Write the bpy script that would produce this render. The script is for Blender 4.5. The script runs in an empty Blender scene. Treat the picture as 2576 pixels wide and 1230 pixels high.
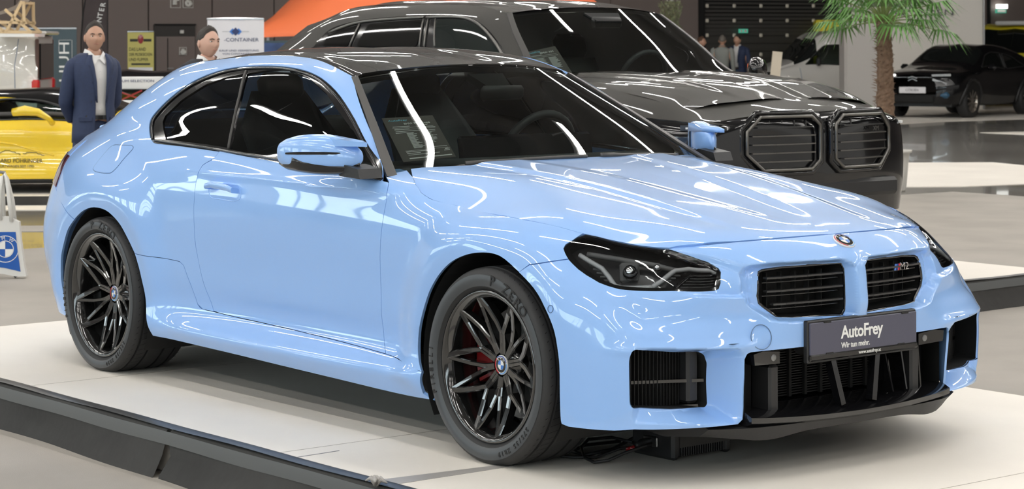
import bpy, bmesh, math, random
import numpy as np
from mathutils import Vector, Matrix
from mathutils.geometry import delaunay_2d_cdt
random.seed(7)
RNG = np.random.RandomState(5)
S = bpy.context.scene
COL = S.collection
PI = math.pi
R = math.radians
# ------------------------------------------------------------------ camera
CAM = np.array([5.8816, -5.497, 1.432])
YAW = R(141.5002); ROLL = 0.0035; FPX = 5529.6; CYP = 102.9; CXP = 1288.0
cf = np.array([math.cos(YAW), math.sin(YAW), 0.0]); cr = np.cross(cf, [0, 0, 1.0]); cd = np.cross(cf, cr)
_c, _s = math.cos(ROLL), math.sin(ROLL)
VM = np.array([_c * cr + _s * cd, -_s * cr + _c * cd, cf])
def pix(P):
    q = (np.atleast_2d(P) - CAM) @ VM.T
    return np.stack([CXP + FPX * q[:, 0] / q[:, 2], CYP + FPX * q[:, 1] / q[:, 2]], 1)
def ray(u, v): return VM.T @ np.array([(u - CXP) / FPX, (v - CYP) / FPX, 1.0])
def onz(u, v, z=0.0): d = ray(u, v); return CAM + d * (z - CAM[2]) / d[2]
def ony(u, v, y): d = ray(u, v); return CAM + d * (y - CAM[1]) / d[1]
def onx(u, v, x): d = ray(u, v); return CAM + d * (x - CAM[0]) / d[0]
def atd(u, v, dep): return CAM + ray(u, v) * dep
cam = bpy.data.cameras.new('camera'); camo = bpy.data.objects.new('camera', cam); COL.objects.link(camo)
cam.sensor_width = 36; cam.lens = FPX / 2576 * 36; cam.shift_y = -(615 - CYP) / 2576
cam.clip_start = 0.1; cam.clip_end = 300
rm = Matrix([list(VM[0]), list(-VM[1]), list(-VM[2])]).transposed()
camo.matrix_world = Matrix.Translation(Vector(CAM)) @ rm.to_4x4()
cam.dof.use_dof = True; cam.dof.focus_distance = 8.2; cam.dof.aperture_fstop = 10.0
S.camera = camo
# ------------------------------------------------------------------ world, exposure
S.view_settings.view_transform = 'Standard'; S.view_settings.look = 'None'
S.view_settings.exposure = 0.55; S.view_settings.gamma = 1.0
S.view_settings.use_curve_mapping = False
W = bpy.data.worlds.new('hall_air'); S.world = W; W.use_nodes = True
W.node_tree.nodes['Background'].inputs[0].default_value = (1.0, 0.97, 0.92, 1)
W.node_tree.nodes['Background'].inputs[1].default_value = 0.42
try:
    S.cycles.use_denoising = True; S.cycles.max_bounces = 8; S.cycles.glossy_bounces = 5
    S.cycles.transmission_bounces = 6; S.cycles.transparent_max_bounces = 12; S.cycles.sample_clamp_indirect = 4
    S.cycles.caustics_reflective = False; S.cycles.caustics_refractive = False
except Exception: pass
# ------------------------------------------------------------------ materials
def mat(name, col, rough=0.5, metal=0.0, coat=0.0, emit=None, es=0.0, trans=0.0, ior=1.5, bump=None, noise=None, spec=None, coat_rough=0.02):
    m = bpy.data.materials.new(name); m.use_nodes = True
    nt = m.node_tree; b = nt.nodes['Principled BSDF']
    c = tuple(col) + (1,) if len(col) == 3 else col
    b.inputs['Base Color'].default_value = c
    b.inputs['Roughness'].default_value = rough; b.inputs['Metallic'].default_value = metal
    b.inputs['Coat Weight'].default_value = coat; b.inputs['Coat Roughness'].default_value = coat_rough
    b.inputs['IOR'].default_value = ior
    if spec is not None: b.inputs['Specular IOR Level'].default_value = spec
    b.inputs['Transmission Weight'].default_value = trans
    if emit: b.inputs['Emission Color'].default_value = tuple(emit) + (1,); b.inputs['Emission Strength'].default_value = es
    tc = nt.nodes.new('ShaderNodeTexCoord')
    if noise:  # (scale, amount)
        n = nt.nodes.new('ShaderNodeTexNoise'); n.inputs['Scale'].default_value = noise[0]; n.inputs['Detail'].default_value = 6
        nt.links.new(tc.outputs['Object'], n.inputs['Vector'])
        mx = nt.nodes.new('ShaderNodeMix'); mx.data_type = 'RGBA'
        a = noise[1]
        mx.inputs[6].default_value = tuple(x * (1 - a) for x in c[:3]) + (1,)
        mx.inputs[7].default_value = tuple(min(1, x * (1 + a)) for x in c[:3]) + (1,)
        nt.links.new(n.outputs['Fac'], mx.inputs[0]); nt.links.new(mx.outputs[2], b.inputs['Base Color'])
    if bump:  # (scale, strength)
        n = nt.nodes.new('ShaderNodeTexNoise'); n.inputs['Scale'].default_value = bump[0]; n.inputs['Detail'].default_value = 4
        nt.links.new(tc.outputs['Object'], n.inputs['Vector'])
        bp = nt.nodes.new('ShaderNodeBump'); bp.inputs['Strength'].default_value = bump[1]; bp.inputs['Distance'].default_value = 0.01
        nt.links.new(n.outputs['Fac'], bp.inputs['Height']); nt.links.new(bp.outputs['Normal'], b.inputs['Normal'])
    return m
def glassmat(name, tint, rough=0.0, refl=0.08, body=0.0, bodycol=(0.01, 0.01, 0.01)):
    m = bpy.data.materials.new(name); m.use_nodes = True; nt = m.node_tree
    for n in list(nt.nodes): nt.nodes.remove(n)
    o = nt.nodes.new('ShaderNodeOutputMaterial'); t = nt.nodes.new('ShaderNodeBsdfTransparent'); t.inputs[0].default_value = tuple(tint) + (1,)
    g = nt.nodes.new('ShaderNodeBsdfGlossy'); g.inputs[1].default_value = rough
    fr = nt.nodes.new('ShaderNodeFresnel'); fr.inputs[0].default_value = 1.55
    mx = nt.nodes.new('ShaderNodeMixShader'); nt.links.new(fr.outputs[0], mx.inputs[0])
    nt.links.new(t.outputs[0], mx.inputs[1]); nt.links.new(g.outputs[0], mx.inputs[2]); nt.links.new(mx.outputs[0], o.inputs[0])
    return m
M = {}
M['blue'] = mat('light_blue_paint', (0.29, 0.51, 0.93), 0.38, coat=1.0)
M['gap'] = mat('panel_edge_shade', (0.10, 0.17, 0.30), 0.6)
M['gloss'] = mat('gloss_black_plastic', (0.006, 0.006, 0.007), 0.12, coat=0.6)
M['satin'] = mat('satin_black_plastic', (0.018, 0.018, 0.019), 0.45)
M['matte'] = mat('matte_black', (0.006, 0.006, 0.006), 0.8)
M['trimgrey'] = mat('dark_grey_trim', (0.045, 0.042, 0.04), 0.45)
M['carbon'] = mat('carbon_roof', (0.010, 0.009, 0.008), 0.5, coat=1.0, spec=.2)
M['rubber'] = mat('tyre_rubber', (0.022, 0.022, 0.023), 0.62, bump=(60, 0.05))
M['rubber2'] = mat('tyre_sidewall', (0.055, 0.060, 0.066), 0.40)
M['rubbermark'] = mat('tyre_lettering', (0.012, 0.012, 0.013), 0.35)
M['rim'] = mat('gloss_black_alloy', (0.008, 0.008, 0.008), 0.13, metal=0.0, coat=1.0, spec=0.8)
M['chrome'] = mat('chrome', (0.75, 0.75, 0.76), 0.12, metal=1.0)
M['steel'] = mat('brushed_steel', (0.30, 0.30, 0.30), 0.35, metal=1.0)
M['red'] = mat('red_caliper', (0.30, 0.012, 0.015), 0.3, coat=0.5)
M['white'] = mat('white_paint', (0.8, 0.8, 0.79), 0.35, coat=0.6)
M['whiteprint'] = mat('white_print', (0.85, 0.85, 0.83), 0.6)
M['badgeblue'] = mat('badge_blue', (0.05, 0.2, 0.6), 0.3, coat=0.5)
M['glass'] = glassmat('windscreen_glass', (0.76, 0.85, 0.83))
M['tint'] = glassmat('tinted_glass', (0.10, 0.11, 0.11))
M['sideglass'] = glassmat('side_glass', (0.60, 0.70, 0.68))
M['lens'] = glassmat('lamp_lens', (0.85, 0.87, 0.88))
M['leather'] = mat('black_leather', (0.035, 0.036, 0.038), 0.5)
M['cabin'] = mat('cabin_plastic', (0.06, 0.063, 0.065), 0.6)
M['plate'] = mat('sign_blue_grey', (0.075, 0.075, 0.11), 0.45)
# ------------------------------------------------------------------ object helpers
def link(o, parent=None):
    COL.objects.link(o)
    if parent is not None: o.parent = parent
    return o
def mesh(name, V, F, m, parent=None, smooth=False, loc=None):
    me = bpy.data.meshes.new(name); me.from_pydata([tuple(map(float, v)) for v in V], [], [tuple(int(i) for i in f) for f in F])
    if isinstance(m, (list, tuple)):
        for q in m: me.materials.append(q)
    elif m: me.materials.append(m)
    if smooth: me.polygons.foreach_set('use_smooth', [True] * len(me.polygons))
    me.update(); o = bpy.data.objects.new(name, me); link(o, parent)
    if loc is not None: o.location = loc
    return o
def thing(name, label, cat, loc=(0, 0, 0), rz=0, group=None):
    o = bpy.data.objects.new(name, None); COL.objects.link(o); o.location = loc; o.rotation_euler = (0, 0, rz)
    o.empty_display_size = 0.2
    return tag(o, label, cat, group)
def tag(o, label, cat, group=None):
    o['label'] = label; o['category'] = cat
    if group: o['group'] = group
    return o
def struct(o): o['kind'] = 'structure'; return o
class MB:
    """collects simple solids, links them as one mesh"""
    def __init__(s): s.V = []; s.F = []
    def add(s, V, F):
        n = len(s.V); s.V += [tuple(v) for v in V]; s.F += [tuple(i + n for i in f) for f in F]; return s
    def box(s, c, d, rot=None, bevel=0.0):
        hx, hy, hz = d[0] / 2, d[1] / 2, d[2] / 2
        if bevel > 0:
            b = min(bevel, hx * .9, hy * .9, hz * .9); P = []
            for sx in (-1, 1):
                for sy in (-1, 1):
                    for sz in (-1, 1):
                        P.append((sx * (hx - b), sy * (hy - b), sz * hz)); P.append((sx * (hx - b), sy * hy, sz * (hz - b))); P.append((sx * hx, sy * (hy - b), sz * (hz - b)))
            bm = bmesh.new()
            for p in P: bm.verts.new(p)
            bmesh.ops.convex_hull(bm, input=bm.verts)
            bmesh.ops.dissolve_limit(bm, angle_limit=0.01, verts=bm.verts, edges=bm.edges)
            bm.verts.index_update(); V = [v.co.copy() for v in bm.verts]; F = [[v.index for v in f.verts] for f in bm.faces]; bm.free()
        else:
            V = [Vector((x, y, z)) for x in (-hx, hx) for y in (-hy, hy) for z in (-hz, hz)]
            F = [(0, 1, 3, 2), (4, 6, 7, 5), (0, 4, 5, 1), (2, 3, 7, 6), (0, 2, 6, 4), (1, 5, 7, 3)]
        if rot is not None: V = [rot @ Vector(v) for v in V]
        return s.add([(v[0] + c[0], v[1] + c[1], v[2] + c[2]) for v in V], F)
    def tube(s, pts, r, n=8, cap=True, closed=False):
        pts = [Vector(p) for p in pts]; N = len(pts); rr = r if isinstance(r, (list, tuple)) else [r] * N
        base = len(s.V); up = None
        for i, p in enumerate(pts):
            if closed: t = (pts[(i + 1) % N] - pts[i - 1])
            else: t = (pts[min(i + 1, N - 1)] - pts[max(i - 1, 0)])
            if t.length < 1e-9: t = Vector((0, 0, 1))
            t.normalize()
            if up is None: up = Vector((0, 0, 1)) if abs(t.z) < 0.9 else Vector((1, 0, 0))
            a = t.cross(up)
            if a.length < 1e-6: a = t.cross(Vector((1, 0, 0)))
            a.normalize(); b = a.cross(t).normalized(); up = b
            for k in range(n):
                an = 2 * PI * k / n
                q = p + a * (math.cos(an) * rr[i]) + b * (math.sin(an) * rr[i]); s.V.append(tuple(q))
        for i in range(N if closed else N - 1):
            j = (i + 1) % N
            for k in range(n):
                k2 = (k + 1) % n
                s.F.append((base + i * n + k, base + i * n + k2, base + j * n + k2, base + j * n + k))
        if cap and not closed:
            s.F.append(tuple(base + k for k in range(n))[::-1]); s.F.append(tuple(base + (N - 1) * n + k for k in range(n)))
        return s
    def lathe(s, prof, n=32, axis='z', c=(0, 0, 0), a0=0, a1=2 * PI):
        """prof: list of (r, h)"""
        base = len(s.V); full = abs(a1 - a0 - 2 * PI) < 1e-6; m = n if full else n + 1
        for i in range(m):
            an = a0 + (a1 - a0) * i / n; ca, sa = math.cos(an), math.sin(an)
            for r, h in prof:
                if axis == 'z': v = (r * ca, r * sa, h)
                elif axis == 'y': v = (r * ca, h, r * sa)
                else: v = (h, r * ca, r * sa)
                s.V.append((v[0] + c[0], v[1] + c[1], v[2] + c[2]))
        L = len(prof)
        for i in range(n):
            j = (i + 1) % m
            for k in range(L - 1):
                s.F.append((base + i * L + k, base + j * L + k, base + j * L + k + 1, base + i * L + k + 1))
        return s
    def prism(s, poly, h0, h1, fn=None):
        """poly 2D (a,b), extruded along third axis; fn maps (a,b,h)->xyz"""
        fn = fn or (lambda a, b, h: (a, b, h)); n = len(poly); base = len(s.V)
        for h in (h0, h1):
            for a, b in poly: s.V.append(tuple(fn(a, b, h)))
        s.F.append(tuple(base + i for i in range(n))[::-1]); s.F.append(tuple(base + n + i for i in range(n)))
        for i in range(n):
            j = (i + 1) % n; s.F.append((base + i, base + j, base + n + j, base + n + i))
        return s
    def obj(s, name, m, parent=None, smooth=False, loc=None, angle=None):
        o = mesh(name, s.V, s.F, m, parent, smooth or angle is not None, loc)
        if angle is not None:
            me = o.data; bm = bmesh.new(); bm.from_mesh(me); bmesh.ops.recalc_face_normals(bm, faces=bm.faces)
            for e in bm.edges:
                if len(e.link_faces) == 2 and e.calc_face_angle(0) > angle: e.smooth = False
            bm.to_mesh(me); bm.free()
        return o
def copy_tree(o, parent=None):
    c = o.copy(); COL.objects.link(c); c.parent = parent
    for ch in list(o.children): copy_tree(ch, c)
    return c
def text(name, body, size, m, parent, mw, align='CENTER', ext=0.0008, font_scale=(1, 1), spacing=1.0, offset=0.0):
    cu = bpy.data.curves.new(name, 'FONT'); cu.body = body; cu.size = size; cu.align_x = align; cu.align_y = 'CENTER'
    cu.extrude = ext; cu.space_character = spacing; cu.offset = offset; cu.resolution_u = 3
    o = bpy.data.objects.new(name, cu); COL.objects.link(o)
    dg = bpy.context.evaluated_depsgraph_get(); me = bpy.data.meshes.new_from_object(o.evaluated_get(dg))
    bpy.data.objects.remove(o); me.name = name; me.materials.clear(); me.materials.append(m)
    o = bpy.data.objects.new(name, me); link(o, parent)
    o.matrix_local = mw @ Matrix.Diagonal((font_scale[0], font_scale[1], 1, 1))
    return o
def frame3(origin, xa, ya):
    xa = Vector(xa).normalized(); ya = Vector(ya); za = xa.cross(ya).normalized(); ya = za.cross(xa)
    m = Matrix([list(xa), list(ya), list(za)]).transposed().to_4x4(); m.translation = Vector(origin); return m
# ------------------------------------------------------------------ spline surface machinery
def nbasis(t):
    t = np.asarray(t, float); n = len(t); h = np.diff(t)
    A = np.zeros((n, n)); Rr = np.zeros((n, n)); A[0, 0] = A[-1, -1] = 1
    for i in range(1, n - 1):
        A[i, i - 1] = h[i - 1]; A[i, i] = 2 * (h[i - 1] + h[i]); A[i, i + 1] = h[i]
        Rr[i, i - 1] = 6 / h[i - 1]; Rr[i, i] = -6 / h[i - 1] - 6 / h[i]; Rr[i, i + 1] = 6 / h[i]
    K = np.linalg.solve(A, Rr); I = np.eye(n)
    def f(q):
        q = np.clip(np.asarray(q, float), t[0] - .2, t[-1] + .2); i = np.clip(np.searchsorted(t, q) - 1, 0, n - 2)
        hh = h[i]; a = (t[i + 1] - q) / hh; b = 1 - a
        ca = ((a ** 3 - a) * hh * hh / 6)[:, None]; cb = ((b ** 3 - b) * hh * hh / 6)[:, None]
        return a[:, None] * I[i] + b[:, None] * I[i + 1] + ca * K[i] + cb * K[i + 1]
    return f
class Surf:
    def __init__(s, G, tu=None, tv=None, disp=None, side=-1):
        s.G = np.array(G, float)   # (ncol,nrow,3) as x,s,z
        if tu is None:
            d = np.linalg.norm(np.diff(s.G, axis=0), axis=2).mean(1); tu = np.concatenate([[0], np.cumsum(d)])
        if tv is None:
            d = np.linalg.norm(np.diff(s.G, axis=1), axis=2).mean(0); tv = np.concatenate([[0], np.cumsum(d)])
        s.tu, s.tv = np.array(tu), np.array(tv); s.bu, s.bv = nbasis(tu), nbasis(tv); s.disp = disp
        s.side = side; s.T = None
        s.pg = None
    def base(s, u, v):
        n, m = s.G.shape[:2]; return ((s.bu(np.atleast_1d(u)) @ s.G.reshape(n, -1)).reshape(-1, m, 3) * s.bv(np.atleast_1d(v))[:, :, None]).sum(1)
    def bnorm(s, u, v, e=1e-3):
        a = s.base(u + e, v) - s.base(u - e, v); b = s.base(u, v + e) - s.base(u, v - e)
        n = np.cross(a, b); return n / (np.linalg.norm(n, axis=1)[:, None] + 1e-12)
    def ev(s, u, v):
        u = np.asarray(u, float); v = np.asarray(v, float); P = s.base(u, v)
        if s.disp is not None:
            d = s.disp(P, s.bnorm(u, v) * s.osign()); P = P + d
        P = P.copy(); P[:, 1] *= s.side; return P
    def osign(s):
        if not hasattr(s, '_os'):
            s._os = 1.0
            u = np.array([s.tu[len(s.tu) // 2]]); v = np.array([s.tv[len(s.tv) // 2]])
            n = s.bnorm(u, v)[0]; p = s.base(u, v)[0]
            ref = np.array([p[0] + 1.3, p[1], p[2] - .5]); s._os = 1.0 if n @ ref > 0 else -1.0
        return s._os
    def norm(s, u, v, e=8e-4):
        u = np.asarray(u, float); v = np.asarray(v, float)
        a = s.ev(u + e, v) - s.ev(u - e, v); b = s.ev(u, v + e) - s.ev(u, v - e); n = np.cross(a, b)
        n /= np.linalg.norm(n, axis=1)[:, None] + 1e-12
        return n * (-s.osign() if s.side < 0 else s.osign())
    def tw(s, P, w=1):
        if s.T is None: return P
        return P @ s.T[:3, :3].T + s.T[:3, 3] * w
    def xz(s, pts, u0=None, u1=None):
        """(x, z) in car coordinates -> surface parameters"""
        U, Vv = np.meshgrid(np.linspace(u0 if u0 is not None else s.tu[0], u1 if u1 is not None else s.tu[-1], 300), np.linspace(s.tv[0], s.tv[-1], 120), indexing='ij'); U = U.ravel(); Vv = Vv.ravel()
        P = s.ev(U, Vv); o = []
        for x, z in pts:
            i = int(np.argmin((P[:, 0] - x) ** 2 + (P[:, 2] - z) ** 2)); o.append((U[i], Vv[i]))
        return np.array(o)
    def inv(s, pts, ur=None, vr=None):
        """photo pixels -> surface parameters (nearest point facing the camera)"""
        ur = ur or (s.tu[0], s.tu[-1]); vr = vr or (s.tv[0], s.tv[-1])
        if s.pg is None:
            U, Vv = np.meshgrid(np.linspace(*ur, 220), np.linspace(*vr, 80), indexing='ij'); U = U.ravel(); Vv = Vv.ravel()
            P = s.ev(U, Vv); N = s.norm(U, Vv); P, N = s.tw(P), s.tw(N, 0); s.pg = (U, Vv, ((CAM - P) * N).sum(1) > 0, pix(P))
        U, Vv, fac, q = s.pg
        out = []
        for p in pts:
            d = ((q - p) ** 2).sum(1) + np.where(fac, 0, 1e7); i = int(np.argmin(d)); u, v = U[i], Vv[i]
            for _ in range(8):
                e = 1e-3; A = pix(s.tw(s.ev(np.array([u, u + e, u]), np.array([v, v, v + e]))))
                J = np.stack([(A[1] - A[0]) / e, (A[2] - A[0]) / e], 1)
                try: st = np.linalg.solve(J, np.array(p) - A[0])
                except Exception: break
                st = np.clip(st, -.03, .03); u = min(max(u + st[0], ur[0]), ur[1]); v = min(max(v + st[1], vr[0]), vr[1])
                if abs(st).max() < 1e-5: break
            out.append((u, v))
        return np.array(out)
def inpoly(P, poly):
    x, y = P[:, 0], P[:, 1]; c = np.zeros(len(P), bool); n = len(poly); j = n - 1
    for i in range(n):
        xi, yi = poly[i]; xj, yj = poly[j]
        m = ((yi > y) != (yj > y)) & (x < (xj - xi) * (y - yi) / ((yj - yi) + 1e-15) + xi); c ^= m; j = i
    return c
def dseg(P, poly, closed=True):
    A = np.asarray(poly, float); B = np.roll(A, -1, 0)
    if not closed: A, B = A[:-1], B[:-1]
    best = np.full(len(P), 1e9)
    for a, b in zip(A, B):
        ab = b - a; t = np.clip(((P - a) @ ab) / (ab @ ab + 1e-15), 0, 1); d = np.hypot(*(P - a - t[:, None] * ab).T)
        best = np.minimum(best, d)
    return best
def sdist(P, poly):
    d = dseg(P, poly); return np.where(inpoly(P, poly), -d, d)
def resample(poly, step, closed=True):
    A = np.asarray(poly, float); out = []; n = len(A)
    for i in range(n if closed else n - 1):
        a, b = A[i], A[(i + 1) % n]; k = max(1, int(round(np.linalg.norm(b - a) / step)))
        for j in range(k): out.append(a + (b - a) * j / k)
    if not closed: out.append(A[-1])
    return np.array(out)
def roundpoly(poly, r, n=4):
    """round the corners of a closed 2D polygon"""
    A = [np.array(p, float) for p in poly]; out = []; N = len(A)
    for i in range(N):
        p, a, b = A[i], A[i - 1], A[(i + 1) % N]; da, db = a - p, b - p; la, lb = np.linalg.norm(da), np.linalg.norm(db)
        rr = min(r, la * .45, lb * .45); p0 = p + da / la * rr; p1 = p + db / lb * rr
        for k in range(n + 1):
            t = k / n; out.append((1 - t) ** 2 * p0 + 2 * t * (1 - t) * p + t * t * p1)
    return np.array(out)
def smooth_closed(pts, n=6, closed=True):
    """catmull-rom through points"""
    A = np.array(pts, float); N = len(A); out = []
    for i in range(N if closed else N - 1):
        g = (lambda k: A[k % N]) if closed else (lambda k: A[min(max(k, 0), N - 1)])
        p0, p1, p2, p3 = g(i - 1), g(i), g(i + 1), g(i + 2)
        for k in range(n):
            t = k / n
            out.append(.5 * ((2 * p1) + (-p0 + p2) * t + (2 * p0 - 5 * p1 + 4 * p2 - p3) * t * t + (-p0 + 3 * p1 - 3 * p2 + p3) * t ** 3))
    if not closed: out.append(A[-1])
    return np.array(out)
def inset(poly, d):
    """shrink closed polygon by d (small)"""
    A = np.asarray(poly, float); a = 0.5 * np.sum(A[:, 0] * np.roll(A[:, 1], -1) - np.roll(A[:, 0], -1) * A[:, 1])
    sg = 1 if a > 0 else -1; p, q = np.roll(A, 1, 0), np.roll(A, -1, 0)
    def nn(t): t = t / (np.linalg.norm(t, axis=1)[:, None] + 1e-12); return np.stack([-t[:, 1], t[:, 0]], 1) * sg
    n = nn(A - p) + nn(q - A); n /= np.linalg.norm(n, axis=1)[:, None] + 1e-12
    return A + n * d
def panel(name, surf, outer, m, parent, holes=(), step=0.012, gap=0.0012, flange=0.012, off=0.0, both=False, creases=(), hgap=None, flmat=None):
    """one sheet cut out of a surface along parameter-space polygons, with a folded edge"""
    outer = resample(np.asarray(outer, float), step)
    if gap: outer = inset(outer, gap)
    hs = [resample(np.asarray(h, float), step) for h in holes]
    if hgap: hs = [inset(h, -hgap) for h in hs]
    lo, hi = outer.min(0), outer.max(0)
    gu = np.arange(lo[0], hi[0], step); gv = np.arange(lo[1], hi[1], step * .87)
    GU, GV = np.meshgrid(gu, gv, indexing='ij'); GU = GU + (np.arange(len(gv)) % 2)[None, :] * step * .5
    g = np.stack([GU.ravel(), GV.ravel()], 1); keep = inpoly(g, outer) & (dseg(g, outer) > step * .45)
    g = g[keep]
    for h in hs:
        k = ~inpoly(g, h) & (dseg(g, h) > step * .45); g = g[k]
    cs = [resample(np.asarray(c, float), step * .9) for c in creases]
    for c in cs: g = g[dseg(g, c) > step * .4]
    loops = [outer] + hs; vs = []; es = []
    for L in loops:
        n0 = len(vs); vs += [tuple(p) for p in L]; es += [(n0 + i, n0 + (i + 1) % len(L)) for i in range(len(L))]
    for c in cs:
        c = c[inpoly(c, outer) & (dseg(c, outer) > step * .3)]
        n0 = len(vs); vs += [tuple(p) for p in c]; es += [(n0 + i, n0 + i + 1) for i in range(len(c) - 1) if np.hypot(*(c[i + 1] - c[i])) < step * 1.6]
        if len(c) and np.hypot(*(c[0] - c[-1])) < step * 1.6: es.append((n0 + len(c) - 1, n0))
    vs += [tuple(p) for p in g]
    r = delaunay_2d_cdt([Vector(v) for v in vs], es, [], 0, 1e-7)
    V2 = np.array([tuple(v) for v in r[0]]); F = np.array([f for f in r[2] if len(f) == 3], int)
    cen = V2[F].mean(1); k = inpoly(cen, outer)
    for h in hs: k &= ~inpoly(cen, h)
    F = F[k]
    P = surf.ev(V2[:, 0], V2[:, 1]); N = surf.norm(V2[:, 0], V2[:, 1])
    if off: P = P + N * off
    fn = np.cross(P[F[:, 1]] - P[F[:, 0]], P[F[:, 2]] - P[F[:, 0]]); flip = (fn * N[F[:, 0]]).sum(1) < 0
    F[flip] = F[flip][:, ::-1]
    V = list(P); Fs = [tuple(f) for f in F]; nmain = len(Fs)
    if flange:
        for L in loops:
            p = surf.ev(L[:, 0], L[:, 1]); n = surf.norm(L[:, 0], L[:, 1])
            if off: p = p + n * off
            b = len(V); V += list(p); V += list(p - n * flange); k = len(L)
            for i in range(k):
                j = (i + 1) % k; Fs.append((b + i, b + j, b + k + j, b + k + i))
    me = bpy.data.meshes.new(name); me.from_pydata([tuple(map(float, v)) for v in V], [], [tuple(int(i) for i in f) for f in Fs])
    me.materials.append(m)
    if flmat is not None:
        me.materials.append(flmat); mi = np.zeros(len(Fs), int); mi[nmain:] = 1; me.polygons.foreach_set('material_index', mi.tolist())
    sm = np.zeros(len(Fs), bool); sm[:nmain] = True; me.polygons.foreach_set('use_smooth', sm.tolist()); me.update()
    nl = len(me.loops); li = np.zeros(nl, int); me.loops.foreach_get('vertex_index', li)
    ln = np.zeros((nl, 3)); main = np.arange(nl) < nmain * 3; ln[main] = N[np.minimum(li[main], len(N) - 1)]
    me.normals_split_custom_set([tuple(x) for x in ln])
    o = bpy.data.objects.new(name, me); link(o, parent)
    return o
def mirror_y(o, parent=None, name=None):
    me = o.data; n = len(me.vertices); co = np.zeros(n * 3); me.vertices.foreach_get('co', co); co = co.reshape(-1, 3).copy()
    nl = len(me.loops); hasn = me.has_custom_normals
    co[:, 1] *= -1
    F = [tuple(p.vertices)[::-1] for p in me.polygons]
    m2 = bpy.data.meshes.new(name or me.name); m2.from_pydata([tuple(c) for c in co], [], F)
    for q in me.materials: m2.materials.append(q)
    k = len(me.polygons); b = np.zeros(k, bool); me.polygons.foreach_get('use_smooth', b); m2.polygons.foreach_set('use_smooth', b.tolist())
    mi = np.zeros(k, int); me.polygons.foreach_get('material_index', mi); m2.polygons.foreach_set('material_index', mi.tolist()); m2.update()
    if hasn:
        cn = np.zeros(nl * 3); me.corner_normals.foreach_get('vector', cn); cn = cn.reshape(-1, 3).copy(); cn[:, 1] *= -1
        out = []; 
        for p in me.polygons:
            s0, t = p.loop_start, p.loop_total; out += [tuple(cn[s0 + t - 1 - i]) for i in range(t)]
        m2.normals_split_custom_set(out)
    q = bpy.data.objects.new(name or o.name.split('.')[0], m2); link(q, parent if parent is not None else o.parent)
    if o.get('label'): q['label'] = o['label']
    return q
def sstep(a, b, x): t = np.clip((x - a) / (b - a), 0, 1); return t * t * (3 - 2 * t)

# ================================================================== HALL: floor, platforms, walls, ceiling lights
FZ = -0.18
def emis(name, col, st):
    return mat(name, (0, 0, 0), .5, emit=col, es=st)
def mapped_floor(name, c1, c2, rough, scale, det=5, coat=0.0, bump=None):
    m = mat(name, c1, rough, coat=coat); nt = m.node_tree; b = nt.nodes['Principled BSDF']
    tc = nt.nodes.new('ShaderNodeTexCoord'); mp = nt.nodes.new('ShaderNodeMapping'); mp.inputs['Scale'].default_value = scale
    n = nt.nodes.new('ShaderNodeTexNoise'); n.inputs['Scale'].default_value = 1; n.inputs['Detail'].default_value = det
    cr_ = nt.nodes.new('ShaderNodeValToRGB'); cr_.color_ramp.elements[0].position = .35; cr_.color_ramp.elements[1].position = .68
    cr_.color_ramp.elements[0].color = tuple(c1) + (1,); cr_.color_ramp.elements[1].color = tuple(c2) + (1,)
    nt.links.new(tc.outputs['Object'], mp.inputs[0]); nt.links.new(mp.outputs[0], n.inputs['Vector']); nt.links.new(n.outputs[0], cr_.inputs[0]); nt.links.new(cr_.outputs[0], b.inputs['Base Color'])
    if bump:
        n2 = nt.nodes.new('ShaderNodeTexNoise'); n2.inputs['Scale'].default_value = bump[0]; bp = nt.nodes.new('ShaderNodeBump'); bp.inputs['Strength'].default_value = bump[1]; bp.inputs['Distance'].default_value = .01
        nt.links.new(tc.outputs['Object'], n2.inputs['Vector']); nt.links.new(n2.outputs[0], bp.inputs['Height']); nt.links.new(bp.outputs[0], b.inputs['Normal'])
    return m
M['concrete'] = mapped_floor('polished_concrete', (.20, .19, .175), (.27, .26, .24), .16, (.5, .5, 1), coat=.3)
M['greycarpet'] = mapped_floor('grey_carpet', (.33, .305, .27), (.40, .37, .33), .75, (1.3, 1.3, 1), bump=(250, .15))
M['cream'] = mapped_floor('cream_board', (.80, .75, .68), (.90, .85, .77), .6, (.9, .9, 1), bump=(40, .03))
M['skirtcloth'] = mapped_floor('black_skirt_cloth', (.020, .019, .018), (.034, .033, .031), .75, (2, 2, 5), bump=(14, .35))
M['tape'] = mat('silver_tape', (.42, .40, .38), .38)
M['blacktape'] = mat('black_vinyl_tape', (.035, .034, .034), .32)
M['greytape'] = mat('grey_vinyl_edge', (.10, .105, .105), .35)
def slab(name, pts, z0, z1, m, parent=None): return MB().prism([(p[0], p[1]) for p in pts], z0, z1).obj(name, m, parent)
struct(slab('floor', [(-90, -60), (40, -60), (40, 90), (-90, 90)], FZ - .2, FZ, M['concrete']))
def fp(px, z=FZ): return [tuple(onz(u, v, z)[:2]) for u, v in px]
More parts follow.
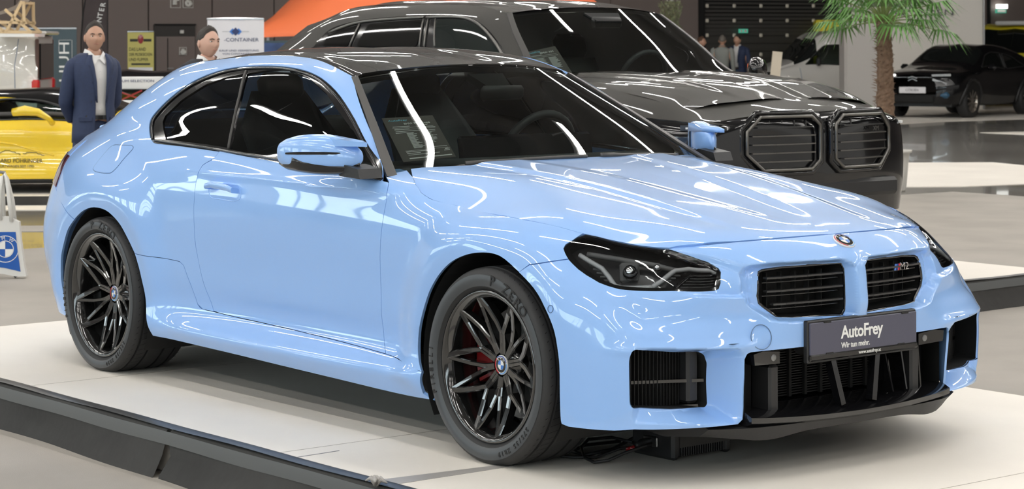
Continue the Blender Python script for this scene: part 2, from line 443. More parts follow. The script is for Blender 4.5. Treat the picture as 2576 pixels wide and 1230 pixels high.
# carpet areas lie 3 mm above the concrete
o = slab('floor_carpet', [(-9.9, -12), (12, -12), (12, 12.6), (-9.4, 12.6), (-9.9, 2.2)], FZ, FZ + .004, M['greycarpet']); struct(o)
o = slab('floor_carpet', fp([(2235, 410), (2498, 409), (2620, 421), (2620, 462), (2420, 470), (2235, 472)]), FZ, FZ + .006, M['cream']); struct(o)
o = slab('floor_carpet', fp([(2100, 262), (2700, 262), (2700, 292), (2576, 300), (2380, 306), (2245, 314), (2100, 314)]), FZ, FZ + .006, M['cream']); struct(o)
o = slab('floor_carpet', fp([(2465, 334), (2700, 330), (2700, 345)]), FZ, FZ + .006, M['cream']); struct(o)
o = slab('floor_carpet', fp([(-400, 506), (-400, 529), (330, 529), (330, 506)]), FZ, FZ + .006, M['cream']); struct(o)
p3 = slab('display_platform', [tuple(atd(u, 103, d)[:2]) for u, d in ((-700, 21.75), (420, 21.75), (420, 27), (-700, 27))], FZ + .002, -.085, M['cream']); tag(p3, 'low cream platform with a dark skirt under the yellow sports car', 'platform')
slab('skirt_cloth', [tuple(atd(u, 103, d)[:2]) for u, d in ((-700, 21.70), (420, 21.70), (420, 21.74), (-700, 21.74))], FZ + .002, -.088, M['skirtcloth'], p3)
o = slab('floor_carpet', fp([(-300, 569), (-300, 583), (140, 583), (140, 569)]), FZ, FZ + .005, M['greycarpet']); struct(o)
# --- the coupe's platform
PX0, PX1, PY0, PY1 = -4.42, 6.0, -1.40, 1.60
plat = MB().box(((PX0 + PX1) / 2, (PY0 + PY1) / 2, -.086), (PX1 - PX0, PY1 - PY0, .172)).obj('display_platform', M['cream'])
tag(plat, 'low cream platform with a black cloth skirt under the blue coupe', 'platform')
def skirt(x0, x1, y0, z_top, out, parent, seed, axis='x', nm='skirt_cloth'):
    rng = np.random.RandomState(seed); n = int(abs(x1 - x0) / .06) + 2; V = []; F = []; prof = [(0.0, z_top), (.010, z_top + .004), (.028, z_top - .008), (.030, z_top - .045), (.034, z_top - .055), (.045, z_top - .10), (.050 + out, FZ + .012), (.056 + out, FZ + .004)]
    ph = rng.rand(4) * 6
    for i in range(n):
        t = x0 + (x1 - x0) * i / (n - 1)
        w = .010 * math.sin(t * 2.1 + ph[0]) + .006 * math.sin(t * 5.3 + ph[1])
        for k, (d, z) in enumerate(prof):
            dd = d + (w if k > 4 else 0) * (1 if k < 7 else 1.3); zz = z + (.004 * math.sin(t * 3.1 + ph[2]) if 1 < k < 4 else 0)
            V.append((t, y0 - dd, zz) if axis == 'x' else (y0 + dd, t, zz))
    L_ = len(prof)
    for i in range(n - 1):
        for k in range(L_ - 1): F.append((i * L_ + k, (i + 1) * L_ + k, (i + 1) * L_ + k + 1, i * L_ + k + 1))
    me = mesh(nm, V, F, M['skirtcloth'], parent, True)
    return me
skirt(-1.30, PX0, PY0, 0, .03, plat, 3); skirt(.60, -1.27, PY0, 0, .045, plat, 5); skirt(2.6, .62, PY0, 0, .04, plat, 6)
def tapeband(x0, x1, y0, d0, d1, z0, z1, m, parent, nm, axis='x', seed=1):
    n = 70; V = []
    for i in range(n):
        t = x0 + (x1 - x0) * i / (n - 1); w = .002 * math.sin(t * 7 + seed)
        for d, z in ((d0, z0 + w * .5), ((d0 + d1) / 2, (z0 + z1) / 2 + .006 + w), (d1, z1 + w)): V.append((t, y0 - d, z) if axis == 'x' else (y0 + d, t, z))
    return mesh(nm, V, [(i * 3 + k, (i + 1) * 3 + k, (i + 1) * 3 + k + 1, i * 3 + k + 1) for i in range(n - 1) for k in range(2)], m, parent, True)
tapeband(PX0, 2.6, PY0, -.035, .028, .0012, .0035, M['blacktape'], plat, 'edge_tape'); tapeband(PX0, 2.6, PY0, .031, .037, -.012, -.060, M['greytape'], plat, 'edge_tape', seed=4)
def flat(px, z, m, nm, parent, t=.0015): return MB().prism([tuple(onz(u, v, z)[:2]) for u, v in px], z, z + t).obj(nm, m, parent)
flat([(950, 1208), (1290, 1166), (1297, 1172), (975, 1222)], .0, M['tape'], 'floor_tape', plat)
flat([(746, 1150), (854, 1133), (854, 1134), (746, 1151)], .0, M['greytape'], 'board_joint', plat, .0006)
kn = MB()
rk = np.random.RandomState(2); c0 = onz(945, 1218, .006)
for k in range(9):
    a = rk.rand() * 6.28; r_ = .02 + .05 * rk.rand(); p0 = c0 + np.array([0, 0, 0]); p1 = c0 + np.array([r_ * math.cos(a), r_ * math.sin(a) * .6, .004 + .012 * rk.rand()])
    kn.tube([p0, (p0 + p1) / 2 + np.array([0, 0, .012 + .008 * rk.rand()]), p1], [.010, .008, .003], 5)
kn.obj('tape_bunch', M['tape'], plat, smooth=True)
# board joints of the platform top
for x in (-2.55, -.62, 1.25): MB().box((x, .1, .0003), (.004, 2.95, .0006)).obj('board_joint', mat('joint', (.45, .41, .35), .7), plat)
# --- second platform, under the dark suv
p2 = MB().box((-5.45, 3.75, -.086), (5.6, 3.70, .172)).obj('display_platform', M['cream'])
tag(p2, 'cream platform with a black skirt carrying the dark grey off-road car', 'platform')
skirt(1.9, 5.6, -2.65, 0, .05, p2, 9, axis='y'); tapeband(1.9, 5.6, -2.65, -.03, .028, .0012, .003, M['blacktape'], p2, 'edge_tape', 'y'); tapeband(1.9, 5.6, -2.65, .031, .037, -.012, -.06, M['greytape'], p2, 'edge_tape', 'y', 3)
# --- back wall
WA = atd(-900, 103, 42.); WB_ = atd(3500, 103, 66.); wd = (WB_ - WA); wd[2] = 0; WL = np.linalg.norm(wd); wd /= WL; wn = np.array([wd[1], -wd[0], 0]);
if wn @ (CAM - WA) < 0: wn = -wn
M['wall'] = mat('dark_wall_panel', (.21, .17, .155), .6)
wallo = thing('wall_back', '', ''); del wallo['label']; del wallo['category']; wallo['kind'] = 'structure'
def wpt(u, v, off=0.0):
    """point on the back wall seen at a pixel"""
    d = ray(u, v); t = ((WA - CAM) @ wn) / (d @ wn); return CAM + d * t + wn * off
def wxz(u, v): p = wpt(u, v) - WA; return float(p @ wd), float(p[2] + WA[2])
def wbox(u0, v0, u1, v1, off, th, m, nm, parent=None):
    a, zt_ = wxz(u0, v0); b, zb = wxz(u1, v1); c = WA + wd * (a + b) / 2 + wn * (off + th / 2); c[2] = (zt_ + zb) / 2
    return MB().box(c, (abs(b - a), th, abs(zt_ - zb)), Matrix.Rotation(math.atan2(wd[1], wd[0]), 3, 'Z')).obj(nm, m, parent)
ws = WL / 34; Hw = 9.2
for k in range(34):
    a0 = k * ws; c = WA + wd * (a0 + ws / 2); c[2] = FZ + Hw / 2
    MB().box(c - wn * .10, (ws - .03, .2, Hw), Matrix.Rotation(math.atan2(wd[1], wd[0]), 3, 'Z')).obj('wall_panel', M['wall'], wallo)
c = WA + wd * WL / 2; c[2] = FZ + Hw / 2
MB().box(c - wn * .25, (WL, .2, Hw), Matrix.Rotation(math.atan2(wd[1], wd[0]), 3, 'Z')).obj('wall_backing', M['matte'], wallo)
# door with frame
M['doorpaint'] = mat('dark_door', (.035, .031, .029), .5)
dr = wbox(386, 62, 490, 245, .0, .05, M['doorpaint'], 'door_1'); struct(dr)
wbox(390, 92, 488, 245, .05, .02, M['wall'], 'door_leaf', dr); wbox(418, 96, 420, 245, .07, .012, M['matte'], 'door_gap', dr); wbox(418, 170, 432, 174, .07, .05, M['steel'], 'door_handle', dr)
wbox(386, 60, 490, 64, .05, .03, M['matte'], 'door_frame', dr)
def sign(u0, v0, u1, v1, m, label, nm='wall_sign', off=.0):
    o = wbox(u0, v0, u1, v1, off, .03, m, nm); tag(o, label, 'sign'); return o
M['signwhite'] = mat('sign_white', (.75, .74, .70), .5)
def pict(o, u0, v0, u1, v1, kind):
    """pictogram drawn from simple strokes on a square sign"""
    wbox(u0 + 1.2, v0 + 1.2, u1 - 1.2, v1 - 1.2, .03, .004, M['wall'], 'sign_field', o)
    m = MB(); W_, H_ = u1 - u0, v1 - v0
    def P(a, b): return wpt(u0 + W_ * a, v0 + H_ * b, .045)
    if kind == 'lift': m.tube([P(.4, .75), P(.4, .45), P(.55, .3)], .05, 6); m.tube([P(.4, .22), P(.4, .25)], .06, 6); m.tube([P(.65, .3), P(.65, .45)], .05, 6)
    else:
        cc = P(.5, .62); rr = np.linalg.norm(P(.72, .62) - cc)
        pts = [cc + wd * rr * math.cos(a) + np.array([0, 0, rr * math.sin(a)]) for a in np.linspace(PI * .8, 2 * PI * .95, 12)]; m.tube(pts, .03, 6)
        m.tube([P(.42, .2), P(.45, .5), P(.65, .52), P(.75, .75)], .04, 6)
    m.obj('pictogram', M['signwhite'], o)
s = sign(428, -12, 453, 20, M['signwhite'], 'white lift pictogram sign high on the dark wall, left of its twin'); pict(s, 428, -12, 453, 20, 'lift')
s = sign(459, -12, 485, 20, M['signwhite'], 'white wheelchair pictogram sign high on the dark wall'); pict(s, 459, -12, 485, 20, 'wc')
s = sign(447, 119, 465, 138, M['signwhite'], 'small wheelchair pictogram sign on the dark door'); s.location += Vector(wn * .08); pict(s, 447, 119, 465, 138, 'wc')
for c in s.children: pass
s = sign(449, 76, 458, 84, M['signwhite'], 'tiny pale number plate over the dark door'); s.location += Vector(wn * .08)
s = sign(1677, -14, 1702, 9, M['signwhite'], 'white arrow pictogram sign at the top of the wall above the dark off-road car'); pict(s, 1677, -14, 1702, 9, 'lift')
# sectional garage door
GD = thing('door_2', '', ''); del GD['label']; del GD['category']; GD['kind'] = 'structure'
M['garage'] = mat('dark_sectional_door', (.060, .057, .053), .5)
zt0, zb0 = -60, 262; 
u0g, u1g = 1768, 2260
ph_ = 18.6
k = 0; v = -50.0
while v < 256:
    wbox(u0g, v, u1g, v + ph_ * .5 - 1.2, .05, .06, M['garage'], 'door_slat', GD); wbox(u0g, v + ph_ * .5, u1g, v + ph_ - 1.0, .04, .035, M['garage'], 'door_slat', GD); v += ph_
wbox(u0g - 3, -60, u1g, 262, .0, .045, M['matte'], 'door_backing', GD); wbox(u0g - 12, -60, u0g - 3, 262, .0, .16, M['matte'], 'door_rail', GD)
M['dot'] = mat('pale_dot', (.75, .70, .60), .5)
for row, vv in enumerate((-22, 15, 52, 89, 137, 180)):
    for uu in (1772, 1840, 1907, 1973, 2039):
        c = wpt(uu, vv, .12); MB().box(c, (.09, .03, .09), Matrix.Rotation(math.atan2(wd[1], wd[0]), 3, 'Z'), bevel=.03).obj('door_stud', M['dot'], GD)
M['exitgreen'] = emis('exit_sign_green', (.08, .45, .30), .55); M['exitwhite'] = emis('exit_sign_white', (1, 1, .95), 2.2)
s = sign(1846, 73, 1868, 83, M['exitgreen'], 'small green exit sign on the dark sectional door', off=.2)
for a, b in ((1849, 1853), (1858, 1864)): wbox(a, 75, b, 81, .24, .01, M['signwhite'], 'sign_symbol', s)
s = sign(2497, 23, 2523, 33, M['exitgreen'], 'green exit sign with a bright lamp on the dark wall at the right', off=.1)
wbox(2499, 11, 2521, 22, .10, .12, M['exitwhite'], 'lamp', s); wbox(2500, 25, 2520, 31, .14, .01, M['signwhite'], 'sign_symbol', s)
for uu in (2484,): wbox(uu - 2, -60, uu + 2, 110, .0, .1, M['matte'], 'wall_joint', wallo)
# --- window band on the hall's near side and the ceiling lights
M['daywin'] = emis('daylight_window', (.80, .95, 1.0), 4.6)
nearw = thing('wall_left', '', ''); del nearw['label']; del nearw['category']; nearw['kind'] = 'structure'
MB().box((-20, -24.2, 1.4), (110, .3, 3.2)).obj('wall_panel', M['wall'], nearw); MB().box((-20, -24.2, 8.2), (110, .3, 2.4)).obj('wall_panel', M['wall'], nearw)
wn_ = 0
for i in range(18):
    x = -70 + i * 6.0; o = MB().box((x, -24.3, 5.0), (3.9, .06, 3.4)).obj('window_%d' % (i + 1), M['daywin']); struct(o)
    for dx in (-1.95, -.65, .65, 1.95): MB().box((x + dx, -24.2, 5.0), (.10, .08, 3.9)).obj('window_bar', M['matte'], o)
M['lamp'] = emis('led_tube', (1.0, .97, .92), 38.0)
M['lampbody'] = mat('lamp_body', (.6, .6, .6), .5)
RX = [-23.5 + 5.2 * i for i in range(9)]; RY = [-14.0 + 4.2 * j for j in range(10)]
lm_spots = [(x, y) for y in RY for x in RX]

# ceiling
M['ceil'] = mat('dark_ceiling', (.16, .155, .15), .8)
ce_ = MB().box((-15, 15, 9.4), (130, 100, .2)).obj('ceiling', M['ceil']); struct(ce_)
for k in range(14): MB().box((-60 + 7 * k, 15, 9.0), (.3, 100, .6)).obj('ceiling_beam', M['ceil'], ce_)

wr_ = MB().box((WB_[0] + 30, WB_[1] + 2, 4.6), (62, .3, 9.6)).obj('wall_right_unseen', M['wall']); struct(wr_)  # unseen wall, added to darken the reflections on the black crossover's side

tm_ = None
for x, y in lm_spots:
    if tm_ is None:
        tm_ = MB().box((0, 0, .06), (3.7, .16, .06)).obj('ceiling_light', M['lampbody'], ce_, loc=(x, y, 8.0)); tb_ = MB().box((0, 0, 0), (3.6, .10, .06)).obj('light_tube', M['lamp'], tm_)
        MB().tube([(-1.6, 0, .08), (-1.6, 0, 1.3)], .01, 4).obj('hanger', M['lampbody'], tm_); MB().tube([(1.6, 0, .08), (1.6, 0, 1.3)], .01, 4).obj('hanger', M['lampbody'], tm_)
    else: c = copy_tree(tm_, ce_); c.location = (x, y, 8.0)

# ================================================================== THE BLUE COUPE
WB = -2.747; HF = 0.329; HR = 0.331
def body_grid():
    Z0 = [.16, .24, .32, .42, .52, .62, .70, .78, .86]
    C = []
    def side(x, s, top, z=None): C.append([(x, a, b) for a, b in zip(s[:9], z or Z0)] + [(x, s[9], top)])
    def col(xs, ss, zs): C.append(list(zip(xs, ss, zs)))
    Zr = [.22, .28, .34, .42, .52, .62, .72, .82, .90, .975]
    col([-3.66, -3.68, -3.69, -3.72, -3.73, -3.725, -3.70, -3.70, -3.70, -3.66], [0] * 10, Zr)
    col([-3.64, -3.66, -3.67, -3.70, -3.71, -3.70, -3.68, -3.68, -3.68, -3.63], [.33] * 10, Zr)
    col([-3.56, -3.58, -3.60, -3.63, -3.64, -3.62, -3.60, -3.60, -3.59, -3.545], [.62, .62, .62, .62, .63, .63, .63, .62, .60, .55], Zr)
    col([-3.38, -3.41, -3.43, -3.45, -3.46, -3.46, -3.45, -3.43, -3.42, -3.40], [.79, .80, .82, .84, .85, .845, .825, .80, .76, .68], Zr)
    side(-3.25, [.87, .88, .89, .895, .90, .90, .893, .872, .83, .725], .985, [.20, .27, .34, .42, .52, .62, .71, .80, .89])
    side(-3.0, [.895, .90, .905, .908, .912, .914, .912, .90, .865, .77], 1.02, [.18, .25, .33, .42, .52, .62, .71, .80, .90])
    side(-2.747, [.905, .91, .915, .915, .917, .92, .921, .912, .885, .815], 1.02)
    side(-2.45, [.885, .915, .905, .908, .912, .915, .917, .913, .898, .835], 1.01)
    side(-2.1, [.885, .920, .890, .893, .900, .905, .907, .906, .895, .848], .995)
    side(-1.7, [.885, .920, .876, .880, .888, .896, .901, .901, .890, .851], .975)
    side(-1.2, [.885, .918, .870, .874, .882, .890, .895, .895, .882, .853], .950)
    side(-.74, [.885, .912, .870, .873, .881, .888, .892, .888, .872, .845], .922, [.16, .24, .32, .42, .52, .62, .70, .78, .86])
    side(-.40, [.885, .905, .880, .885, .890, .895, .897, .893, .866, .775], .872, [.16, .24, .32, .42, .52, .61, .69, .76, .822])
    side(0.0, [.89, .90, .905, .91, .915, .915, .908, .892, .853, .755], .846, [.16, .24, .32, .42, .52, .60, .67, .73, .786])
    side(.25, [.90, .905, .912, .915, .917, .912, .898, .874, .832, .735], .822, [.16, .24, .32, .42, .51, .58, .645, .70, .760])
    col([.44, .45, .455, .455, .45, .445, .44, .43, .42, .41], [.905, .912, .916, .918, .912, .897, .868, .828, .778, .70], [.16, .24, .32, .42, .51, .575, .635, .69, .74, .788])
    col([.60, .61, .615, .615, .605, .59, .57, .55, .535, .51], [.855, .865, .87, .87, .858, .835, .80, .76, .71, .64], [.16, .24, .32, .42, .50, .56, .62, .67, .718, .764])
    col([.71, .72, .725, .725, .715, .70, .68, .66, .635, .595], [.725, .735, .74, .74, .725, .705, .675, .645, .60, .545], [.16, .24, .32, .42, .50, .56, .615, .665, .712, .758])
    col([.77, .78, .785, .79, .785, .78, .77, .75, .715, .66], [.53, .535, .54, .54, .535, .525, .515, .50, .47, .43], [.16, .24, .32, .42, .50, .56, .62, .68, .725, .764])
    col([.81, .82, .83, .835, .835, .835, .83, .815, .77, .70], [.27, .27, .27, .27, .27, .27, .265, .26, .25, .24], [.16, .24, .32, .42, .50, .56, .62, .69, .735, .772])
    col([.82, .83, .84, .845, .85, .85, .845, .83, .785, .715], [0.] * 10, [.16, .24, .32, .42, .50, .56, .62, .695, .74, .775])
    inb = [(-3.60, 0, 1.02), (-3.58, .30, 1.02), (-3.50, .48, 1.01), (-3.38, .57, 1.02), (-3.25, .60, 1.06), (-3.0, .65, 1.09), (-2.747, .69, 1.12), (-2.45, .72, 1.11), (-2.1, .74, 1.10), (-1.7, .75, 1.08), (-1.2, .75, 1.05),
           (-.80, .735, .960), (-.40, .655, .928), (0, .63, .887), (.25, .61, .845), (.395, .585, .812), (.485, .53, .785), (.555, .44, .773), (.60, .34, .780), (.62, .19, .785), (.625, 0, .787)]
    for c, q in zip(C, inb): c.append(q)
    return np.array(C)
def poly_px_x(pts, x):   # photo outline -> (s, z) on the plane x
    return np.array([(-onx(u, v, x)[1], onx(u, v, x)[2]) for u, v in pts])
def poly_px_y(pts, s):   # -> (x, z)
    return np.array([(ony(u, v, -s)[0], ony(u, v, -s)[2]) for u, v in pts])
KID_IN = [(1907, 695), (1908, 684), (1917, 679), (1971, 671), (2063, 664), (2114, 662), (2127, 676), (2128, 779), (2119, 793), (1991, 798), (1955, 797), (1909, 763), (1905, 744)]
KID_OUT = [(1897, 700), (1898, 684), (1908, 672), (1965, 662), (2063, 654), (2125, 650), (2146, 668), (2148, 790), (2130, 806), (1991, 812), (1948, 810), (1899, 772), (1893, 748)]
VNT_IN = [(1588, 878), (1766, 885), (1780, 905), (1780, 1017), (1773, 1025), (1584, 1027)]
VNT_OUT = [(1577, 871), (1846, 876), (1862, 895), (1867, 1052), (1855, 1066), (1585, 1064), (1577, 1050)]
CEN_TOP = [(1873, 902), (1887, 887), (2004, 874)]
LAMP = [(1423, 615), (1418, 625), (1430, 651), (1455, 676), (1476, 691), (1507, 709), (1531, 718), (1558, 726), (1690, 730.5), (1796, 730.5), (1808, 726), (1813, 712), (1814, 682), (1808, 673), (1781, 657), (1735, 642), (1683.5, 626), (1613, 618.5), (1537, 603.5), (1473, 588)]
BROW = [(1418, 640), (1683, 618), (1790, 642), (1842, 660), (1852, 680), (1853, 742), (1840, 745), (1690, 744), (1558, 742), (1500, 724)]
def poly_px_front(pts, dx, tab=([0, .27, .45, .5, .6, .7, .8, .9], [.845, .825, .79, .78, .765, .735, .67, .55])):
    out = []
    for u, v in pts:
        x = .72
        for _ in range(12): x = .5 * x + .5 * (float(np.interp(-onx(u, v, x)[1], *tab)) - dx)
        q = onx(u, v, x); out.append((-q[1], q[2]))
    return np.array(out)
_l_in = poly_px_x(LAMP, .66); _l_out = poly_px_x(BROW, .68)
_k_in = poly_px_x(KID_IN, .795); _k_out = poly_px_x(KID_OUT, .825)
_k_in[:, 0] = np.maximum(_k_in[:, 0], .043); _k_out[:, 0] = np.maximum(_k_out[:, 0], .020)
_v_in = poly_px_front(VNT_IN, .075); _v_out = poly_px_front(VNT_OUT, 0)
def recess(q, inner, outer, depth, soft=.75):
    do = -sdist(q, outer); di = sdist(q, inner); do = np.maximum(do, 0); di = np.maximum(di, 0)
    t = do / (do + di + 1e-6); return depth * ((1 - soft) * t + soft * t * t * (3 - 2 * t))
def body_disp(P, N):
    x, s, z = P.T; out = np.zeros_like(P); q = np.stack([s, z], 1)
    # wheel arch flares
    a = np.zeros(len(P))
    for cx, cz, amp, rr in ((0, HF, .034, .62), (WB, HR, .030, .66)):
        r = np.hypot(x - cx, z - cz); k = 1 - sstep(.445, rr, r)
        edge = np.where(x > cx, 1 - sstep(.30, .50, x - cx) if cx == 0 else 1 - sstep(.35, .62, x - cx), 1.0)
        low = sstep(.10, .34, z)
        lip = -.010 * (1 - sstep(.36, .45, r))   # the flare band leans in towards the lip
        a += (amp * k + lip) * edge * np.where(np.abs(x - cx) < .8, 1, 0) * low
    sidef = sstep(.55, .80, s) 
    out[:, 1] += a * sidef
    # side skirt shelf: crest above the lower edge
    sk = sstep(-2.3, -2.0, x) * (1 - sstep(-.50, -.36, x))
    out[:, 1] += sk * .012 * np.exp(-((z - .245) / .03) ** 2) * (s > .7)
    # belt crease on door and fender
    zc = .885 - .012 * (x + 1.2)
    out[:, 1] += .006 * np.exp(-np.abs(z - zc) / .020) * sstep(-2.3, -1.9, x) * (1 - sstep(-.5, .0, x)) * (s > .6)
    fr = sstep(.35, .55, x)
    if fr.any():
        # kidney surround, recessed
        d = recess(q, _k_in, _k_out, .045, .35)
        out[:, 0] -= d * sstep(.5, .7, x)
        d = recess(q, _l_in, _l_out, 1.0); out -= N * (d * .022 * (1 - sstep(.55, .70, s)) * sstep(.5, .6, x))[:, None]
        # centre bar between the kidneys stands proud
        out[:, 0] += .010 * np.exp(-(s / .045) ** 2) * sstep(.50, .56, z) * (1 - sstep(.70, .76, z)) * fr
        # side air intake: framed pocket, deeper towards the middle
        d = recess(q, _v_in, _v_out, 1.0, .0); dep = .015 + .075 * sstep(.66, .50, s) + .0 * s
        out[:, 0] -= d * (.045 + .085 * np.clip((.72 - s) / .2, 0, 1)) * sstep(.45, .6, x) * 1.0
        # overhang above the intakes, concave band between lamp and intake
        out += N * (-.020 * np.exp(-((z - .545) / .05) ** 2) * sstep(.50, .60, x) * sstep(.30, .5, s) * (1 - sstep(.80, .88, s)))[:, None]
        # frame of intake proud
        out[:, 0] += .012 * np.exp(-((z - .445) / .02) ** 2) * sstep(.5, .6, x) * sstep(.42, .5, s)
    return out
BODY = Surf(body_grid(), disp=body_disp)
def green_grid():
    bg = body_grid(); C = []
    def col(k, pts, r8=None, r9=None):
        b = [tuple(bg[k][i]) for i in range(9)] + [tuple(bg[k][9]) if r9 is None else r9]
        C.append(b + pts)
    col(3, [(-3.42, .645, .995), (-3.43, .62, 1.005), (-3.44, .60, 1.012), (-3.445, .58, 1.018), (-3.45, .555, 1.024)])
    col(4, [(-3.25, .675, 1.030), (-3.25, .645, 1.050), (-3.25, .625, 1.064), (-3.25, .605, 1.078), (-3.25, .575, 1.092)])
    col(5, [(-3.0, .722, 1.075), (-3.0, .690, 1.115), (-3.0, .660, 1.145), (-3.0, .625, 1.173), (-3.0, .575, 1.200)])
    col(6, [(-2.747, .766, 1.08), (-2.747, .722, 1.15), (-2.747, .675, 1.21), (-2.747, .62, 1.265), (-2.75, .552, 1.310)])
    col(7, [(-2.45, .790, 1.085), (-2.45, .742, 1.17), (-2.45, .69, 1.245), (-2.45, .63, 1.305), (-2.46, .545, 1.352)])
    col(8, [(-2.1, .805, 1.075), (-2.1, .755, 1.17), (-2.1, .70, 1.255), (-2.1, .632, 1.325), (-2.12, .540, 1.374)])
    col(9, [(-1.7, .812, 1.06), (-1.7, .762, 1.155), (-1.7, .705, 1.25), (-1.72, .637, 1.327), (-1.76, .540, 1.372)])
    col(10, [(-1.2, .812, 1.035), (-1.25, .765, 1.12), (-1.32, .712, 1.20), (-1.41, .648, 1.28), (-1.53, .550, 1.345)])
    col(11, [(-.82, .775, .985), (-.95, .728, 1.06), (-1.085, .680, 1.14), (-1.21, .628, 1.218), (-1.345, .558, 1.297)], r9=(-.74, .845, .922))
    return np.array(C)
GREEN = Surf(green_grid(), disp=body_disp)
def hood_grid():
    # columns front -> rear, rows side -> centre
    C = []
    def col(x, s, z): C.append(list(zip(x, s, z)))
    col([-.85, -.80, -.76, -.72, -.69, -.67], [.86, .74, .58, .40, .2, 0], [.915, .963, .974, .979, .982, .983])
    col([-.62, -.60, -.58, -.57, -.56, -.55], [.86, .74, .58, .40, .2, 0], [.860, .930, .958, .965, .968, .969])
    col([-.35, -.34, -.33, -.32, -.31, -.31], [.855, .74, .58, .40, .2, 0], [.818, .895, .935, .943, .944, .945])
    col([0, 0, 0, 0, 0, 0], [.845, .735, .58, .40, .2, 0], [.795, .858, .895, .902, .900, .898])
    col([.28, .285, .29, .29, .295, .30], [.82, .71, .56, .39, .2, 0], [.768, .812, .842, .851, .850, .848])
    col([.48, .49, .50, .51, .52, .525], [.72, .62, .50, .35, .18, 0], [.757, .785, .804, .812, .814, .814])
    col([.60, .635, .665, .695, .715, .725], [.66, .545, .43, .30, .15, 0], [.740, .757, .766, .772, .775, .776])
    col([.66, .70, .735, .76, .775, .782], [.63, .52, .41, .285, .14, 0], [.715, .735, .742, .745, .747, .748])
    return np.array(C)
def hood_disp(P, N):
    x, s, z = P.T; out = np.zeros_like(P)
    # power dome crease running back from the kidneys to the screen
    c = .30 + .16 * np.clip((.6 - x) / 1.2, 0, 1); k = sstep(.68, .2, x) * 1.0
    out[:, 2] += .011 * (1 - sstep(-.012, .05, s - c)) * k
    c2 = .05 + .20 * np.clip((.6 - x) / 1.2, 0, 1)
    out[:, 2] -= .005 * (1 - sstep(-.03, .06, s - c2)) * k
    return out
def snap_hood():
    G = hood_grid()
    # side row and the front columns lie exactly on the body surface
    U, Vv = np.meshgrid(np.linspace(BODY.tu[10], BODY.tu[-1], 420), np.linspace(BODY.tv[6], BODY.tv[-1], 120), indexing='ij')
    P = BODY.ev(U.ravel(), Vv.ravel()); P[:, 1] *= -1
    def sn(p):
        i = int(np.argmin((P[:, 0] - p[0]) ** 2 + (P[:, 1] - p[1]) ** 2 + .05 * (P[:, 2] - p[2]) ** 2)); return P[i]
    for i in range(len(G)):
        for j in range(2): G[i, j, 2] = sn(G[i, j])[2]
    for i in (-1, -2):
        for j in range(2, 6): G[i, j, 2] = sn(G[i, j])[2]
    return G
HOOD = Surf(snap_hood(), disp=hood_disp)

# ---- panels cut from the coupe's surfaces
def P_(s): return [tuple(map(float, p.split(','))) for p in s.split()]
coupe = thing('sports_coupe', 'light blue two-door sports coupe with a black roof, on the platform in front', 'car', (0, 0, 0))
BL = M['blue']
def iv(surf, s): return surf.inv(P_(s))
def cat(*a): return np.concatenate(a)
def both(o): return o, mirror_y(o)
B_ = BODY; Gs = GREEN
S_AF = '1061,935 1053,900 1052,864 1057,815 1072,757 1087,720 1111,683 1147,652 1201,636 1257,644 1306,685'
S_AF2 = '1306,685 1343,725 1367,766 1391,822 1404,888 1408,949 1410,1046 1413,1066'
S_AR = '168,770 160,740 154,705 153,676 154,642 162,605 171,576 187,552'
S_AR1 = '187,552 210,530 237,522 267,530 296,557 320,598 339,638'
S_AR2 = '339,638 350,676 359,715 367,764 370,813 385,845'
S_DF = '978,459 973,494 965,543 958,600 956,650 959,754 966,850 970,890'
S_DR = '553,380 537,399 515,412 505,423 493,460 489,496 488,560 493,623 512,711 537,782'
def arcs(surf, s, n=4): return smooth_closed(surf.inv(P_(s)), n, closed=False)
af = arcs(B_, S_AF); af2 = arcs(B_, S_AF2); ar = arcs(B_, S_AR); ar1g = arcs(Gs, S_AR1); ar2 = arcs(B_, S_AR2)
doorf = arcs(B_, S_DF); doorr = arcs(B_, S_DR); doorr_g = arcs(Gs, S_DR)
FINE = 0.010
# side skirt
sk_top_r = '339,638 449,657 461,667 497,765 510,778'
sk = cat(ar2[::-1], arcs(B_, '339,638 400,648 440,655', 3), iv(B_, '452,658 462,668 480,716 497,765 503,774'), arcs(B_, '512,778 600,799 700,821 850,857 970,890 1002,903 1030,918', 3), iv(B_, '1061,935 1065,990 1080,1000 1093,1007'), arcs(B_, '1093,1007 1000,990 850,954 700,918 560,884 458,860 385,845', 3))
o = panel('side_skirt', B_, sk, BL, coupe, step=FINE); o['label'] = 'side skirt with a flared lower crest'; both(o)
# door
dpoly = cat(doorf[::-1], arcs(B_, '978,459 900,441 820,424 695,406 620,393 553,380', 2), doorr, arcs(B_, '537,784 600,799 700,821 850,857 970,890', 3)[1:-1])
o = panel('door', B_, dpoly, BL, coupe, step=FINE); door_r, door_l = both(o)
# quarter panel with C pillar, roof rail and A pillar
DLO_top = '552,381 460,368 397,361 384,355 377,339 376,310 385,290 419,254 468,215 516,190 565,174 614,167 687,165.5 731,169.5 783,183 820,205 856,242 893,300 929,370 959,414 978,458'
dlo = Gs.inv(P_(DLO_top))
tvE = Gs.tv[-1]
topline = np.array([(u, tvE - .004) for u in np.linspace(Gs.tu[-1], Gs.tu[0], 60)])
pil = iv(Gs, '1004,421 970,350 930,270 893,196')
pil[:, 0] = np.minimum(pil[:, 0], Gs.tu[-1])
qp = cat(iv(Gs, '187,552 159,518 140,471 148,449 158,420')[::-1][0:5], ar1g, iv(Gs, '400,648 440,655 452,658 462,668 480,716 497,765 510,778 537,784'), doorr_g[::-1], smooth_closed(dlo, 3, closed=False), iv(Gs, '978,458 964,421 1004,421'), pil[1:], topline)
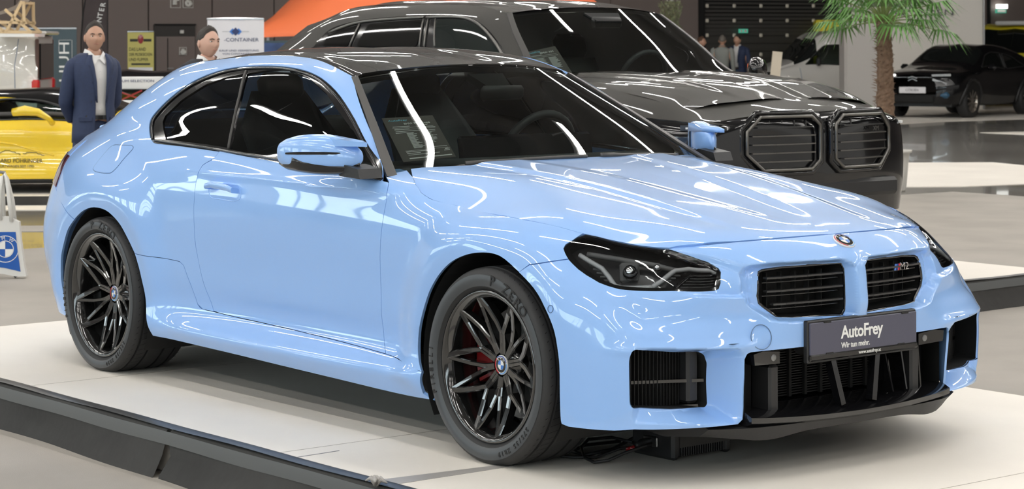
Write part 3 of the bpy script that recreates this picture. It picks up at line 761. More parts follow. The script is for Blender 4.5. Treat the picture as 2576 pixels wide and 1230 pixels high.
# rear end of quarter panel
qp = cat(qp, np.array([(Gs.tu[0] - .02, v) for v in np.linspace(tvE - .01, Gs.tv[8], 8)]))
o = panel('quarter_panel', Gs, qp, BL, coupe, step=FINE); o['label'] = 'rear quarter with roof rail and windscreen pillar'; quarter_r, quarter_l = both(o)
# black window surround, glass
gr = Gs.inv(P_('409,322 408,305 414,290 455,251 516,212 565,194 614,184 599,237 582,312 572,371 516,362 416,351'))
gd = Gs.inv(P_('621,184 604,246 587,320 577,375 614,383 699,395 820,419 951,438 922,391 889,329 856,285 820,234 776,194 728,178 673,175'))
dlo_c = smooth_closed(dlo, 3, closed=False)
tr = cat(dlo_c, Gs.inv(P_('978,458 900,441 820,424 695,406 620,393')))
o = panel('window_surround', Gs, tr, M['gloss'], coupe, holes=[gr, gd], step=.012, gap=.0005, off=-.003, flange=.01); both(o)
o = panel('quarter_window', Gs, gr, M['tint'], coupe, step=.02, gap=0, off=-.008, flange=0); both(o)
o = panel('door_window', Gs, gd, M['sideglass'], coupe, step=.02, gap=0, off=-.008, flange=0); both(o)
def strip(name, surf, uvline, w, m, off=.001, parent=None, r=None):
    """a slim moulding laid along a line on a surface"""
    uv = np.asarray(uvline); p = surf.ev(uv[:, 0], uv[:, 1]); n = surf.norm(uv[:, 0], uv[:, 1]); p = p + n * off
    return MB().tube(p, w, 6).obj(name, m, parent or coupe, smooth=True)
o = strip('window_moulding', Gs, resample(smooth_closed(Gs.inv(P_('384,350 383,340 383,312 392,293 424,258 471,221 518,197 566,181 614,173 687,171.5 731,176 781,190 815,212 851,250 888,308 924,376 972,452')), 3, closed=False), .02, False), .0045, M['gloss']); both(o)
o = strip('belt_moulding', Gs, resample(Gs.inv(P_('386,352 416,357 516,371 620,389 699,401 820,425 900,441 974,455')), .03, False), .005, M['gloss'], .002); both(o)
o = strip('pillar_trim', Gs, resample(Gs.inv(P_('618,178 602,240 586,310 574,374')), .03, False), .007, M['trimgrey'], -.002); both(o)
# front fender
fd = cat(doorf[::-1], iv(B_, '978,458 964,421'), iv(B_, '1004,423 1031,424 1038,445 1046,464 1060,485'), arcs(B_, '1075,495 1090,503 1150,517 1229,536 1300,549 1376,563.5 1420,574 1467,587', 3), iv(B_, '1440,605 1423,615 1418,625 1430,651 1380,658 1332,665 1306,685'), af[::-1], iv(B_, '1002,903'))
o = panel('front_fender', B_, fd, BL, coupe, step=FINE); both(o)
# bonnet
Hs = HOOD
rear = np.array([(u, v) for u, v in zip(np.interp(np.linspace(0, 1, 8), [0, .25, 1], [.085, .105, .125]), np.linspace(Hs.tv[0] + .12, Hs.tv[-1], 8))])
hd_front = iv(Hs, '1467,587 1537,603 1613,617.5 1655,622 1683.5,623 1700,619 1750,614.5 1850,606.5 1900,602.7 2000,594.5 2060,589.5')
_c0 = Hs.inv([(2085, 587.5)])[0]
hcen = np.array([(_c0[0], Hs.tv[-1])])
hs_side = iv(Hs, '1034,425 1038,445 1046,464 1060,485 1075,495 1090,503 1150,517 1229,536 1300,549 1376,563.5 1420,574')
hrear_edge = Hs.inv(P_('1060,421.5 1105,419.5 1200,413 1339,402.5 1400,399'))
hfu = hd_front[-1][0] + .004
hp = cat(hs_side, hd_front, np.array([(hfu, Hs.tv[-1])]), np.array([(hrear_edge[-1][0] - .0, Hs.tv[-1])]), hrear_edge[::-1])
def join_mirror(o, name):
    q = mirror_y(o); a, b = o.data, q.data
    va = np.zeros(len(a.vertices) * 3); a.vertices.foreach_get('co', va); vb = np.zeros(len(b.vertices) * 3); b.vertices.foreach_get('co', vb)
    na = np.zeros(len(a.loops) * 3); a.corner_normals.foreach_get('vector', na); nb = np.zeros(len(b.loops) * 3); b.corner_normals.foreach_get('vector', nb)
    V = np.concatenate([va.reshape(-1, 3), vb.reshape(-1, 3)]); k = len(a.vertices)
    F = [tuple(p.vertices) for p in a.polygons] + [tuple(i + k for i in p.vertices) for p in b.polygons]
    sm = [p.use_smooth for p in a.polygons] + [p.use_smooth for p in b.polygons]
    me = bpy.data.meshes.new(name); me.from_pydata([tuple(v) for v in V], [], F)
    for m in a.materials: me.materials.append(m)
    me.polygons.foreach_set('use_smooth', sm); me.update()
    me.normals_split_custom_set([tuple(x) for x in np.concatenate([na.reshape(-1, 3), nb.reshape(-1, 3)])])
    bpy.data.objects.remove(q); o.data = me; return o
o = panel('bonnet', Hs, hp, BL, coupe, step=.011, gap=0, flange=.012); join_mirror(o, 'bonnet')
# front bumper with the nose
kid = B_.inv(KID_IN); kid[:, 0] = np.minimum(kid[:, 0], B_.tu[-1] - .040)
vnt = roundpoly(B_.inv(VNT_IN), .02)
nose = iv(B_, '1683.5,626.5 1700,622 1750,617.5 1850,609.5 1900,605.7 2000,597.5 2060,592.5')
uE = B_.tu[-1]
cen = iv(B_, '1868,1055 1868,1038 1871,950 1873,904 1880,890 1889,886 2004,874')
vc = cen[-1][1]
bumper = cat(af2, iv(B_, '1430,1073 1480,1079 1546,1083 1595,1080 1700,1079 1800,1073 1856,1067'), cen, np.array([(uE, vc + .002), (uE, nose[-1][1] + .002)]), nose[::-1], iv(B_, '1735,643.5 1781,659 1807,674 1813.5,684 1813,712 1808,727 1796,732 1690,732 1558,727.5 1531,720 1507,711 1476,693 1455,678 1430,653 1380,660 1332,667'))
def sz2uv(surf, pts, u0):
    U, Vv = np.meshgrid(np.linspace(u0, surf.tu[-1], 300), np.linspace(surf.tv[0], surf.tv[-1], 160), indexing='ij'); U = U.ravel(); Vv = Vv.ravel(); P = surf.base(U, Vv); o = []
    for s_, z_ in pts:
        i = int(np.argmin((P[:, 1] - s_) ** 2 + (P[:, 2] - z_) ** 2 + 1e-4 * (P[:, 0] < .5))); u, v = U[i], Vv[i]
        for _ in range(5):
            e = 1e-3; A = surf.base(np.array([u, u + e, u]), np.array([v, v, v + e]))[:, [1, 2]]
            J = np.stack([(A[1] - A[0]) / e, (A[2] - A[0]) / e], 1); st = np.linalg.solve(J, np.array([s_, z_]) - A[0]); u += np.clip(st[0], -.02, .02); v += np.clip(st[1], -.02, .02)
        o.append((u, v))
    return np.array(o)
crs = [sz2uv(B_, resample(q, .03), B_.tu[14]) for q in (_v_out, _k_out)]
o = panel('front_bumper', B_, bumper, BL, coupe, holes=[kid, vnt], creases=crs, step=.0072, gap=0, flange=.008, hgap=0); join_mirror(o, 'front_bumper')
# rear bumper, lamp, deck
_ru = B_.tu
rb_side = iv(B_, '187,553 159,519 140,472')
vb9 = rb_side[-1][1]
rb = cat(ar, rb_side, np.array([(u, vb9 + .02) for u in np.linspace(rb_side[-1][0] - .05, _ru[0], 10)]), np.array([(_ru[0], _v) for _v in np.linspace(vb9, B_.tv[0], 5)]), np.array([(u, B_.tv[0] + .01) for u in np.linspace(_ru[0], ar[0][0] - .02, 10)]))
o = panel('rear_bumper', B_, rb, BL, coupe, step=.02, gap=0); join_mirror(o, 'rear_bumper')
lamp_r = np.array([(u, v) for u, v in [(rb_side[-1][0], vb9 + .004), (rb_side[-1][0] + .012, vb9 + .06), (rb_side[-1][0] - .005, vb9 + .13), (rb_side[-1][0] - .4, vb9 + .13), (rb_side[-1][0] - .45, vb9 + .02)]])
M['tail'] = mat('tail_lamp_red', (0.10, 0.008, 0.01), 0.12, coat=1.0)
o = panel('tail_lamp', B_, lamp_r, M['tail'], coupe, step=.015, gap=0, off=.004); both(o)
dk = np.array([(lamp_r[2][0], vb9 + .13), (lamp_r[2][0], B_.tv[-1]), (_ru[0], B_.tv[-1]), (_ru[0], vb9 + .02), (lamp_r[4][0], vb9 + .02), (lamp_r[3][0], lamp_r[3][1])])
o = panel('boot_lid', B_, dk, BL, coupe, step=.02, gap=0); join_mirror(o, 'boot_lid')
# roof, rear window, rear deck: loft between the roof rails
def tops_grid():
    cen = {11: (-1.25, 1.338), 10: (-1.52, 1.378), 9: (-1.76, 1.398), 8: (-2.12, 1.402), 7: (-2.48, 1.382), 6: (-2.80, 1.335), 5: (-3.03, 1.235), 4: (-3.25, 1.115), 3: (-3.45, 1.045)}
    C = []
    for i, k in enumerate(range(3, 12)):
        e = Gs.G[i, -1]; cx, cz = cen[k]; row = []
        for f in (1, .85, .6, .3, 0):
            s = e[1] * f; t = 1 - f; w = 1 - (1 - t) ** 2.2
            row.append((e[0] + (cx - e[0]) * (1 - f * f), s, e[2] + (cz - e[2]) * w))
        C.append(row)
    return np.array(C)
def tops_disp(P, N):
    out = np.zeros_like(P); x, s, z = P.T
    out[:, 2] -= .012 * sstep(.52, .545, s) * sstep(-2.6, -2.4, x)     # roof ditch
    out[:, 2] += .006 * (1 - sstep(.15, .22, np.abs(s - .30))) * sstep(-2.5, -2.3, x) * (1 - sstep(-1.5, -1.3, x)) # twin humps
    return out
TOPS = Surf(tops_grid(), disp=tops_disp)
def rect(surf, u0, u1, v0, v1, n=30): return cat(np.stack([np.linspace(u0, u1, n), np.full(n, v0)], 1), np.stack([np.full(8, u1), np.linspace(v0, v1, 8)], 1), np.stack([np.linspace(u1, u0, n), np.full(n, v1)], 1), np.stack([np.full(8, u0), np.linspace(v1, v0, 8)], 1))
tuT, tvT = TOPS.tu, TOPS.tv
o = panel('roof', TOPS, rect(TOPS, tuT[3] + .10, tuT[-1] - .006, 0.002, tvT[-1]), M['carbon'], coupe, step=.02, gap=0); join_mirror(o, 'roof')['label'] = 'black carbon roof panel'
o = panel('rear_window', TOPS, rect(TOPS, tuT[1] - .02, tuT[3] + .098, 0.004, tvT[-1]), M['tint'], coupe, step=.03, gap=0, flange=0); join_mirror(o, 'rear_window')
o = panel('rear_deck', TOPS, rect(TOPS, tuT[0], tuT[1] - .022, 0.0, tvT[-1]), BL, coupe, step=.03, gap=0); join_mirror(o, 'rear_deck')
lipm = MB().tube([(-3.44 - .12 * (1 - abs(y) / .56), y, 1.028 + .022 * (1 - (abs(y) / .56) ** 4)) for y in np.linspace(-.56, .56, 25)], [.012 + .020 * (1 - (abs(y) / .56) ** 2) for y in np.linspace(-.56, .56, 25)], 10).obj('rear_spoiler', BL, coupe, smooth=True)
# windscreen
def ws_grid():
    eb = Gs.ev(pil[:, 0], pil[:, 1]); eb[:, 1] *= -1     # base -> header along the pillar
    T5 = (-.14, 0, .33, .66, 1.0); c0, c1 = np.array((-.655, 0, .992)), np.array((-1.262, 0, 1.342))
    e = [eb[0] + (eb[-1] - eb[0]) * t + np.array([0, 0, .004 * math.sin(PI * max(t, 0))]) for t in T5]
    c = [c0 + (c1 - c0) * t + np.array([0, 0, .006 * math.sin(PI * max(t, 0))]) for t in T5]
    G = []
    for f in (1.0, .85, .65, .45, .22, 0):
        row = []
        for a, b in zip(e, c):
            w = 1 - f ** 2; p = a + (b - a) * w; p = np.array((a[0] + (b[0] - a[0]) * w, a[1] * f, a[2] + (b[2] - a[2]) * w)); row.append(p)
        G.append(row)
    return np.array(G)
WS = Surf(ws_grid())
o = panel('windscreen', WS, rect(WS, .012, WS.tu[-1], 0.0, WS.tv[-1] - .004), M['glass'], coupe, step=.03, gap=0, flange=0, off=-.004); join_mirror(o, 'windscreen')
o = panel('windscreen_trim', WS, rect(WS, -.008, .026, .0, WS.tv[-1]), M['trimgrey'], coupe, step=.012, gap=0, flange=.012, off=.002); both(o)
o = panel('windscreen_border', WS, rect(WS, .026, WS.tu[-1], WS.tv[-1] - .055, WS.tv[-1] - .004), M['gloss'], coupe, step=.03, gap=0, flange=0, off=-.009); join_mirror(o, 'windscreen_border')
# cowl and wipers
cw = MB()
for i in range(24):
    pass
cowl = MB().tube([(-.60 - .20 * (y / .72) ** 2, y, .945 - .01 * abs(y)) for y in np.linspace(-.74, .74, 31)], .03, 8).obj('scuttle', M['satin'], coupe, smooth=True)
for y0, y1 in ((-.50, .02), (.10, .62)):
    pts = [(-.615 - .18 * (y / .72) ** 2 + .02, y, .985 - .03 * (y / .72) ** 2) for y in np.linspace(y0, y1, 14)]
    w = MB().tube(pts, [.012] * 3 + [.009] * 11, 6).obj('wiper', M['trimgrey'], coupe, smooth=True)
# fuel flap and other small shut lines
ff = roundpoly(Gs.inv(P_('290,364 332,366 337,372 310,401 293,423 280,435 239,431 233,424 256,394 278,369')), .02)
o = panel('fuel_flap', Gs, ff, BL, coupe, step=.015, gap=0.001, off=.0015, flange=.004)
strip('fuel_flap_seam', Gs, resample(inset(resample(ff, .01), -.0008), .015), .0013, M['gap'], .0)
def disc_on(name, surf, px, r, m, parent, off=.001, ring=None):
    u, v = surf.inv([px])[0]; P0 = surf.ev([u], [v])[0]; N0 = surf.norm([u], [v])[0]
    t1 = np.cross(N0, [0, 0, 1.]); t1 /= np.linalg.norm(t1); t2 = np.cross(N0, t1); n = 28
    pts = [P0 + N0 * off + r * (math.cos(2 * PI * k / n) * t1 + math.sin(2 * PI * k / n) * t2) for k in range(n)]
    if ring:
        o = MB().tube(pts, ring, 6, closed=True).obj(name, m, parent, smooth=True)
    else: o = mesh(name, pts + [P0 + N0 * (off + .001)], [(k, (k + 1) % n, n) for k in range(n)], m, parent)
    return o, P0, N0
disc_on('towing_eye_cover', B_, (1914, 848), .040, M['gap'], coupe, off=.0025, ring=.0014)
both(disc_on('parking_sensor', B_, (1385, 777), .012, M['gap'], coupe, ring=.0010)[0])
# door handle
hv = roundpoly(B_.inv(P_('530,460 603,466 607,500 590,507 530,498 524,480')), .02)
def handle():
    c = B_.inv(P_('532,470 545,466 565,469 585,474 600,481')); p = B_.ev(c[:, 0], c[:, 1]); n = B_.norm(c[:, 0], c[:, 1])
    pts = [p[0] + n[0] * .004] + [p[i] + n[i] * .030 for i in range(5)] + [p[4] + n[4] * .004]
    m = MB()
    for k in range(len(pts) - 1): pass
    q = resample(np.array(pts), .02, False); N = len(q); V = []; 
    for i, a in enumerate(q):
        w = .014 * (.75 + .25 * math.sin(PI * i / (N - 1)))
        nn = n[2]; up = np.array([0.05, 0, 1.0])
        for k in range(10):
            an = 2 * PI * k / 10; V.append(a + up * (math.cos(an) * w) + nn * (math.sin(an) * .007))
    F = [(i * 10 + k, i * 10 + (k + 1) % 10, (i + 1) * 10 + (k + 1) % 10, (i + 1) * 10 + k) for i in range(N - 1) for k in range(10)] + [tuple(range(10)), tuple(range((N - 1) * 10, N * 10))[::-1]]
    m.add(V, F); o = m.obj('door_handle', BL, door_r, angle=1.0)
    # dish behind
    return o
hnd = handle(); q = mirror_y(hnd, door_l)
o = strip('handle_recess_edge', B_, resample(hv, .012), .0016, BL, .0, parent=door_r)

# ---- headlamps
lampuv = resample(smooth_closed(B_.inv(LAMP), 2), .012)
def fill(name, surf, uv, m, off, parent, step=.02, flange=0, holes=(), **k): return panel(name, surf, uv, m, parent, holes=holes, step=step, gap=0, flange=flange, off=off, **k)
M['lamphouse'] = mat('lamp_housing', (0.03, 0.03, 0.032), 0.3, coat=.5)
M['lampgrey'] = mat('lamp_grey_trim', (0.20, 0.20, 0.20), 0.35)
M['drl'] = mat('light_guide', (0.75, 0.76, 0.77), 0.25, coat=.4)
hl = fill('headlamp', B_, lampuv, M['lamphouse'], -.055, coupe, flange=-.050); 
lin = inset(lampuv, .016)
o = fill('lamp_bezel', B_, lampuv, M['gloss'], -.004, hl, step=.014, holes=[lin], flange=.01)
fill('lens', B_, lampuv, M['lens'], -.001, hl)
def guide(px, w, m, off, nm='light_guide', r=None):
    uv = resample(B_.inv(P_(px)), .015, False); return strip(nm, B_, uv, w, m, off, parent=hl)
guide('1456,634 1480,650 1512,668 1530,690 1545,712 1562,718 1640,716', .0085, M['drl'], -.016)
guide('1640,716 1665,700 1700,672 1735,668 1790,672 1803,680', .0085, M['drl'], -.016)
guide('1474,625 1520,632 1560,638 1640,650 1730,668', .010, M['lampgrey'], -.030, 'upper_trim')
for k in range(6): guide('%d,%d %d,%d' % (1478 + 9 * k, 652 + 10 * k, 1500 + 8 * k, 658 + 8 * k), .0035, M['lampgrey'], -.032, 'fin')
for k in range(5): guide('%d,%d %d,%d' % (1640 + 14 * k, 704 - 7 * k, 1668 + 12 * k, 704 - 7 * k), .0035, M['lampgrey'], -.032, 'fin')
for k in range(5): guide('%d,%.1f 1806,%.1f' % (1722 - 9 * k, 693 + 8 * k, 693 + 8 * k), .0036, M['gloss'], -.014, 'slat')
guide('1700,724 1725,700 1740,688 1800,688', .006, M['gloss'], -.012, 'corner_frame')
def lampunit(px, r, nm):
    u, v = B_.inv([px])[0]; p = B_.ev([u], [v])[0]; n = np.array([.86, -.5, .1]); n /= np.linalg.norm(n); c = p + B_.norm([u], [v])[0] * -.038
    q = Vector(n).to_track_quat('Z', 'Y').to_matrix()
    m = MB(); m.box(c - n * .01, (r * 2.5, r * 2.5, .03), q, bevel=.008); m.obj(nm + '_bezel', M['lampgrey'], hl, angle=.6)
    m = MB(); m.lathe([(r * math.sin(a), r * .7 * math.cos(a)) for a in np.linspace(PI / 2, 0, 8)], 24)
    m.V = [tuple(c + n * .008 + np.array(q @ Vector(v))) for v in m.V]; m.obj(nm, M['chrome'], hl, smooth=True)
lampunit((1583, 668), .026, 'projector_lens'); lampunit((1656, 655), .014, 'small_lens')
def mirror_tree(o, parent):
    q = mirror_y(o, parent)
    for c in list(o.children): mirror_tree(c, q)
    return q
mirror_tree(hl, coupe)
# ---- kidney grilles
def bx_between(m, a, b, h, d, up=(0, 0, 1)):
    a, b = Vector(a), Vector(b); t = (b - a); L_ = t.length; t.normalize(); u = Vector(up); n = t.cross(u).normalized(); u = n.cross(t)
    V = []
    for e in (a, b):
        for i, j in ((-1, -1), (1, -1), (1, 1), (-1, 1)): V.append(e + n * (i * d / 2) + u * (j * h / 2))
    m.add(V, [(0, 3, 2, 1), (4, 5, 6, 7), (0, 1, 5, 4), (1, 2, 6, 5), (2, 3, 7, 6), (3, 0, 4, 7)]); return m
kp = B_.ev(kid[:, 0], kid[:, 1]); klo, khi = kp[:, 2].min(), kp[:, 2].max(); kin, kout = -kp[:, 1].max(), -kp[:, 1].min(); hs = khi - klo
M['grille'] = mat('grille_slat', (0.03, 0.03, 0.03), 0.3, coat=.4)
M['radiator'] = mat('radiator_fins', (0.009, 0.009, 0.009), 0.6)
def gx(s): return float(np.interp(s, [.0, .1, .2, .3, .4, .5], [.800, .798, .792, .780, .760, .730]))
def pocket(name, surf, uv, depth, m, parent, start=.004, shrink=.002, back=True):
    """dark box whose mouth follows an opening cut in a surface"""
    q = inset(resample(uv, .008), shrink); p = surf.ev(q[:, 0], q[:, 1]); n = surf.norm(q[:, 0], q[:, 1]); a = p - n * start; b = p + np.array([-depth, 0, 0]); b[:, 0] = b[:, 0].min() + .3 * (b[:, 0] - b[:, 0].min()); k = len(q)
    V = list(a) + list(b); F = [(i, (i + 1) % k, k + (i + 1) % k, k + i) for i in range(k)] + ([tuple(range(k, 2 * k))] if back else [])
    return MB().add(V, F).obj(name, m, parent)
def kidney():
    kf = strip('kidney_grille', B_, resample(kid, .015), .006, M['gloss'], -.004)
    pocket('grille_surround', B_, kid, .10, M['matte'], kf, start=.0008, shrink=.0012)
    ys = np.linspace(kin, kout, 9)
    hs = (khi - klo)
    for k, (fz, thick) in enumerate(((.13, .011), (.23, .005), (.39, .011), (.49, .005), (.65, .011), (.75, .005))):
        z = khi - hs * (fz * .95 + .06); y1 = kout - (.03 if fz < .6 else .055); m = MB(); pts = [(gx(s) - (.0 if thick > .01 else .018), -s, z - .012 * (s / .4) ** 2 * 0) for s in np.linspace(kin + .01, y1, 7)]
        for a, b in zip(pts, pts[1:]): bx_between(m, a, b, thick * .55, thick * 2.2)
        m.obj('slat', M['grille'], kf)
    m = MB()
    for s in np.linspace(kin + .06, kout - .07, 5): bx_between(m, (gx(s) - .05, -s, klo + .03), (gx(s) - .05, -s, khi - .02), .004, .02, up=(0, 1, 0))
    m.obj('grille_rib', M['matte'], kf)
    m = MB(); m.box((.66, -(kin + kout) / 2, (klo + khi) / 2), (.02, kout - kin + .1, hs + .10)); m.obj('radiator', M['matte'], kf)
    return kf
kg = kidney(); kl = mirror_tree(kg, coupe)
fr = frame3((gx(.27) + .012, .27, khi - hs * .19), (0, 1, 0), (0, 0, 1))
for i, (c, cc) in enumerate((('a', (0.1, .25, .7)), ('b', (.03, .06, .3)), ('c', (.6, .03, .05)))):
    m = MB().prism([(-.052 + .009 * i, -.011), (-.045 + .009 * i, -.011), (-.040 + .009 * i, .011), (-.047 + .009 * i, .011)], 0, .003); m.V = [tuple(fr @ Vector(v)) for v in m.V]; m.obj('badge_stripe', mat('badge_stripe_' + c, cc, .3), kl)
text('grille_badge', 'M2', .036, M['chrome'], kl, fr, ext=.002)
# ---- roundel badges
def roundel(o_, n_, up_, r, parent, coloured=True):
    n_ = Vector(n_).normalized(); fr = Matrix.Translation(Vector(o_)) @ n_.to_track_quat('Z', 'Y').to_matrix().to_4x4()
    up = Vector(up_); zl = fr.to_3x3().inverted() @ up; ang = math.atan2(zl.x, zl.y); fr = fr @ Matrix.Rotation(-ang, 4, 'Z')
    def put(m, nm, mt):
        m.V = [tuple(fr @ Vector(v)) for v in m.V]; return m.obj(nm, mt, parent, angle=.6)
    bd = put(MB().lathe([(0, .004), (r * .96, .003), (r, .001), (r, -.003)], 32), 'badge', M['white'])
    def ring(r0, r1, a0, a1, h, mt, nm='badge_ring'):
        m = MB().lathe([(r0, h - .001), (r0, h), (r1, h), (r1, h - .001)], max(3, int(24 * (a1 - a0) / (2 * PI))), a0=a0, a1=a1)
        m.V = [tuple(fr @ Vector(v)) for v in m.V]; m.obj(nm, mt, parent)
    if coloured:
        cols = [(.02, .06, .35), (.55, .02, .03), (.12, .35, .75)]
        for i, c in enumerate(cols): ring(r * .84, r * .93, PI * (2 * i / 3 + .1), PI * (2 * (i + 1) / 3 - .04 + .1), .0045, mat('badge_colour', c, .3))
    ring(r * .50, r * .76, 0, 2 * PI * .9999, .0045, M['gloss'])
    for k in range(4):
        m = MB(); n = 6; pts = [(0, 0)] + [(r * .47 * math.cos(k * PI / 2 + PI / 2 * i / n), r * .47 * math.sin(k * PI / 2 + PI / 2 * i / n)) for i in range(n + 1)]
        m.prism(pts, .003, .0048); put(m, 'badge_quarter', M['badgeblue'] if k % 2 else M['white'])
    for ch, a in (('B', 50), ('M', 90), ('W', 130)):
        t = fr @ Matrix.Rotation(R(90 - a + 0), 4, 'Z') @ Matrix.Translation((0, r * .63, .0047))
        text('badge_letter', ch, r * .26, M['whiteprint'], parent, t, ext=.0003)
    return bd
u, v = B_.inv([(2121, 607)])[0]
HOODZ = B_.ev([B_.tu[-1]], [v])[0]
bu_, bv_ = B_.tu[-1], v; bp = B_.ev([bu_], [bv_])[0]; bn = B_.norm([bu_ - .01], [bv_])[0]; bn[1] = 0
roundel(bp + bn * .002, bn, (-1, 0, 1), .040, coupe)
# ---- side intakes
def side_intake():
    p = B_.ev(vnt[:, 0], vnt[:, 1]); zl, zh = p[:, 2].min(), p[:, 2].max(); s0, s1 = -p[:, 1].max(), -p[:, 1].min()
    x_of = lambda s: float(np.interp(s, [.5, .6, .7, .8, .9], [.69, .68, .665, .615, .50]))
    si = pocket('side_intake', B_, vnt, .11, M['matte'], coupe, start=.001, shrink=.0006)
    zm = zl + (zh - zl) * .42
    m = MB(); bx_between(m, (x_of(s0) - .02, -s0 - .005, zm), (x_of(s1) - .035, -s1 + .01, zm), .010, .03); m.obj('crossbar', M['gloss'], si)
    m = MB(); m.box((x_of(s0) - .065, -(s0 + .040), (zl + zh) / 2), (.08, .050, (zh - zl) * .88), bevel=.01); m.obj('air_guide', M['satin'], si)
    m = MB(); bx_between(m, (x_of(s0) - .05, -s0 - .01, zl + .006), (x_of(s1) - .06, -s1 + .012, zl + .006), .008, .07); m.obj('lower_ledge', M['gloss'], si)
    m = MB()
    for s in np.linspace(s0 + .07, s1 - .01, 20): m.box((x_of(s) - .06, -s, (zl + zh) / 2), (.012, .0025, (zh - zl) * .9))
    m.obj('cooler_fins', M['radiator'], si)['kind'] = 'stuff'
    c = (x_of(s1) - .030, -(s1 - .050), zh - .038)
    m = MB(); m.box(c, (.05, .07, .058), bevel=.008); m.obj('sensor_housing', M['satin'], si)
    m = MB().lathe([(0, .028), (.015, .028), (.018, .026), (.018, .02)], 20, 'x', c); m.obj('parking_sensor', M['trimgrey'], si, smooth=True)
    return si
mirror_tree(side_intake(), coupe)
# ---- centre intake, splitter
zt = float(B_.ev([uE], [vc])[0][2])
ce = P_('1868,1038 1871,950 1873,904'); ceP = [onx(a, b, .775) for a, b in ce]
sE = .475
ci = MB(); ci.add([(.60, -.60, .10), (.60, .60, .10), (.60, .60, zt + .02), (.60, -.60, zt + .02)], [(0, 1, 2, 3)])
ci.add([(.80, -.56, zt + .03), (.60, -.60, zt + .03), (.60, .60, zt + .03), (.80, .56, zt + .03)], [(0, 1, 2, 3)])
for sg in (-1, 1): ci.add([(.775, sg * sE, .14), (.775, sg * sE, zt + .02), (.60, sg * (sE + .06), zt + .02), (.60, sg * (sE + .06), .14)], [(0, 1, 2, 3)])
cin = ci.obj('centre_intake', M['matte'], coupe)
m = MB()
for z in np.arange(.235, zt, .0085): m.box((.645, 0, z), (.01, .62, .003))
m.obj('radiator_fins', M['radiator'], cin)['kind'] = 'stuff'
for y in np.linspace(-.30, .30, 9): MB().box((.655, y, (.23 + zt) / 2), (.012, .012, zt - .23)).obj('radiator_post', M['matte'], cin)
for sg in (-1, 1):
    MB().box((.735, sg * .345, .285), (.09, .045, .165), bevel=.008).obj('air_guide', M['satin'], cin)
    m = MB(); bx_between(m, (.80, sg * .12, zt - .01), (.82, sg * .075, .215), .022, .03, up=(0, 1, 0)); m.obj('strut', M['gloss'], cin, angle=.5)
    m = MB(); m.prism([(.0, -.0), (.12, -.005), (.12, .034), (.04, .042), (-.005, .036)], -.02, .02, fn=lambda a, b, h: (.785 - a * .05 + h, sg * (.460 - a), zt - .047 + b)); m.obj('sensor_bar', M['gloss'], cin)
    MB().lathe([(0, .017), (.011, .017), (.012, .014), (.012, .0)], 18, 'x', (.785, sg * .370, zt - .030)).obj('parking_sensor', M['lampgrey'], cin, smooth=True)
    for q, yy in (((0, .20), (1, .29), (2, .385)) if sg > 0 else ()):
        m = MB(); bx_between(m, (.72, sg * yy, zt), (.775 - .02 * q, sg * (yy + .005), .22), .007, .06, up=(0, 1, 0)); m.obj('vertical_vane', M['gloss'], cin)
MB().box((.70, -.425, .29), (.03, .10, .19), bevel=.02).obj('side_blank', M['gloss'], cin, angle=.5)
for sg in (-1,):
    MB().box((.70, .38, .30), (.02, .17, .17), bevel=.02).obj('radar_cover', M['gloss'], cin)
def plan(y, o=0.0): return float(np.interp(abs(y), [0, .2, .35, .45, .52, .60, .66], [.852, .846, .832, .815, .79, .74, .68])) + o
ys = np.linspace(-.485, .485, 41)
def loft(secs, name, m, parent, closed=True, smooth=True, cap=True, angle=None):
    n = len(secs[0]); V = [tuple(p) for s in secs for p in s]; F = []
    for i in range(len(secs) - 1):
        for k in range(n if closed else n - 1):
            k2 = (k + 1) % n; F.append((i * n + k, i * n + k2, (i + 1) * n + k2, (i + 1) * n + k))
    if cap and closed: F.append(tuple(range(n))[::-1]); F.append(tuple(range((len(secs) - 1) * n, len(secs) * n)))
    mm = MB().add(V, F); return mm.obj(name, m, parent, smooth=smooth, angle=angle)
loft([[(plan(y, .012), y, .183 + .012 * (abs(y) / .48) ** 2), (plan(y, .012), y, .197 + .016 * (abs(y) / .48) ** 2), (plan(y, -.02), y, .212 + .016 * (abs(y) / .48) ** 2), (.60, y, .225), (.60, y, .16), (plan(y, -.01), y, .172 + .012 * (abs(y) / .48) ** 2)] for y in ys], 'splitter', M['gloss'], coupe, angle=.5)
ys2 = np.linspace(-.60, .60, 41)
loft([[(plan(y, -.005), y, .178), (plan(y, -.02) - .03 * (abs(y) / .6) ** 3, y, .150 - .018 * math.sin(PI * min(1, abs(abs(y) - .38) / .30 + .0)) * 0 - .02 * math.exp(-((abs(y) - .40) / .12) ** 2)), (.62 - .1 * (abs(y) / .6) ** 2, y, .128 - .015 * math.exp(-((abs(y) - .40) / .12) ** 2)), (.30, y, .15), (.30, y, .20), (.6, y, .21)] for y in ys2], 'undertray', M['satin'], coupe, angle=.6)
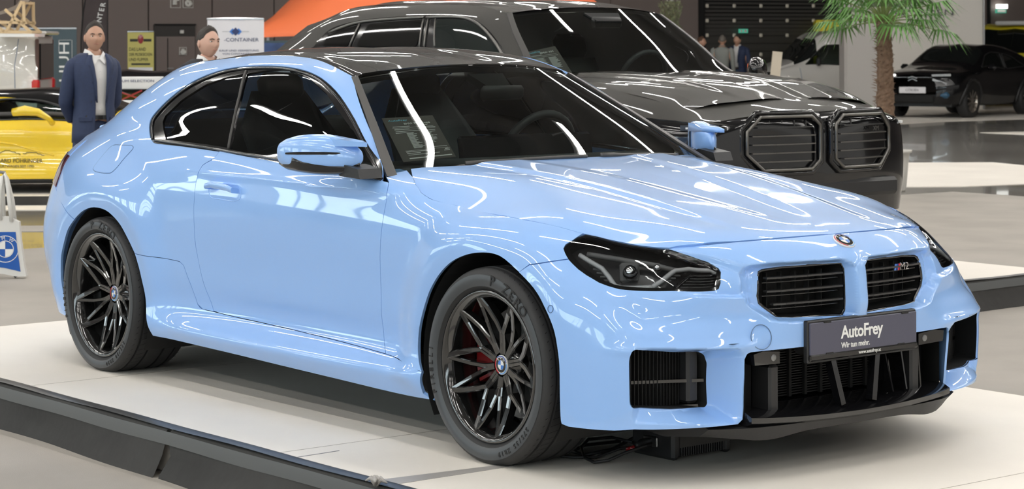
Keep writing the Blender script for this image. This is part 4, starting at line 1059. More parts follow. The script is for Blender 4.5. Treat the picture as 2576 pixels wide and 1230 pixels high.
# ---- sign on the number plate holder
pc = np.array((.8565, 0, .447))
pf = lambda x, y, z: (.8565 + x, y, .447 + z)
ph = MB().box(pf(-.014, 0, -.006), (.022, .532, .140), bevel=.004).obj('plate_holder', M['satin'], coupe, angle=.5)
MB().box(pf(-.055, 0, -.0), (.07, .50, .105), bevel=.012).obj('plate_bracket', M['satin'], ph, angle=.5)
MB().box(pf(0, 0, .0035), (.008, .520, .106), bevel=.002).obj('sign_panel', M['plate'], ph)
MB().box(pf(.001, 0, -.0575), (.014, .528, .022), bevel=.005).obj('lower_rail', M['gloss'], ph, angle=.5)
for y, z in ((-.18, .056), (.20, .056), (-.17, -.048), (.18, -.048)): MB().box(pf(.004, y, z), (.005, .034, .006), bevel=.001).obj('clip', M['matte'], ph)
def pt(s, size, y, z, sc=(1, 1), sp=1.0, off=0.0, al='CENTER'): return text('sign_lettering', s, size, M['whiteprint'], ph, frame3(pf(.0052, y, z), (0, 1, 0), (0, 0, 1)), ext=.0006, font_scale=sc, spacing=sp, offset=off, align=al)
pt('AutoFrey', .058, -.115, .014, (.95, 1), .95, .0012, al='LEFT')
pt('Wir tun mehr.', .026, -.115, -.028, (.95, 1), .95, .0004, al='LEFT')
text('sign_lettering', 'www.autofrey.at', .017, M['whiteprint'], ph, frame3(pf(.0085, .02, -.0565), (0, 1, 0), (0, 0, 1)), ext=.0004, font_scale=(.95, 1))
# ---- door mirrors
def mirror_body():
    sec = []   # s, front x, rear x, bottom z, top z
    for s, x0, x1, zb, zt_ in ((.885, -.80, -.86, .985, 1.035), (.90, -.80, -.92, .958, 1.062), (.92, -.812, -.965, .948, 1.078), (.95, -.838, -1.01, .945, 1.088), (.985, -.878, -1.055, .946, 1.088), (1.015, -.925, -1.085, .951, 1.082), (1.04, -.975, -1.105, .960, 1.070), (1.055, -1.02, -1.115, .975, 1.055), (1.062, -1.055, -1.11, .992, 1.040)):
        cx, cz, hx, hz = (x0 + x1) / 2, (zb + zt_) / 2, abs(x0 - x1) / 2, (zt_ - zb) / 2; row = []
        for i in range(28):
            a = 2 * PI * i / 28; c_, s_ = math.cos(a), math.sin(a); e = .50; X = math.copysign(abs(c_) ** e, c_); Z = math.copysign(abs(s_) ** e, s_)
            row.append((cx + hx * X * (1 if Z < 0 else 1 - .25 * Z * (X > 0)) , -s, cz + hz * Z * (1 - .18 * (X > 0) * X * (Z > 0))))
        sec.append(row)
    return sec
sec = mirror_body()
dm = loft(sec, 'door_mirror', BL, coupe, angle=1.2)
low = [[(p[0] + .002, p[1], min(p[2], (min(q[2] for q in row) + .034)) - .007) for p in row] for row in sec[1:-1]]
loft(low, 'mirror_lower_cover', M['gloss'], dm)
MB().tube([(-.832, -.935, 1.020), (-.858, -.965, 1.020), (-.895, -.995, 1.020), (-.950, -1.026, 1.019), (-.995, -1.046, 1.018), (-1.05, -1.062, 1.016)], [.002, .0045, .0055, .0055, .0055, .004], 6).obj('indicator_strip', M['gloss'], dm)
MB().prism([(-.745, .905), (-.80, .885), (-.96, .90), (-.95, .97), (-.86, .965), (-.80, .935)], 1.046, 1.066, fn=lambda a, b, h: (a, -b, h + (a + .80) * -.10 * (h > 1.05))).obj('mirror_fin', BL, dm, angle=.5)
MB().prism([(-.735, .930), (-.86, .935), (-.92, .955), (-.84, .978), (-.75, .965)], 0, .10, fn=lambda a, b, h: (a, -.845 - h, b)).obj('mirror_foot', M['satin'], dm)
m = MB().add([(-.975, -.92, .97), (-1.112, -1.045, .975), (-1.112, -1.045, 1.055), (-.975, -.92, 1.06)], [(0, 1, 2, 3)]).obj('mirror_glass', M['chrome'], dm)
mirror_tree(dm, coupe)
# ---- wheels
def arcletters(s, r, y, size, a_mid, da, parent, m, flip=False, nm='tyre_lettering'):
    n = len(s)
    for i, ch in enumerate(s):
        if ch == ' ': continue
        a = a_mid - da * (i - (n - 1) / 2) * (1 if not flip else -1)
        # car side seen from -y: x to the right, z up
        rad = Vector((math.cos(a), 0, math.sin(a))); tan = Vector((math.sin(a), 0, -math.cos(a)))
        up = rad if not flip else -rad; xa = tan if not flip else -tan
        text(nm, ch, size, m, parent, frame3(Vector((rad.x * r, y, rad.z * r)), xa, up), ext=.0008, offset=.0006)
def wheel(cx, cz, R_t, r_rim, w_t, y_out, hub_in, steer=0, front=True, cal=True, valve=0):
    """right-hand wheel, built around its hub; outer face towards -y"""
    W2 = w_t / 2; H = R_t - r_rim; t = MB(); yc = 0.0; prof = []
    rim_e = r_rim
    half = [(rim_e - .006, W2 - .030), (rim_e + .004, W2 - .018), (rim_e + .014, W2 - .012), (rim_e + .016, W2 - .006), (rim_e + H * .35, W2 + .002), (rim_e + H * .55, W2 + .003), (rim_e + H * .78, W2 - .003), (R_t - .010, W2 - .013), (R_t - .004, W2 - .024)]
    tread = []
    for g in (.094, .040): tread += [(R_t - .0015 if g > .05 else R_t - .0003, (g + .006)), (R_t - .009, g + .005), (R_t - .009, g - .005), (R_t - .001, g - .006)]
    tread = [(R_t - .002, W2 - .034)] + tread
    pr = [(r, -h) for r, h in half] + [(r, -h) for r, h in tread]; pr = pr + [(R_t, 0)] + [(r, -h) for r, h in pr[::-1]]
    t.lathe(pr, 96, 'y'); t.V = [(x, y, max(z, -cz + .0005)) for x, y, z in t.V]
    tyre = t.obj('wheel', M['rubber'], coupe, angle=.9); tyre.location = (cx, y_out + W2, cz)
    # (lathe y = h: outer side is -y)
    yo = -W2
    sw = MB().lathe([(rim_e + .018, yo + .0045), (rim_e + H * .35, yo - .0035), (rim_e + H * .55, yo - .0042), (rim_e + H * .70, yo - .0010)], 96, 'y'); sw.V = [(x, y, max(z, -cz + .001)) for x, y, z in sw.V]
    sw.obj('sidewall', M['rubber2'], tyre, smooth=True)
    sp = MB()
    for k in range(72):
        a = 2 * PI * k / 72; ca, sa = math.cos(a), math.sin(a)
        if sa < -.93: continue
        for (y0, y1, rr) in ((-W2 + .020, -W2 + .036, R_t - .0040), (-.088, -.048, R_t - .0003), (W2 - .036, W2 - .012, R_t - .0052)):
            w = .0014; b = a + .02 * (1 if y0 > -W2 + .05 else 0); q = []
            for yy, an in ((y0, a), (y1, a + .03)):
                for d in (-w, w): q.append(((rr + .0008) * math.cos(an) - d * math.sin(an), yy, (rr + .0008) * math.sin(an) + d * math.cos(an)))
            if False: q[0] = (q[0][0] * .990, q[0][1] - .004, q[0][2] * .990); q[1] = (q[1][0] * .990, q[1][1] - .004, q[1][2] * .990)
            sp.add(q, [(0, 1, 3, 2)])
    sp.obj('tread_sipes', M['matte'], tyre)['kind'] = 'stuff'
    arcletters('P ZERO', rim_e + H * .52, yo - .0050, .050, R(62) if front else R(80), .125, tyre, M['rubbermark'])
    arcletters('PIRELLI', rim_e + H * .50, yo - .0047, .030, R(188), .085, tyre, M['rubbermark'])
    arcletters('275/35 ZR19' if front else '285/30 ZR20', rim_e + H * .50, yo - .0047, .022, R(-55), .062, tyre, M['rubbermark'])
    # barrel and flange
    rm = MB().lathe([(rim_e - .030, yo + .19), (rim_e - .034, yo + .12), (rim_e - .026, yo + .045), (rim_e - .020, yo + .026), (rim_e - .010, yo + .016), (rim_e - .004, yo + .012), (rim_e + .004, yo + .0125), (rim_e + .006, yo + .018), (rim_e - .002, yo + .03)], 72, 'y').obj('rim', M['rim'], tyre, smooth=True)
    yh = yo + hub_in; yr = yo + .022    # hub plane and spoke ends
    def sy(r): t_ = r / rim_e; return yh - .006 + (yr - yh) * t_ ** 2.2
    def member(pts, w0, w1, dep=.030, slot=False):
        """bar along polar points (r fraction, angle deg), width w0 -> w1"""
        m = MB(); P3 = []
        for f, an in pts: r = f * rim_e; P3.append(Vector((r * math.cos(R(an)), sy(r), r * math.sin(R(an)))))
        n = len(P3); base = []
        for i, p in enumerate(P3):
            t_ = (P3[min(i + 1, n - 1)] - P3[max(i - 1, 0)]).normalized(); sd = t_.cross(Vector((0, 1, 0))).normalized(); w = w0 + (w1 - w0) * i / (n - 1); nrm = Vector((0, -1, 0))
            base.append([p + sd * w * .5 - nrm * dep, p + sd * w * .5 - nrm * .004, p + sd * w * .32, p - sd * w * .32, p - sd * w * .5 - nrm * .004, p - sd * w * .5 - nrm * dep])
        V = [v for b in base for v in b]; F = [(i * 6 + k, i * 6 + (k + 1) % 6, (i + 1) * 6 + (k + 1) % 6, (i + 1) * 6 + k) for i in range(n - 1) for k in range(6)] + [tuple(range(6)), tuple(range((n - 1) * 6, n * 6))[::-1]]
        m.add(V, F); return m
    off = 12.0 if front else 30.0
    for k in range(5):
        g = 84 + 72 * k + (0 if front else 12)
        m = MB()
        for a in (member([(.15, g - 9), (.30, g - 5), (.46, g - 3.0)], .016, .013, .04), member([(.15, g + 9), (.30, g + 5), (.46, g + 3.0)], .016, .013, .04), member([(.44, g - 4), (.46, g), (.44, g + 4)], .016, .016, .03)): m.add(a.V, a.F)
        for sgn in (-1, 1):
            a = member([(.44, g + sgn * 2.0), (.58, g + sgn * 9.5), (.78, g + sgn * 17), (.985, g + sgn * 22.5)], .018, .024, .034); m.add(a.V, a.F)
        m.obj('spoke', M['rim'], tyre)
        p_ = g + 36; m = MB()
        for sgn in (-1, 1):
            a = member([(.16, p_ + sgn * 6), (.30, p_ + sgn * 4.2), (.42, p_ + sgn * 5.5), (.60, p_ + sgn * 8.5), (.80, p_ + sgn * 11.8), (.985, p_ + sgn * 14.0)], .017, .016, .034); m.add(a.V, a.F)
        a = member([(.33, p_ - 5), (.31, p_), (.33, p_ + 5)], .014, .014, .03); m.add(a.V, a.F)
        m.obj('spoke', M['rim'], tyre)
        a = R(p_); MB().lathe([(0, yh + .004), (.010, yh + .004), (.013, yh + .012), (.013, yh + .03)], 10, 'y', (math.cos(a) * .058, 0, math.sin(a) * .058)).obj('wheel_bolt', M['trimgrey'], tyre)
    MB().lathe([(.044, yh - .003), (.050, yh + .002), (.074, yh + .016), (.082, yh + .05)], 40, 'y').obj('hub', M['rim'], tyre, smooth=True)
    roundel((0, yh - .005, 0), (0, -1, 0), (0, 0, 1) if front else (.3, 0, 1), .034, tyre)
    MB().tube([(-.17, yh - .01, .135), (-.185, yh - .028, .152)], [.006, .005], 8).obj('valve', M['steel'], tyre)
    # brake
    bd = MB().lathe([(.07, yh + .065), (.085, yh + .07), (.088, yh + .075), (.19, yh + .075), (.19, yh + .105), (.09, yh + .105)], 64, 'y').obj('brake_disc', M['steel'], tyre, smooth=False)
    cl = MB()
    for i in range(9):
        pass
    pr2 = [(.115, yh + .045), (.20, yh + .042), (.215, yh + .055), (.215, yh + .12), (.115, yh + .125)]
    a0 = R(158) if front else R(20)
    c = MB().lathe(pr2 + [pr2[0]], 12, 'y', a0=a0, a1=a0 + R(46)); n = len(pr2) + 1; c.F.append(tuple(range(n - 1))); c.F.append(tuple(range(12 * n, 12 * n + n - 1))[::-1])
    if front: c.obj('brake_caliper', M['red'], tyre, angle=.6)
    MB().lathe([(.01, yh + .13), (rim_e - .03, yh + .13)], 40, 'y').obj('backing_plate', M['matte'], tyre)
    return tyre
wf = wheel(0, HF, .3375, .2545, .275, -.945, .082, front=True)
wr = wheel(WB, HR, .3395, .2665, .285, -.948, .088, front=False)
for w_ in (wf, wr):
    c = copy_tree(w_, coupe); c.location = (w_.location.x, -w_.location.y, w_.location.z); c.rotation_euler = (0, 0, PI)
# ---- wheel wells, floor pan
for cx, cz, r, s_in in ((0, HF, .396, .55), (WB, HR, .396, .55)):
    for sg in (-1, 1):
        m = MB()
        n = 28; V = []; 
        for i in range(n + 1):
            a = R(-32) + R(244) * i / n; V += [(cx + r * math.cos(a), sg * .908, cz + r * math.sin(a)), (cx + r * math.cos(a), sg * s_in, cz + r * math.sin(a)), (cx + .0 * math.cos(a), sg * s_in, cz)]
        m.add(V, [(i * 3, i * 3 + 3, i * 3 + 4, i * 3 + 1) for i in range(n)] + [(i * 3 + 1, i * 3 + 4, i * 3 + 5) for i in range(n)])
        m.obj('wheel_arch_liner', M['matte'], coupe)
loft([[(x, -.80, .17), (x, -.80, .30), (x, .80, .30), (x, .80, .17)] for x in (-2.30, -1.5, -.45)], 'floor_pan', M['matte'], coupe, smooth=False)
loft([[(x, -.52, .17), (x, -.52, .36), (x, .52, .36), (x, .52, .17)] for x in (-3.55, -2.3)], 'rear_underbody', M['matte'], coupe, smooth=False)
loft([[(x, -.50, .17), (x, -.50, .60), (x, .50, .60), (x, .50, .17)] for x in (-.45, .60)], 'engine_bay', M['matte'], coupe, smooth=False)
for sg in (-1, 1):   # splash panel ahead of and behind the wheels
    MB().box((.37, sg * .70, .42), (.02, .36, .41)).obj('splash_panel', M['matte'], coupe); MB().box((-.405, sg * .70, .47), (.02, .34, .42)).obj('splash_panel', M['matte'], coupe)
# ---- cabin
MB().box((-1.6, 0, .42), (1.9, 1.5, .04)).obj('cabin_floor', M['matte'], coupe)
MB().box((-.70, 0, .62), (.04, 1.50, .56)).obj('bulkhead', M['matte'], coupe)
for sg in (-1, 1): MB().box((-1.6, sg * .80, .68), (1.75, .05, .46), bevel=.02).obj('door_card', M['cabin'], coupe)
loft([[(-.74 - .25 * (y / .74) ** 2, y, .90), (-.80 - .1 * (y / .74) ** 2, y, .955), (-1.10, y, .965), (-1.20, y, .93), (-1.22, y, .80), (-.8, y, .70)] for y in np.linspace(-.74, .74, 13)], 'dashboard', M['cabin'], coupe, angle=.6)
MB().box((-1.16, .18, .985), (.03, .70, .13), Matrix.Rotation(R(-12), 3, 'Y'), bevel=.012).obj('screen', M['gloss'], coupe)
def seat(y):
    c = MB(); L_ = M['leather']
    cu = loft([[(-1.45 - .5 * t, y + .25 * k * (1 - .12 * t), .55 + .06 * (abs(k) > .9) + (.08 if j else 0) - .04 * t) for k, j in ((-1, 0), (1, 0), (1, 1), (.6, 1), (-.6, 1), (-1, 1))] for t in (0, .5, 1)], 'seat_cushion', L_, coupe, angle=.6)
    secs = []
    for t in np.linspace(0, 1, 9):
        z = .60 + .62 * t; x = -1.93 - .26 * t; w = .26 * (1 - .10 * t) if t < .72 else .26 * (.93 - 1.15 * (t - .72) * 1.3); th = .07 - .02 * t
        row = []
        for i in range(14):
            a = 2 * PI * i / 14; row.append((x + th * math.cos(a) + (.045 * (abs(math.sin(a)) ** 3) if t < .75 else 0), y + w * math.sin(a), z))
        secs.append(row)
    st = loft(secs, 'seat_back', L_, coupe, smooth=True)
    q = MB().box((-2.19 + .02, y, 1.235), (.09, .22, .13), Matrix.Rotation(R(-14), 3, 'Y'), bevel=.035).obj('head_restraint', L_, st, angle=.8)
    return st
for y in (-.37, .37): seat(y)
MB().box((-2.70, 0, .82), (.12, 1.10, .55), Matrix.Rotation(R(-20), 3, 'Y'), bevel=.04).obj('rear_seat', M['leather'], coupe, angle=.8)
fr = frame3((-1.845, -.37, .985), (0, 1, 0), (-.38, 0, 1)); text('seat_badge', 'M2', .045, M['whiteprint'], coupe, fr)
sw = [Vector((-1.33 + .19 * math.cos(a) * .38, .37 + .185 * math.sin(a), .955 + .185 * math.cos(a) * .92)) for a in np.linspace(0, 2 * PI, 33)[:-1]]
st = MB().tube(sw, .017, 8, closed=True).obj('steering_wheel', M['leather'], coupe, smooth=True)
m = MB(); m.box((-1.32, .37, .94), (.05, .12, .10), bevel=.02)
for a in (90, -90, 180): bx_between(m, (-1.32, .37, .94), (-1.33 + .19 * math.cos(R(a)) * .38, .37 + .185 * math.sin(R(a)), .955 + .185 * math.cos(R(a)) * .92), .035, .02, up=(1, 0, 0))
m.obj('steering_boss', M['cabin'], st)
MB().box((-1.12, .02, 1.222), (.03, .22, .06), Matrix.Rotation(R(8), 3, 'Y'), bevel=.014).obj('interior_mirror', M['satin'], coupe, angle=.8)
MB().prism([(-.06, 0), (.06, 0), (.09, .09), (-.09, .09)], 0, .03, fn=lambda a, b, h: (-1.115 - b * 1.0 - h * .4, a, 1.250 + b * .55 - h)).obj('camera_housing', M['matte'], coupe)
# roof lining and pillars inside
o = panel('headliner', TOPS, rect(TOPS, tuT[3] + .10, tuT[-1] - .02, 0.05, tvT[-1]), M['matte'], coupe, step=.05, gap=0, flange=0, off=-.03); join_mirror(o, 'headliner')
# ---- price sheet behind the windscreen
cpx = [(961, 291), (1089, 283), (1148, 387), (1016, 401)]
def card(surf, cpx, dep_off, lines, name, label, grp_color=(.05, .045, .042)):
    uv = surf.inv(cpx); P = surf.ev(uv[:, 0], uv[:, 1]); N = surf.norm(uv[:, 0], uv[:, 1]).mean(0); Q = P + N * dep_off
    return Q, N
Q, N = card(WS, cpx, -.012, None, '', '')
M['card'] = mat('dark_card', (0.115, 0.10, 0.09), 0.5)
N = np.array(N) / np.linalg.norm(N)
sheet = MB().add([tuple(q) for q in Q] + [tuple(q - N * .002) for q in Q], [(0, 1, 2, 3), (7, 6, 5, 4), (0, 4, 5, 1), (1, 5, 6, 2), (2, 6, 7, 3), (3, 7, 4, 0)]).obj('price_sheet', M['card'])
tag(sheet, 'dark printed data sheet leaning inside the windscreen of the blue coupe', 'sign')
def onsheet(Q, N, a, b, h=.001): a_, b_ = a, b; top = Q[0] + (Q[1] - Q[0]) * a_; bot = Q[3] + (Q[2] - Q[3]) * a_; return top + (bot - top) * b_ + N * h
M['print'] = mat('sheet_print', (.95, .93, .9), .6); M['printblue'] = mat('sheet_print_blue', (.25, .75, .95), .6)
def stext(parent, Q, N, s, a, b, size, m, al='LEFT', sc=(1, 1)):
    p = onsheet(Q, N, a, b); xa = onsheet(Q, N, a + .01, b) - p; ya = p - onsheet(Q, N, a, b + .01); fr = frame3(p, xa, ya)
    return text('sheet_text', s, size, m, parent, fr, align=al, ext=.0002, font_scale=sc)
def bars(parent, Q, N, rows, m):
    mb = MB()
    for a0, a1, b, h in rows:
        q = [onsheet(Q, N, a0, b - h / 2, .0012), onsheet(Q, N, a1, b - h / 2, .0012), onsheet(Q, N, a1, b + h / 2, .0012), onsheet(Q, N, a0, b + h / 2, .0012)]; mb.add(q, [(0, 3, 2, 1)])
    o = mb.obj('small_print', m, parent); o['kind'] = 'stuff'; return o
stext(sheet, Q, N, 'AutoFrey', .09, .08, .020, M['printblue'], sc=(1.0, .8)); stext(sheet, Q, N, 'BMW M2 Coupé', .36, .165, .018, M['print'], sc=(.85, .95))
rows = [(.10, .9, .255, .006), (.12, .92, .30, .004), (.12, .45, .225, .012), (.62, .8, .215, .012), (.13, .42, .285, .010), (.13, .60, .335, .010), (.7, .93, .275, .010), (.12, .32, .37, .010), (.13, .95, .775, .005), (.14, .62, .80, .012), (.14, .40, .835, .012), (.15, .75, .87, .009), (.88, .97, .80, .016), (.85, .96, .835, .013), (.65, .95, .735, .010), (.14, .95, .945, .02)]
for k in range(20): rows.append((.32, .43 + .12 * random.random(), .375 + .0185 * k, .009))
for k in range(16): rows.append((.64, .76 + .14 * random.random(), .345 + .0185 * k, .009))
bars(sheet, Q, N, rows, M['print'])
# sealing frame seen between glass and body

# ================================================================== THE DARK GREY OFF-ROAD CAR
suv = thing('off_road_car', 'large dark grey off-road car with twin octagonal grilles behind the blue coupe', 'car', (-3.504, 3.496, 0), -0.022)
ST = np.eye(4); ST[:3, :3] = [[math.cos(-.022), -math.sin(-.022), 0], [math.sin(-.022), math.cos(-.022), 0], [0, 0, 1]]; ST[:3, 3] = (-3.504, 3.496, 0)
M['suvpaint'] = mat('dark_grey_metallic_paint', (.036, .034, .030), .5, coat=1.0, spec=.3)
M['suvframe'] = mat('satin_grille_frame', (.16, .155, .145), .28, metal=.8)
def xb():
    C = []
    zr = [.45, .65, .82, .95, 1.06, 1.13, 1.185]
    def side(x, s, z=zr, inb=None): C.append([(x, a, b) for a, b in zip(s, z)] + [inb])
    side(-4.25, [.80, .82, .83, .83, .82, .80, .78], inb=(-4.25, .62, 1.22)); side(-4.0, [.93, .95, .955, .95, .94, .92, .90], inb=(-4.0, .75, 1.23))
    side(-3.1, [.98, 1.0, .99, .975, .955, .935, .91], inb=(-3.1, .78, 1.235)); side(-2.2, [.94, .955, .955, .95, .94, .925, .90], inb=(-2.2, .78, 1.23))
    side(-1.4, [.94, .955, .955, .95, .94, .925, .895], inb=(-1.4, .78, 1.225)); side(-.8, [.945, .96, .96, .955, .94, .91, .86], inb=(-.80, .72, 1.212))
    side(-.3, [.955, .97, .97, .965, .945, .905, .83], [.45, .65, .82, .95, 1.05, 1.12, 1.175], (-.3, .70, 1.205))
    side(.1, [.98, 1.0, 1.0, .99, .96, .905, .81], [.45, .65, .82, .93, 1.02, 1.09, 1.145], (.1, .68, 1.182))
    side(.4, [.95, .965, .96, .95, .925, .87, .785], [.45, .65, .80, .90, .985, 1.035, 1.085], (.4, .64, 1.128))
    C.append([(.60, .86, .45), (.62, .875, .65), (.62, .875, .80), (.61, .87, .89), (.60, .85, .965), (.57, .80, 1.01), (.54, .73, 1.05), (.50, .60, 1.09)])
    C.append([(.77, .74, .45), (.79, .75, .65), (.79, .75, .80), (.785, .745, .90), (.765, .725, .975), (.72, .66, 1.01), (.66, .58, 1.045), (.60, .46, 1.085)])
    C.append([(.84, .50, .45), (.86, .50, .65), (.86, .50, .80), (.86, .495, .92), (.85, .48, 1.0), (.80, .44, 1.025), (.73, .40, 1.055), (.64, .32, 1.09)])
    C.append([(.87, .24, .45), (.89, .24, .65), (.89, .24, .80), (.89, .235, .90), (.88, .23, .99), (.84, .22, 1.035), (.76, .20, 1.065), (.65, .16, 1.10)])
    C.append([(.88, 0, .45), (.90, 0, .65), (.90, 0, .80), (.90, 0, .90), (.885, 0, .975), (.85, 0, 1.03), (.77, 0, 1.07), (.66, 0, 1.10)])
    return np.array(C)
XB = Surf(xb()); XB.T = ST
def xh():
    C = []
    def col(x, s, z): C.append(list(zip(x, s, z)))
    col([-.86, -.80, -.76, -.72, -.68, -.66], [.86, .72, .56, .38, .2, 0], [1.185, 1.212, 1.222, 1.228, 1.230, 1.231])
    col([-.55] * 6, [.85, .71, .55, .38, .2, 0], [1.18, 1.210, 1.222, 1.228, 1.230, 1.231])
    col([-.1] * 6, [.82, .69, .54, .37, .19, 0], [1.155, 1.195, 1.208, 1.214, 1.215, 1.215])
    col([.25, .25, .26, .27, .28, .28], [.80, .66, .51, .35, .18, 0], [1.12, 1.158, 1.172, 1.178, 1.178, 1.177])
    col([.48, .50, .52, .54, .55, .555], [.74, .60, .46, .32, .16, 0], [1.068, 1.092, 1.112, 1.122, 1.125, 1.125])
    col([.56, .60, .64, .655, .66, .67], [.70, .58, .44, .30, .16, 0], [1.045, 1.075, 1.088, 1.098, 1.102, 1.100])
    return np.array(C)
def xhd(P, N):
    x, s, z = P.T; o = np.zeros_like(P); t = np.clip((.6 - x) / 1.3, 0, 1)
    c = .34 + .20 * t; o[:, 2] += .016 * (1 - sstep(-.01, .05, s - c)) * sstep(.7, .3, x)
    c2 = .08 + .16 * t; o[:, 2] -= .012 * (1 - sstep(-.01, .05, s - c2)); return o
XH = Surf(xh(), disp=xhd); XH.T = ST
def xc():
    C = []
    def col(belt, pts): C.append(belt + pts)
    B = lambda x, s=.92: [(x, s + .01, 1.02), (x, s, 1.13), (x, s - .03, 1.19)]
    col(B(-4.05, .86), [(-3.95, .80, 1.25), (-3.84, .77, 1.31), (-3.73, .74, 1.375), (-3.62, .70, 1.45), (-3.52, .62, 1.545)])
    col(B(-3.65), [(-3.58, .86, 1.27), (-3.50, .82, 1.36), (-3.42, .77, 1.445), (-3.34, .72, 1.515), (-3.24, .62, 1.598)])
    col(B(-3.1), [(-3.1, .86, 1.29), (-3.08, .82, 1.41), (-3.06, .765, 1.51), (-3.04, .71, 1.585), (-3.0, .62, 1.650)])
    col(B(-2.3), [(-2.3, .86, 1.30), (-2.3, .815, 1.42), (-2.3, .76, 1.53), (-2.3, .70, 1.612), (-2.3, .61, 1.672)])
    col(B(-1.55), [(-1.56, .86, 1.30), (-1.60, .815, 1.41), (-1.64, .76, 1.52), (-1.68, .70, 1.602), (-1.72, .61, 1.665)])
    col(B(-.9, .90), [(-.98, .84, 1.27), (-1.08, .795, 1.37), (-1.17, .745, 1.47), (-1.26, .69, 1.555), (-1.36, .61, 1.632)])
    col([(-.60, .94, 1.02), (-.60, .90, 1.13), (-.62, .85, 1.18)], [(-.72, .80, 1.235), (-.82, .765, 1.315), (-.94, .725, 1.405), (-1.06, .685, 1.50), (-1.19, .625, 1.600)])
    return np.array(C)
XC = Surf(xc()); XC.T = ST
def local(o): return o
P0_ = M['suvpaint']
# cabin side
xtop = XC.tv[-1]; xE = XC.tu[-1]
xd = P_('700,155 730,150 783,125 790,118 812,92 826,78 840,70 862,62 915,51 1000,42.5 1080,38.5 1150,40 1180,45 1205,56 1225,72 1243,92 1262,118 1278,140 1290,160')
dl = XC.inv(xd); dl[:, 0] = np.minimum(dl[:, 0], xE - .03)
# window band: traced top edge, the rest follows the beltline
belt = XC.xz([(-.80, 1.215), (-1.6, 1.225), (-2.4, 1.23), (-3.2, 1.24), (-3.55, 1.26)])
dlo2 = cat(smooth_closed(dl[3:-2], 3, closed=False), belt)
out2 = cat(np.array([(u, xtop - .003) for u in np.linspace(XC.tu[0], xE, 40)]), np.array([(xE, v) for v in np.linspace(xtop - .01, XC.tv[2] + .03, 10)]), np.array([(u, XC.tv[1]) for u in np.linspace(xE, XC.tu[0], 30)]))
o = panel('body_side', XC, out2, P0_, suv, step=.022, gap=0, flange=.012); both(o)
o = panel('window_surround', XC, dlo2, M['gloss'], suv, step=.03, gap=0, off=.004, flange=0); both(o)
XW = {'rear_quarter_window': '830,86 905,64 876,118 812,118', 'rear_door_window': '930,62 1055,52 1068,50 1050,118 898,118', 'door_window': '1100,50 1160,50 1195,62 1222,86 1248,120 1270,150 1100,150'}
for k, (nm, px) in enumerate(XW.items()):
    uv = XC.inv(P_(px)); uv = roundpoly(uv, .03, 3)
    o = panel(nm, XC, uv, M['tint'] if k < 2 else M['sideglass'], suv, step=.05, gap=0, off=.008, flange=0)
    o.data.materials[0] = mat('privacy_glass', (.004, .004, .004), .04, coat=.5) if k < 2 else mat('cabin_glass', (.012, .016, .015), .03, coat=.5)
    both(o)
for px, w in (('830,84 870,68 912,57 1000,49 1068,45.5', .009), ('1075,46 1150,45 1190,54 1218,74 1245,106 1268,142', .009)):
    o = strip('window_moulding', XC, resample(smooth_closed(XC.inv(P_(px)), 3, closed=False), .05, False), w, M['suvframe'], .010, parent=suv); both(o)
for px in ('1068,50 1058,118', '1080,50 1070,118', '1098,50 1096,118', '908,62 882,118'):
    o = strip('pillar_strip', XC, resample(XC.inv(P_(px)), .05, False), .007, M['suvframe'], .010, parent=suv); both(o)
# body front
XBu = XB.tu; kx_out = XB.xz([(.64, .99)])
line_z = lambda z0, z1: None
hoodline = XB.inv(P_('1640,297 1700,303 1740,308.5 1800,313 1850,317'))
lowtop = cat(XB.xz([(-.8, 1.10), (-.3, 1.04), (.1, 1.015), (.3, 1.005)]), hoodline)
full = cat(np.array([(u, XB.tv[0]) for u in np.linspace(XBu[0], XBu[-1], 40)]), np.array([(XBu[-1], v) for v in np.linspace(XB.tv[0], XB.tv[5], 10)]), np.array([(XBu[-2] - .02, XB.tv[5] - .005)]), np.array([(XBu[-3] + .02, XB.tv[5] - .02), (XBu[-4], XB.tv[4] + .015)]), hoodline[::-1][:1], lowtop[::-1][1:], np.array([(u, XB.tv[4]) for u in np.linspace(XBu[5] - .1, XBu[0], 20)]))
o = panel('front_bumper', XB, full, M['gloss'], suv, step=.03, gap=0, off=-.004, flange=0); join_mirror(o, 'lower_body')
upper = cat(lowtop, np.array([(XBu[-4], XB.tv[4] + .02), (XBu[-3] + .02, XB.tv[5] - .015), (XBu[-2] - .02, XB.tv[5]), (XBu[-1], XB.tv[5] + .002)]), np.array([(XBu[-1], v) for v in np.linspace(XB.tv[5] + .01, XB.tv[-1], 6)]), np.array([(u, XB.tv[-1]) for u in np.linspace(XBu[-1], XBu[5], 30)]))
o = panel('fender', XB, upper, P0_, suv, step=.02, gap=0, flange=.01); join_mirror(o, 'front_fenders')
o = panel('bonnet', XH, rect(XH, .02, XH.tu[-1] - .0, .0, XH.tv[-1]), P0_, suv, step=.02, gap=0, flange=0, off=.003); join_mirror(o, 'bonnet')
rs = XB.xz([(-4.2, 1.0), (-3.0, 1.0), (-1.6, 1.0), (-.8, 1.0)]); 
sideu = cat(np.array([(u, XB.tv[3]) for u in np.linspace(XBu[0], XBu[5] + .1, 20)]), np.array([(u, XB.tv[-2] + .02) for u in np.linspace(XBu[5] + .1, XBu[0], 20)]))
o = panel('door_side', XB, sideu, P0_, suv, step=.04, gap=0, flange=0, off=.002); both(o)
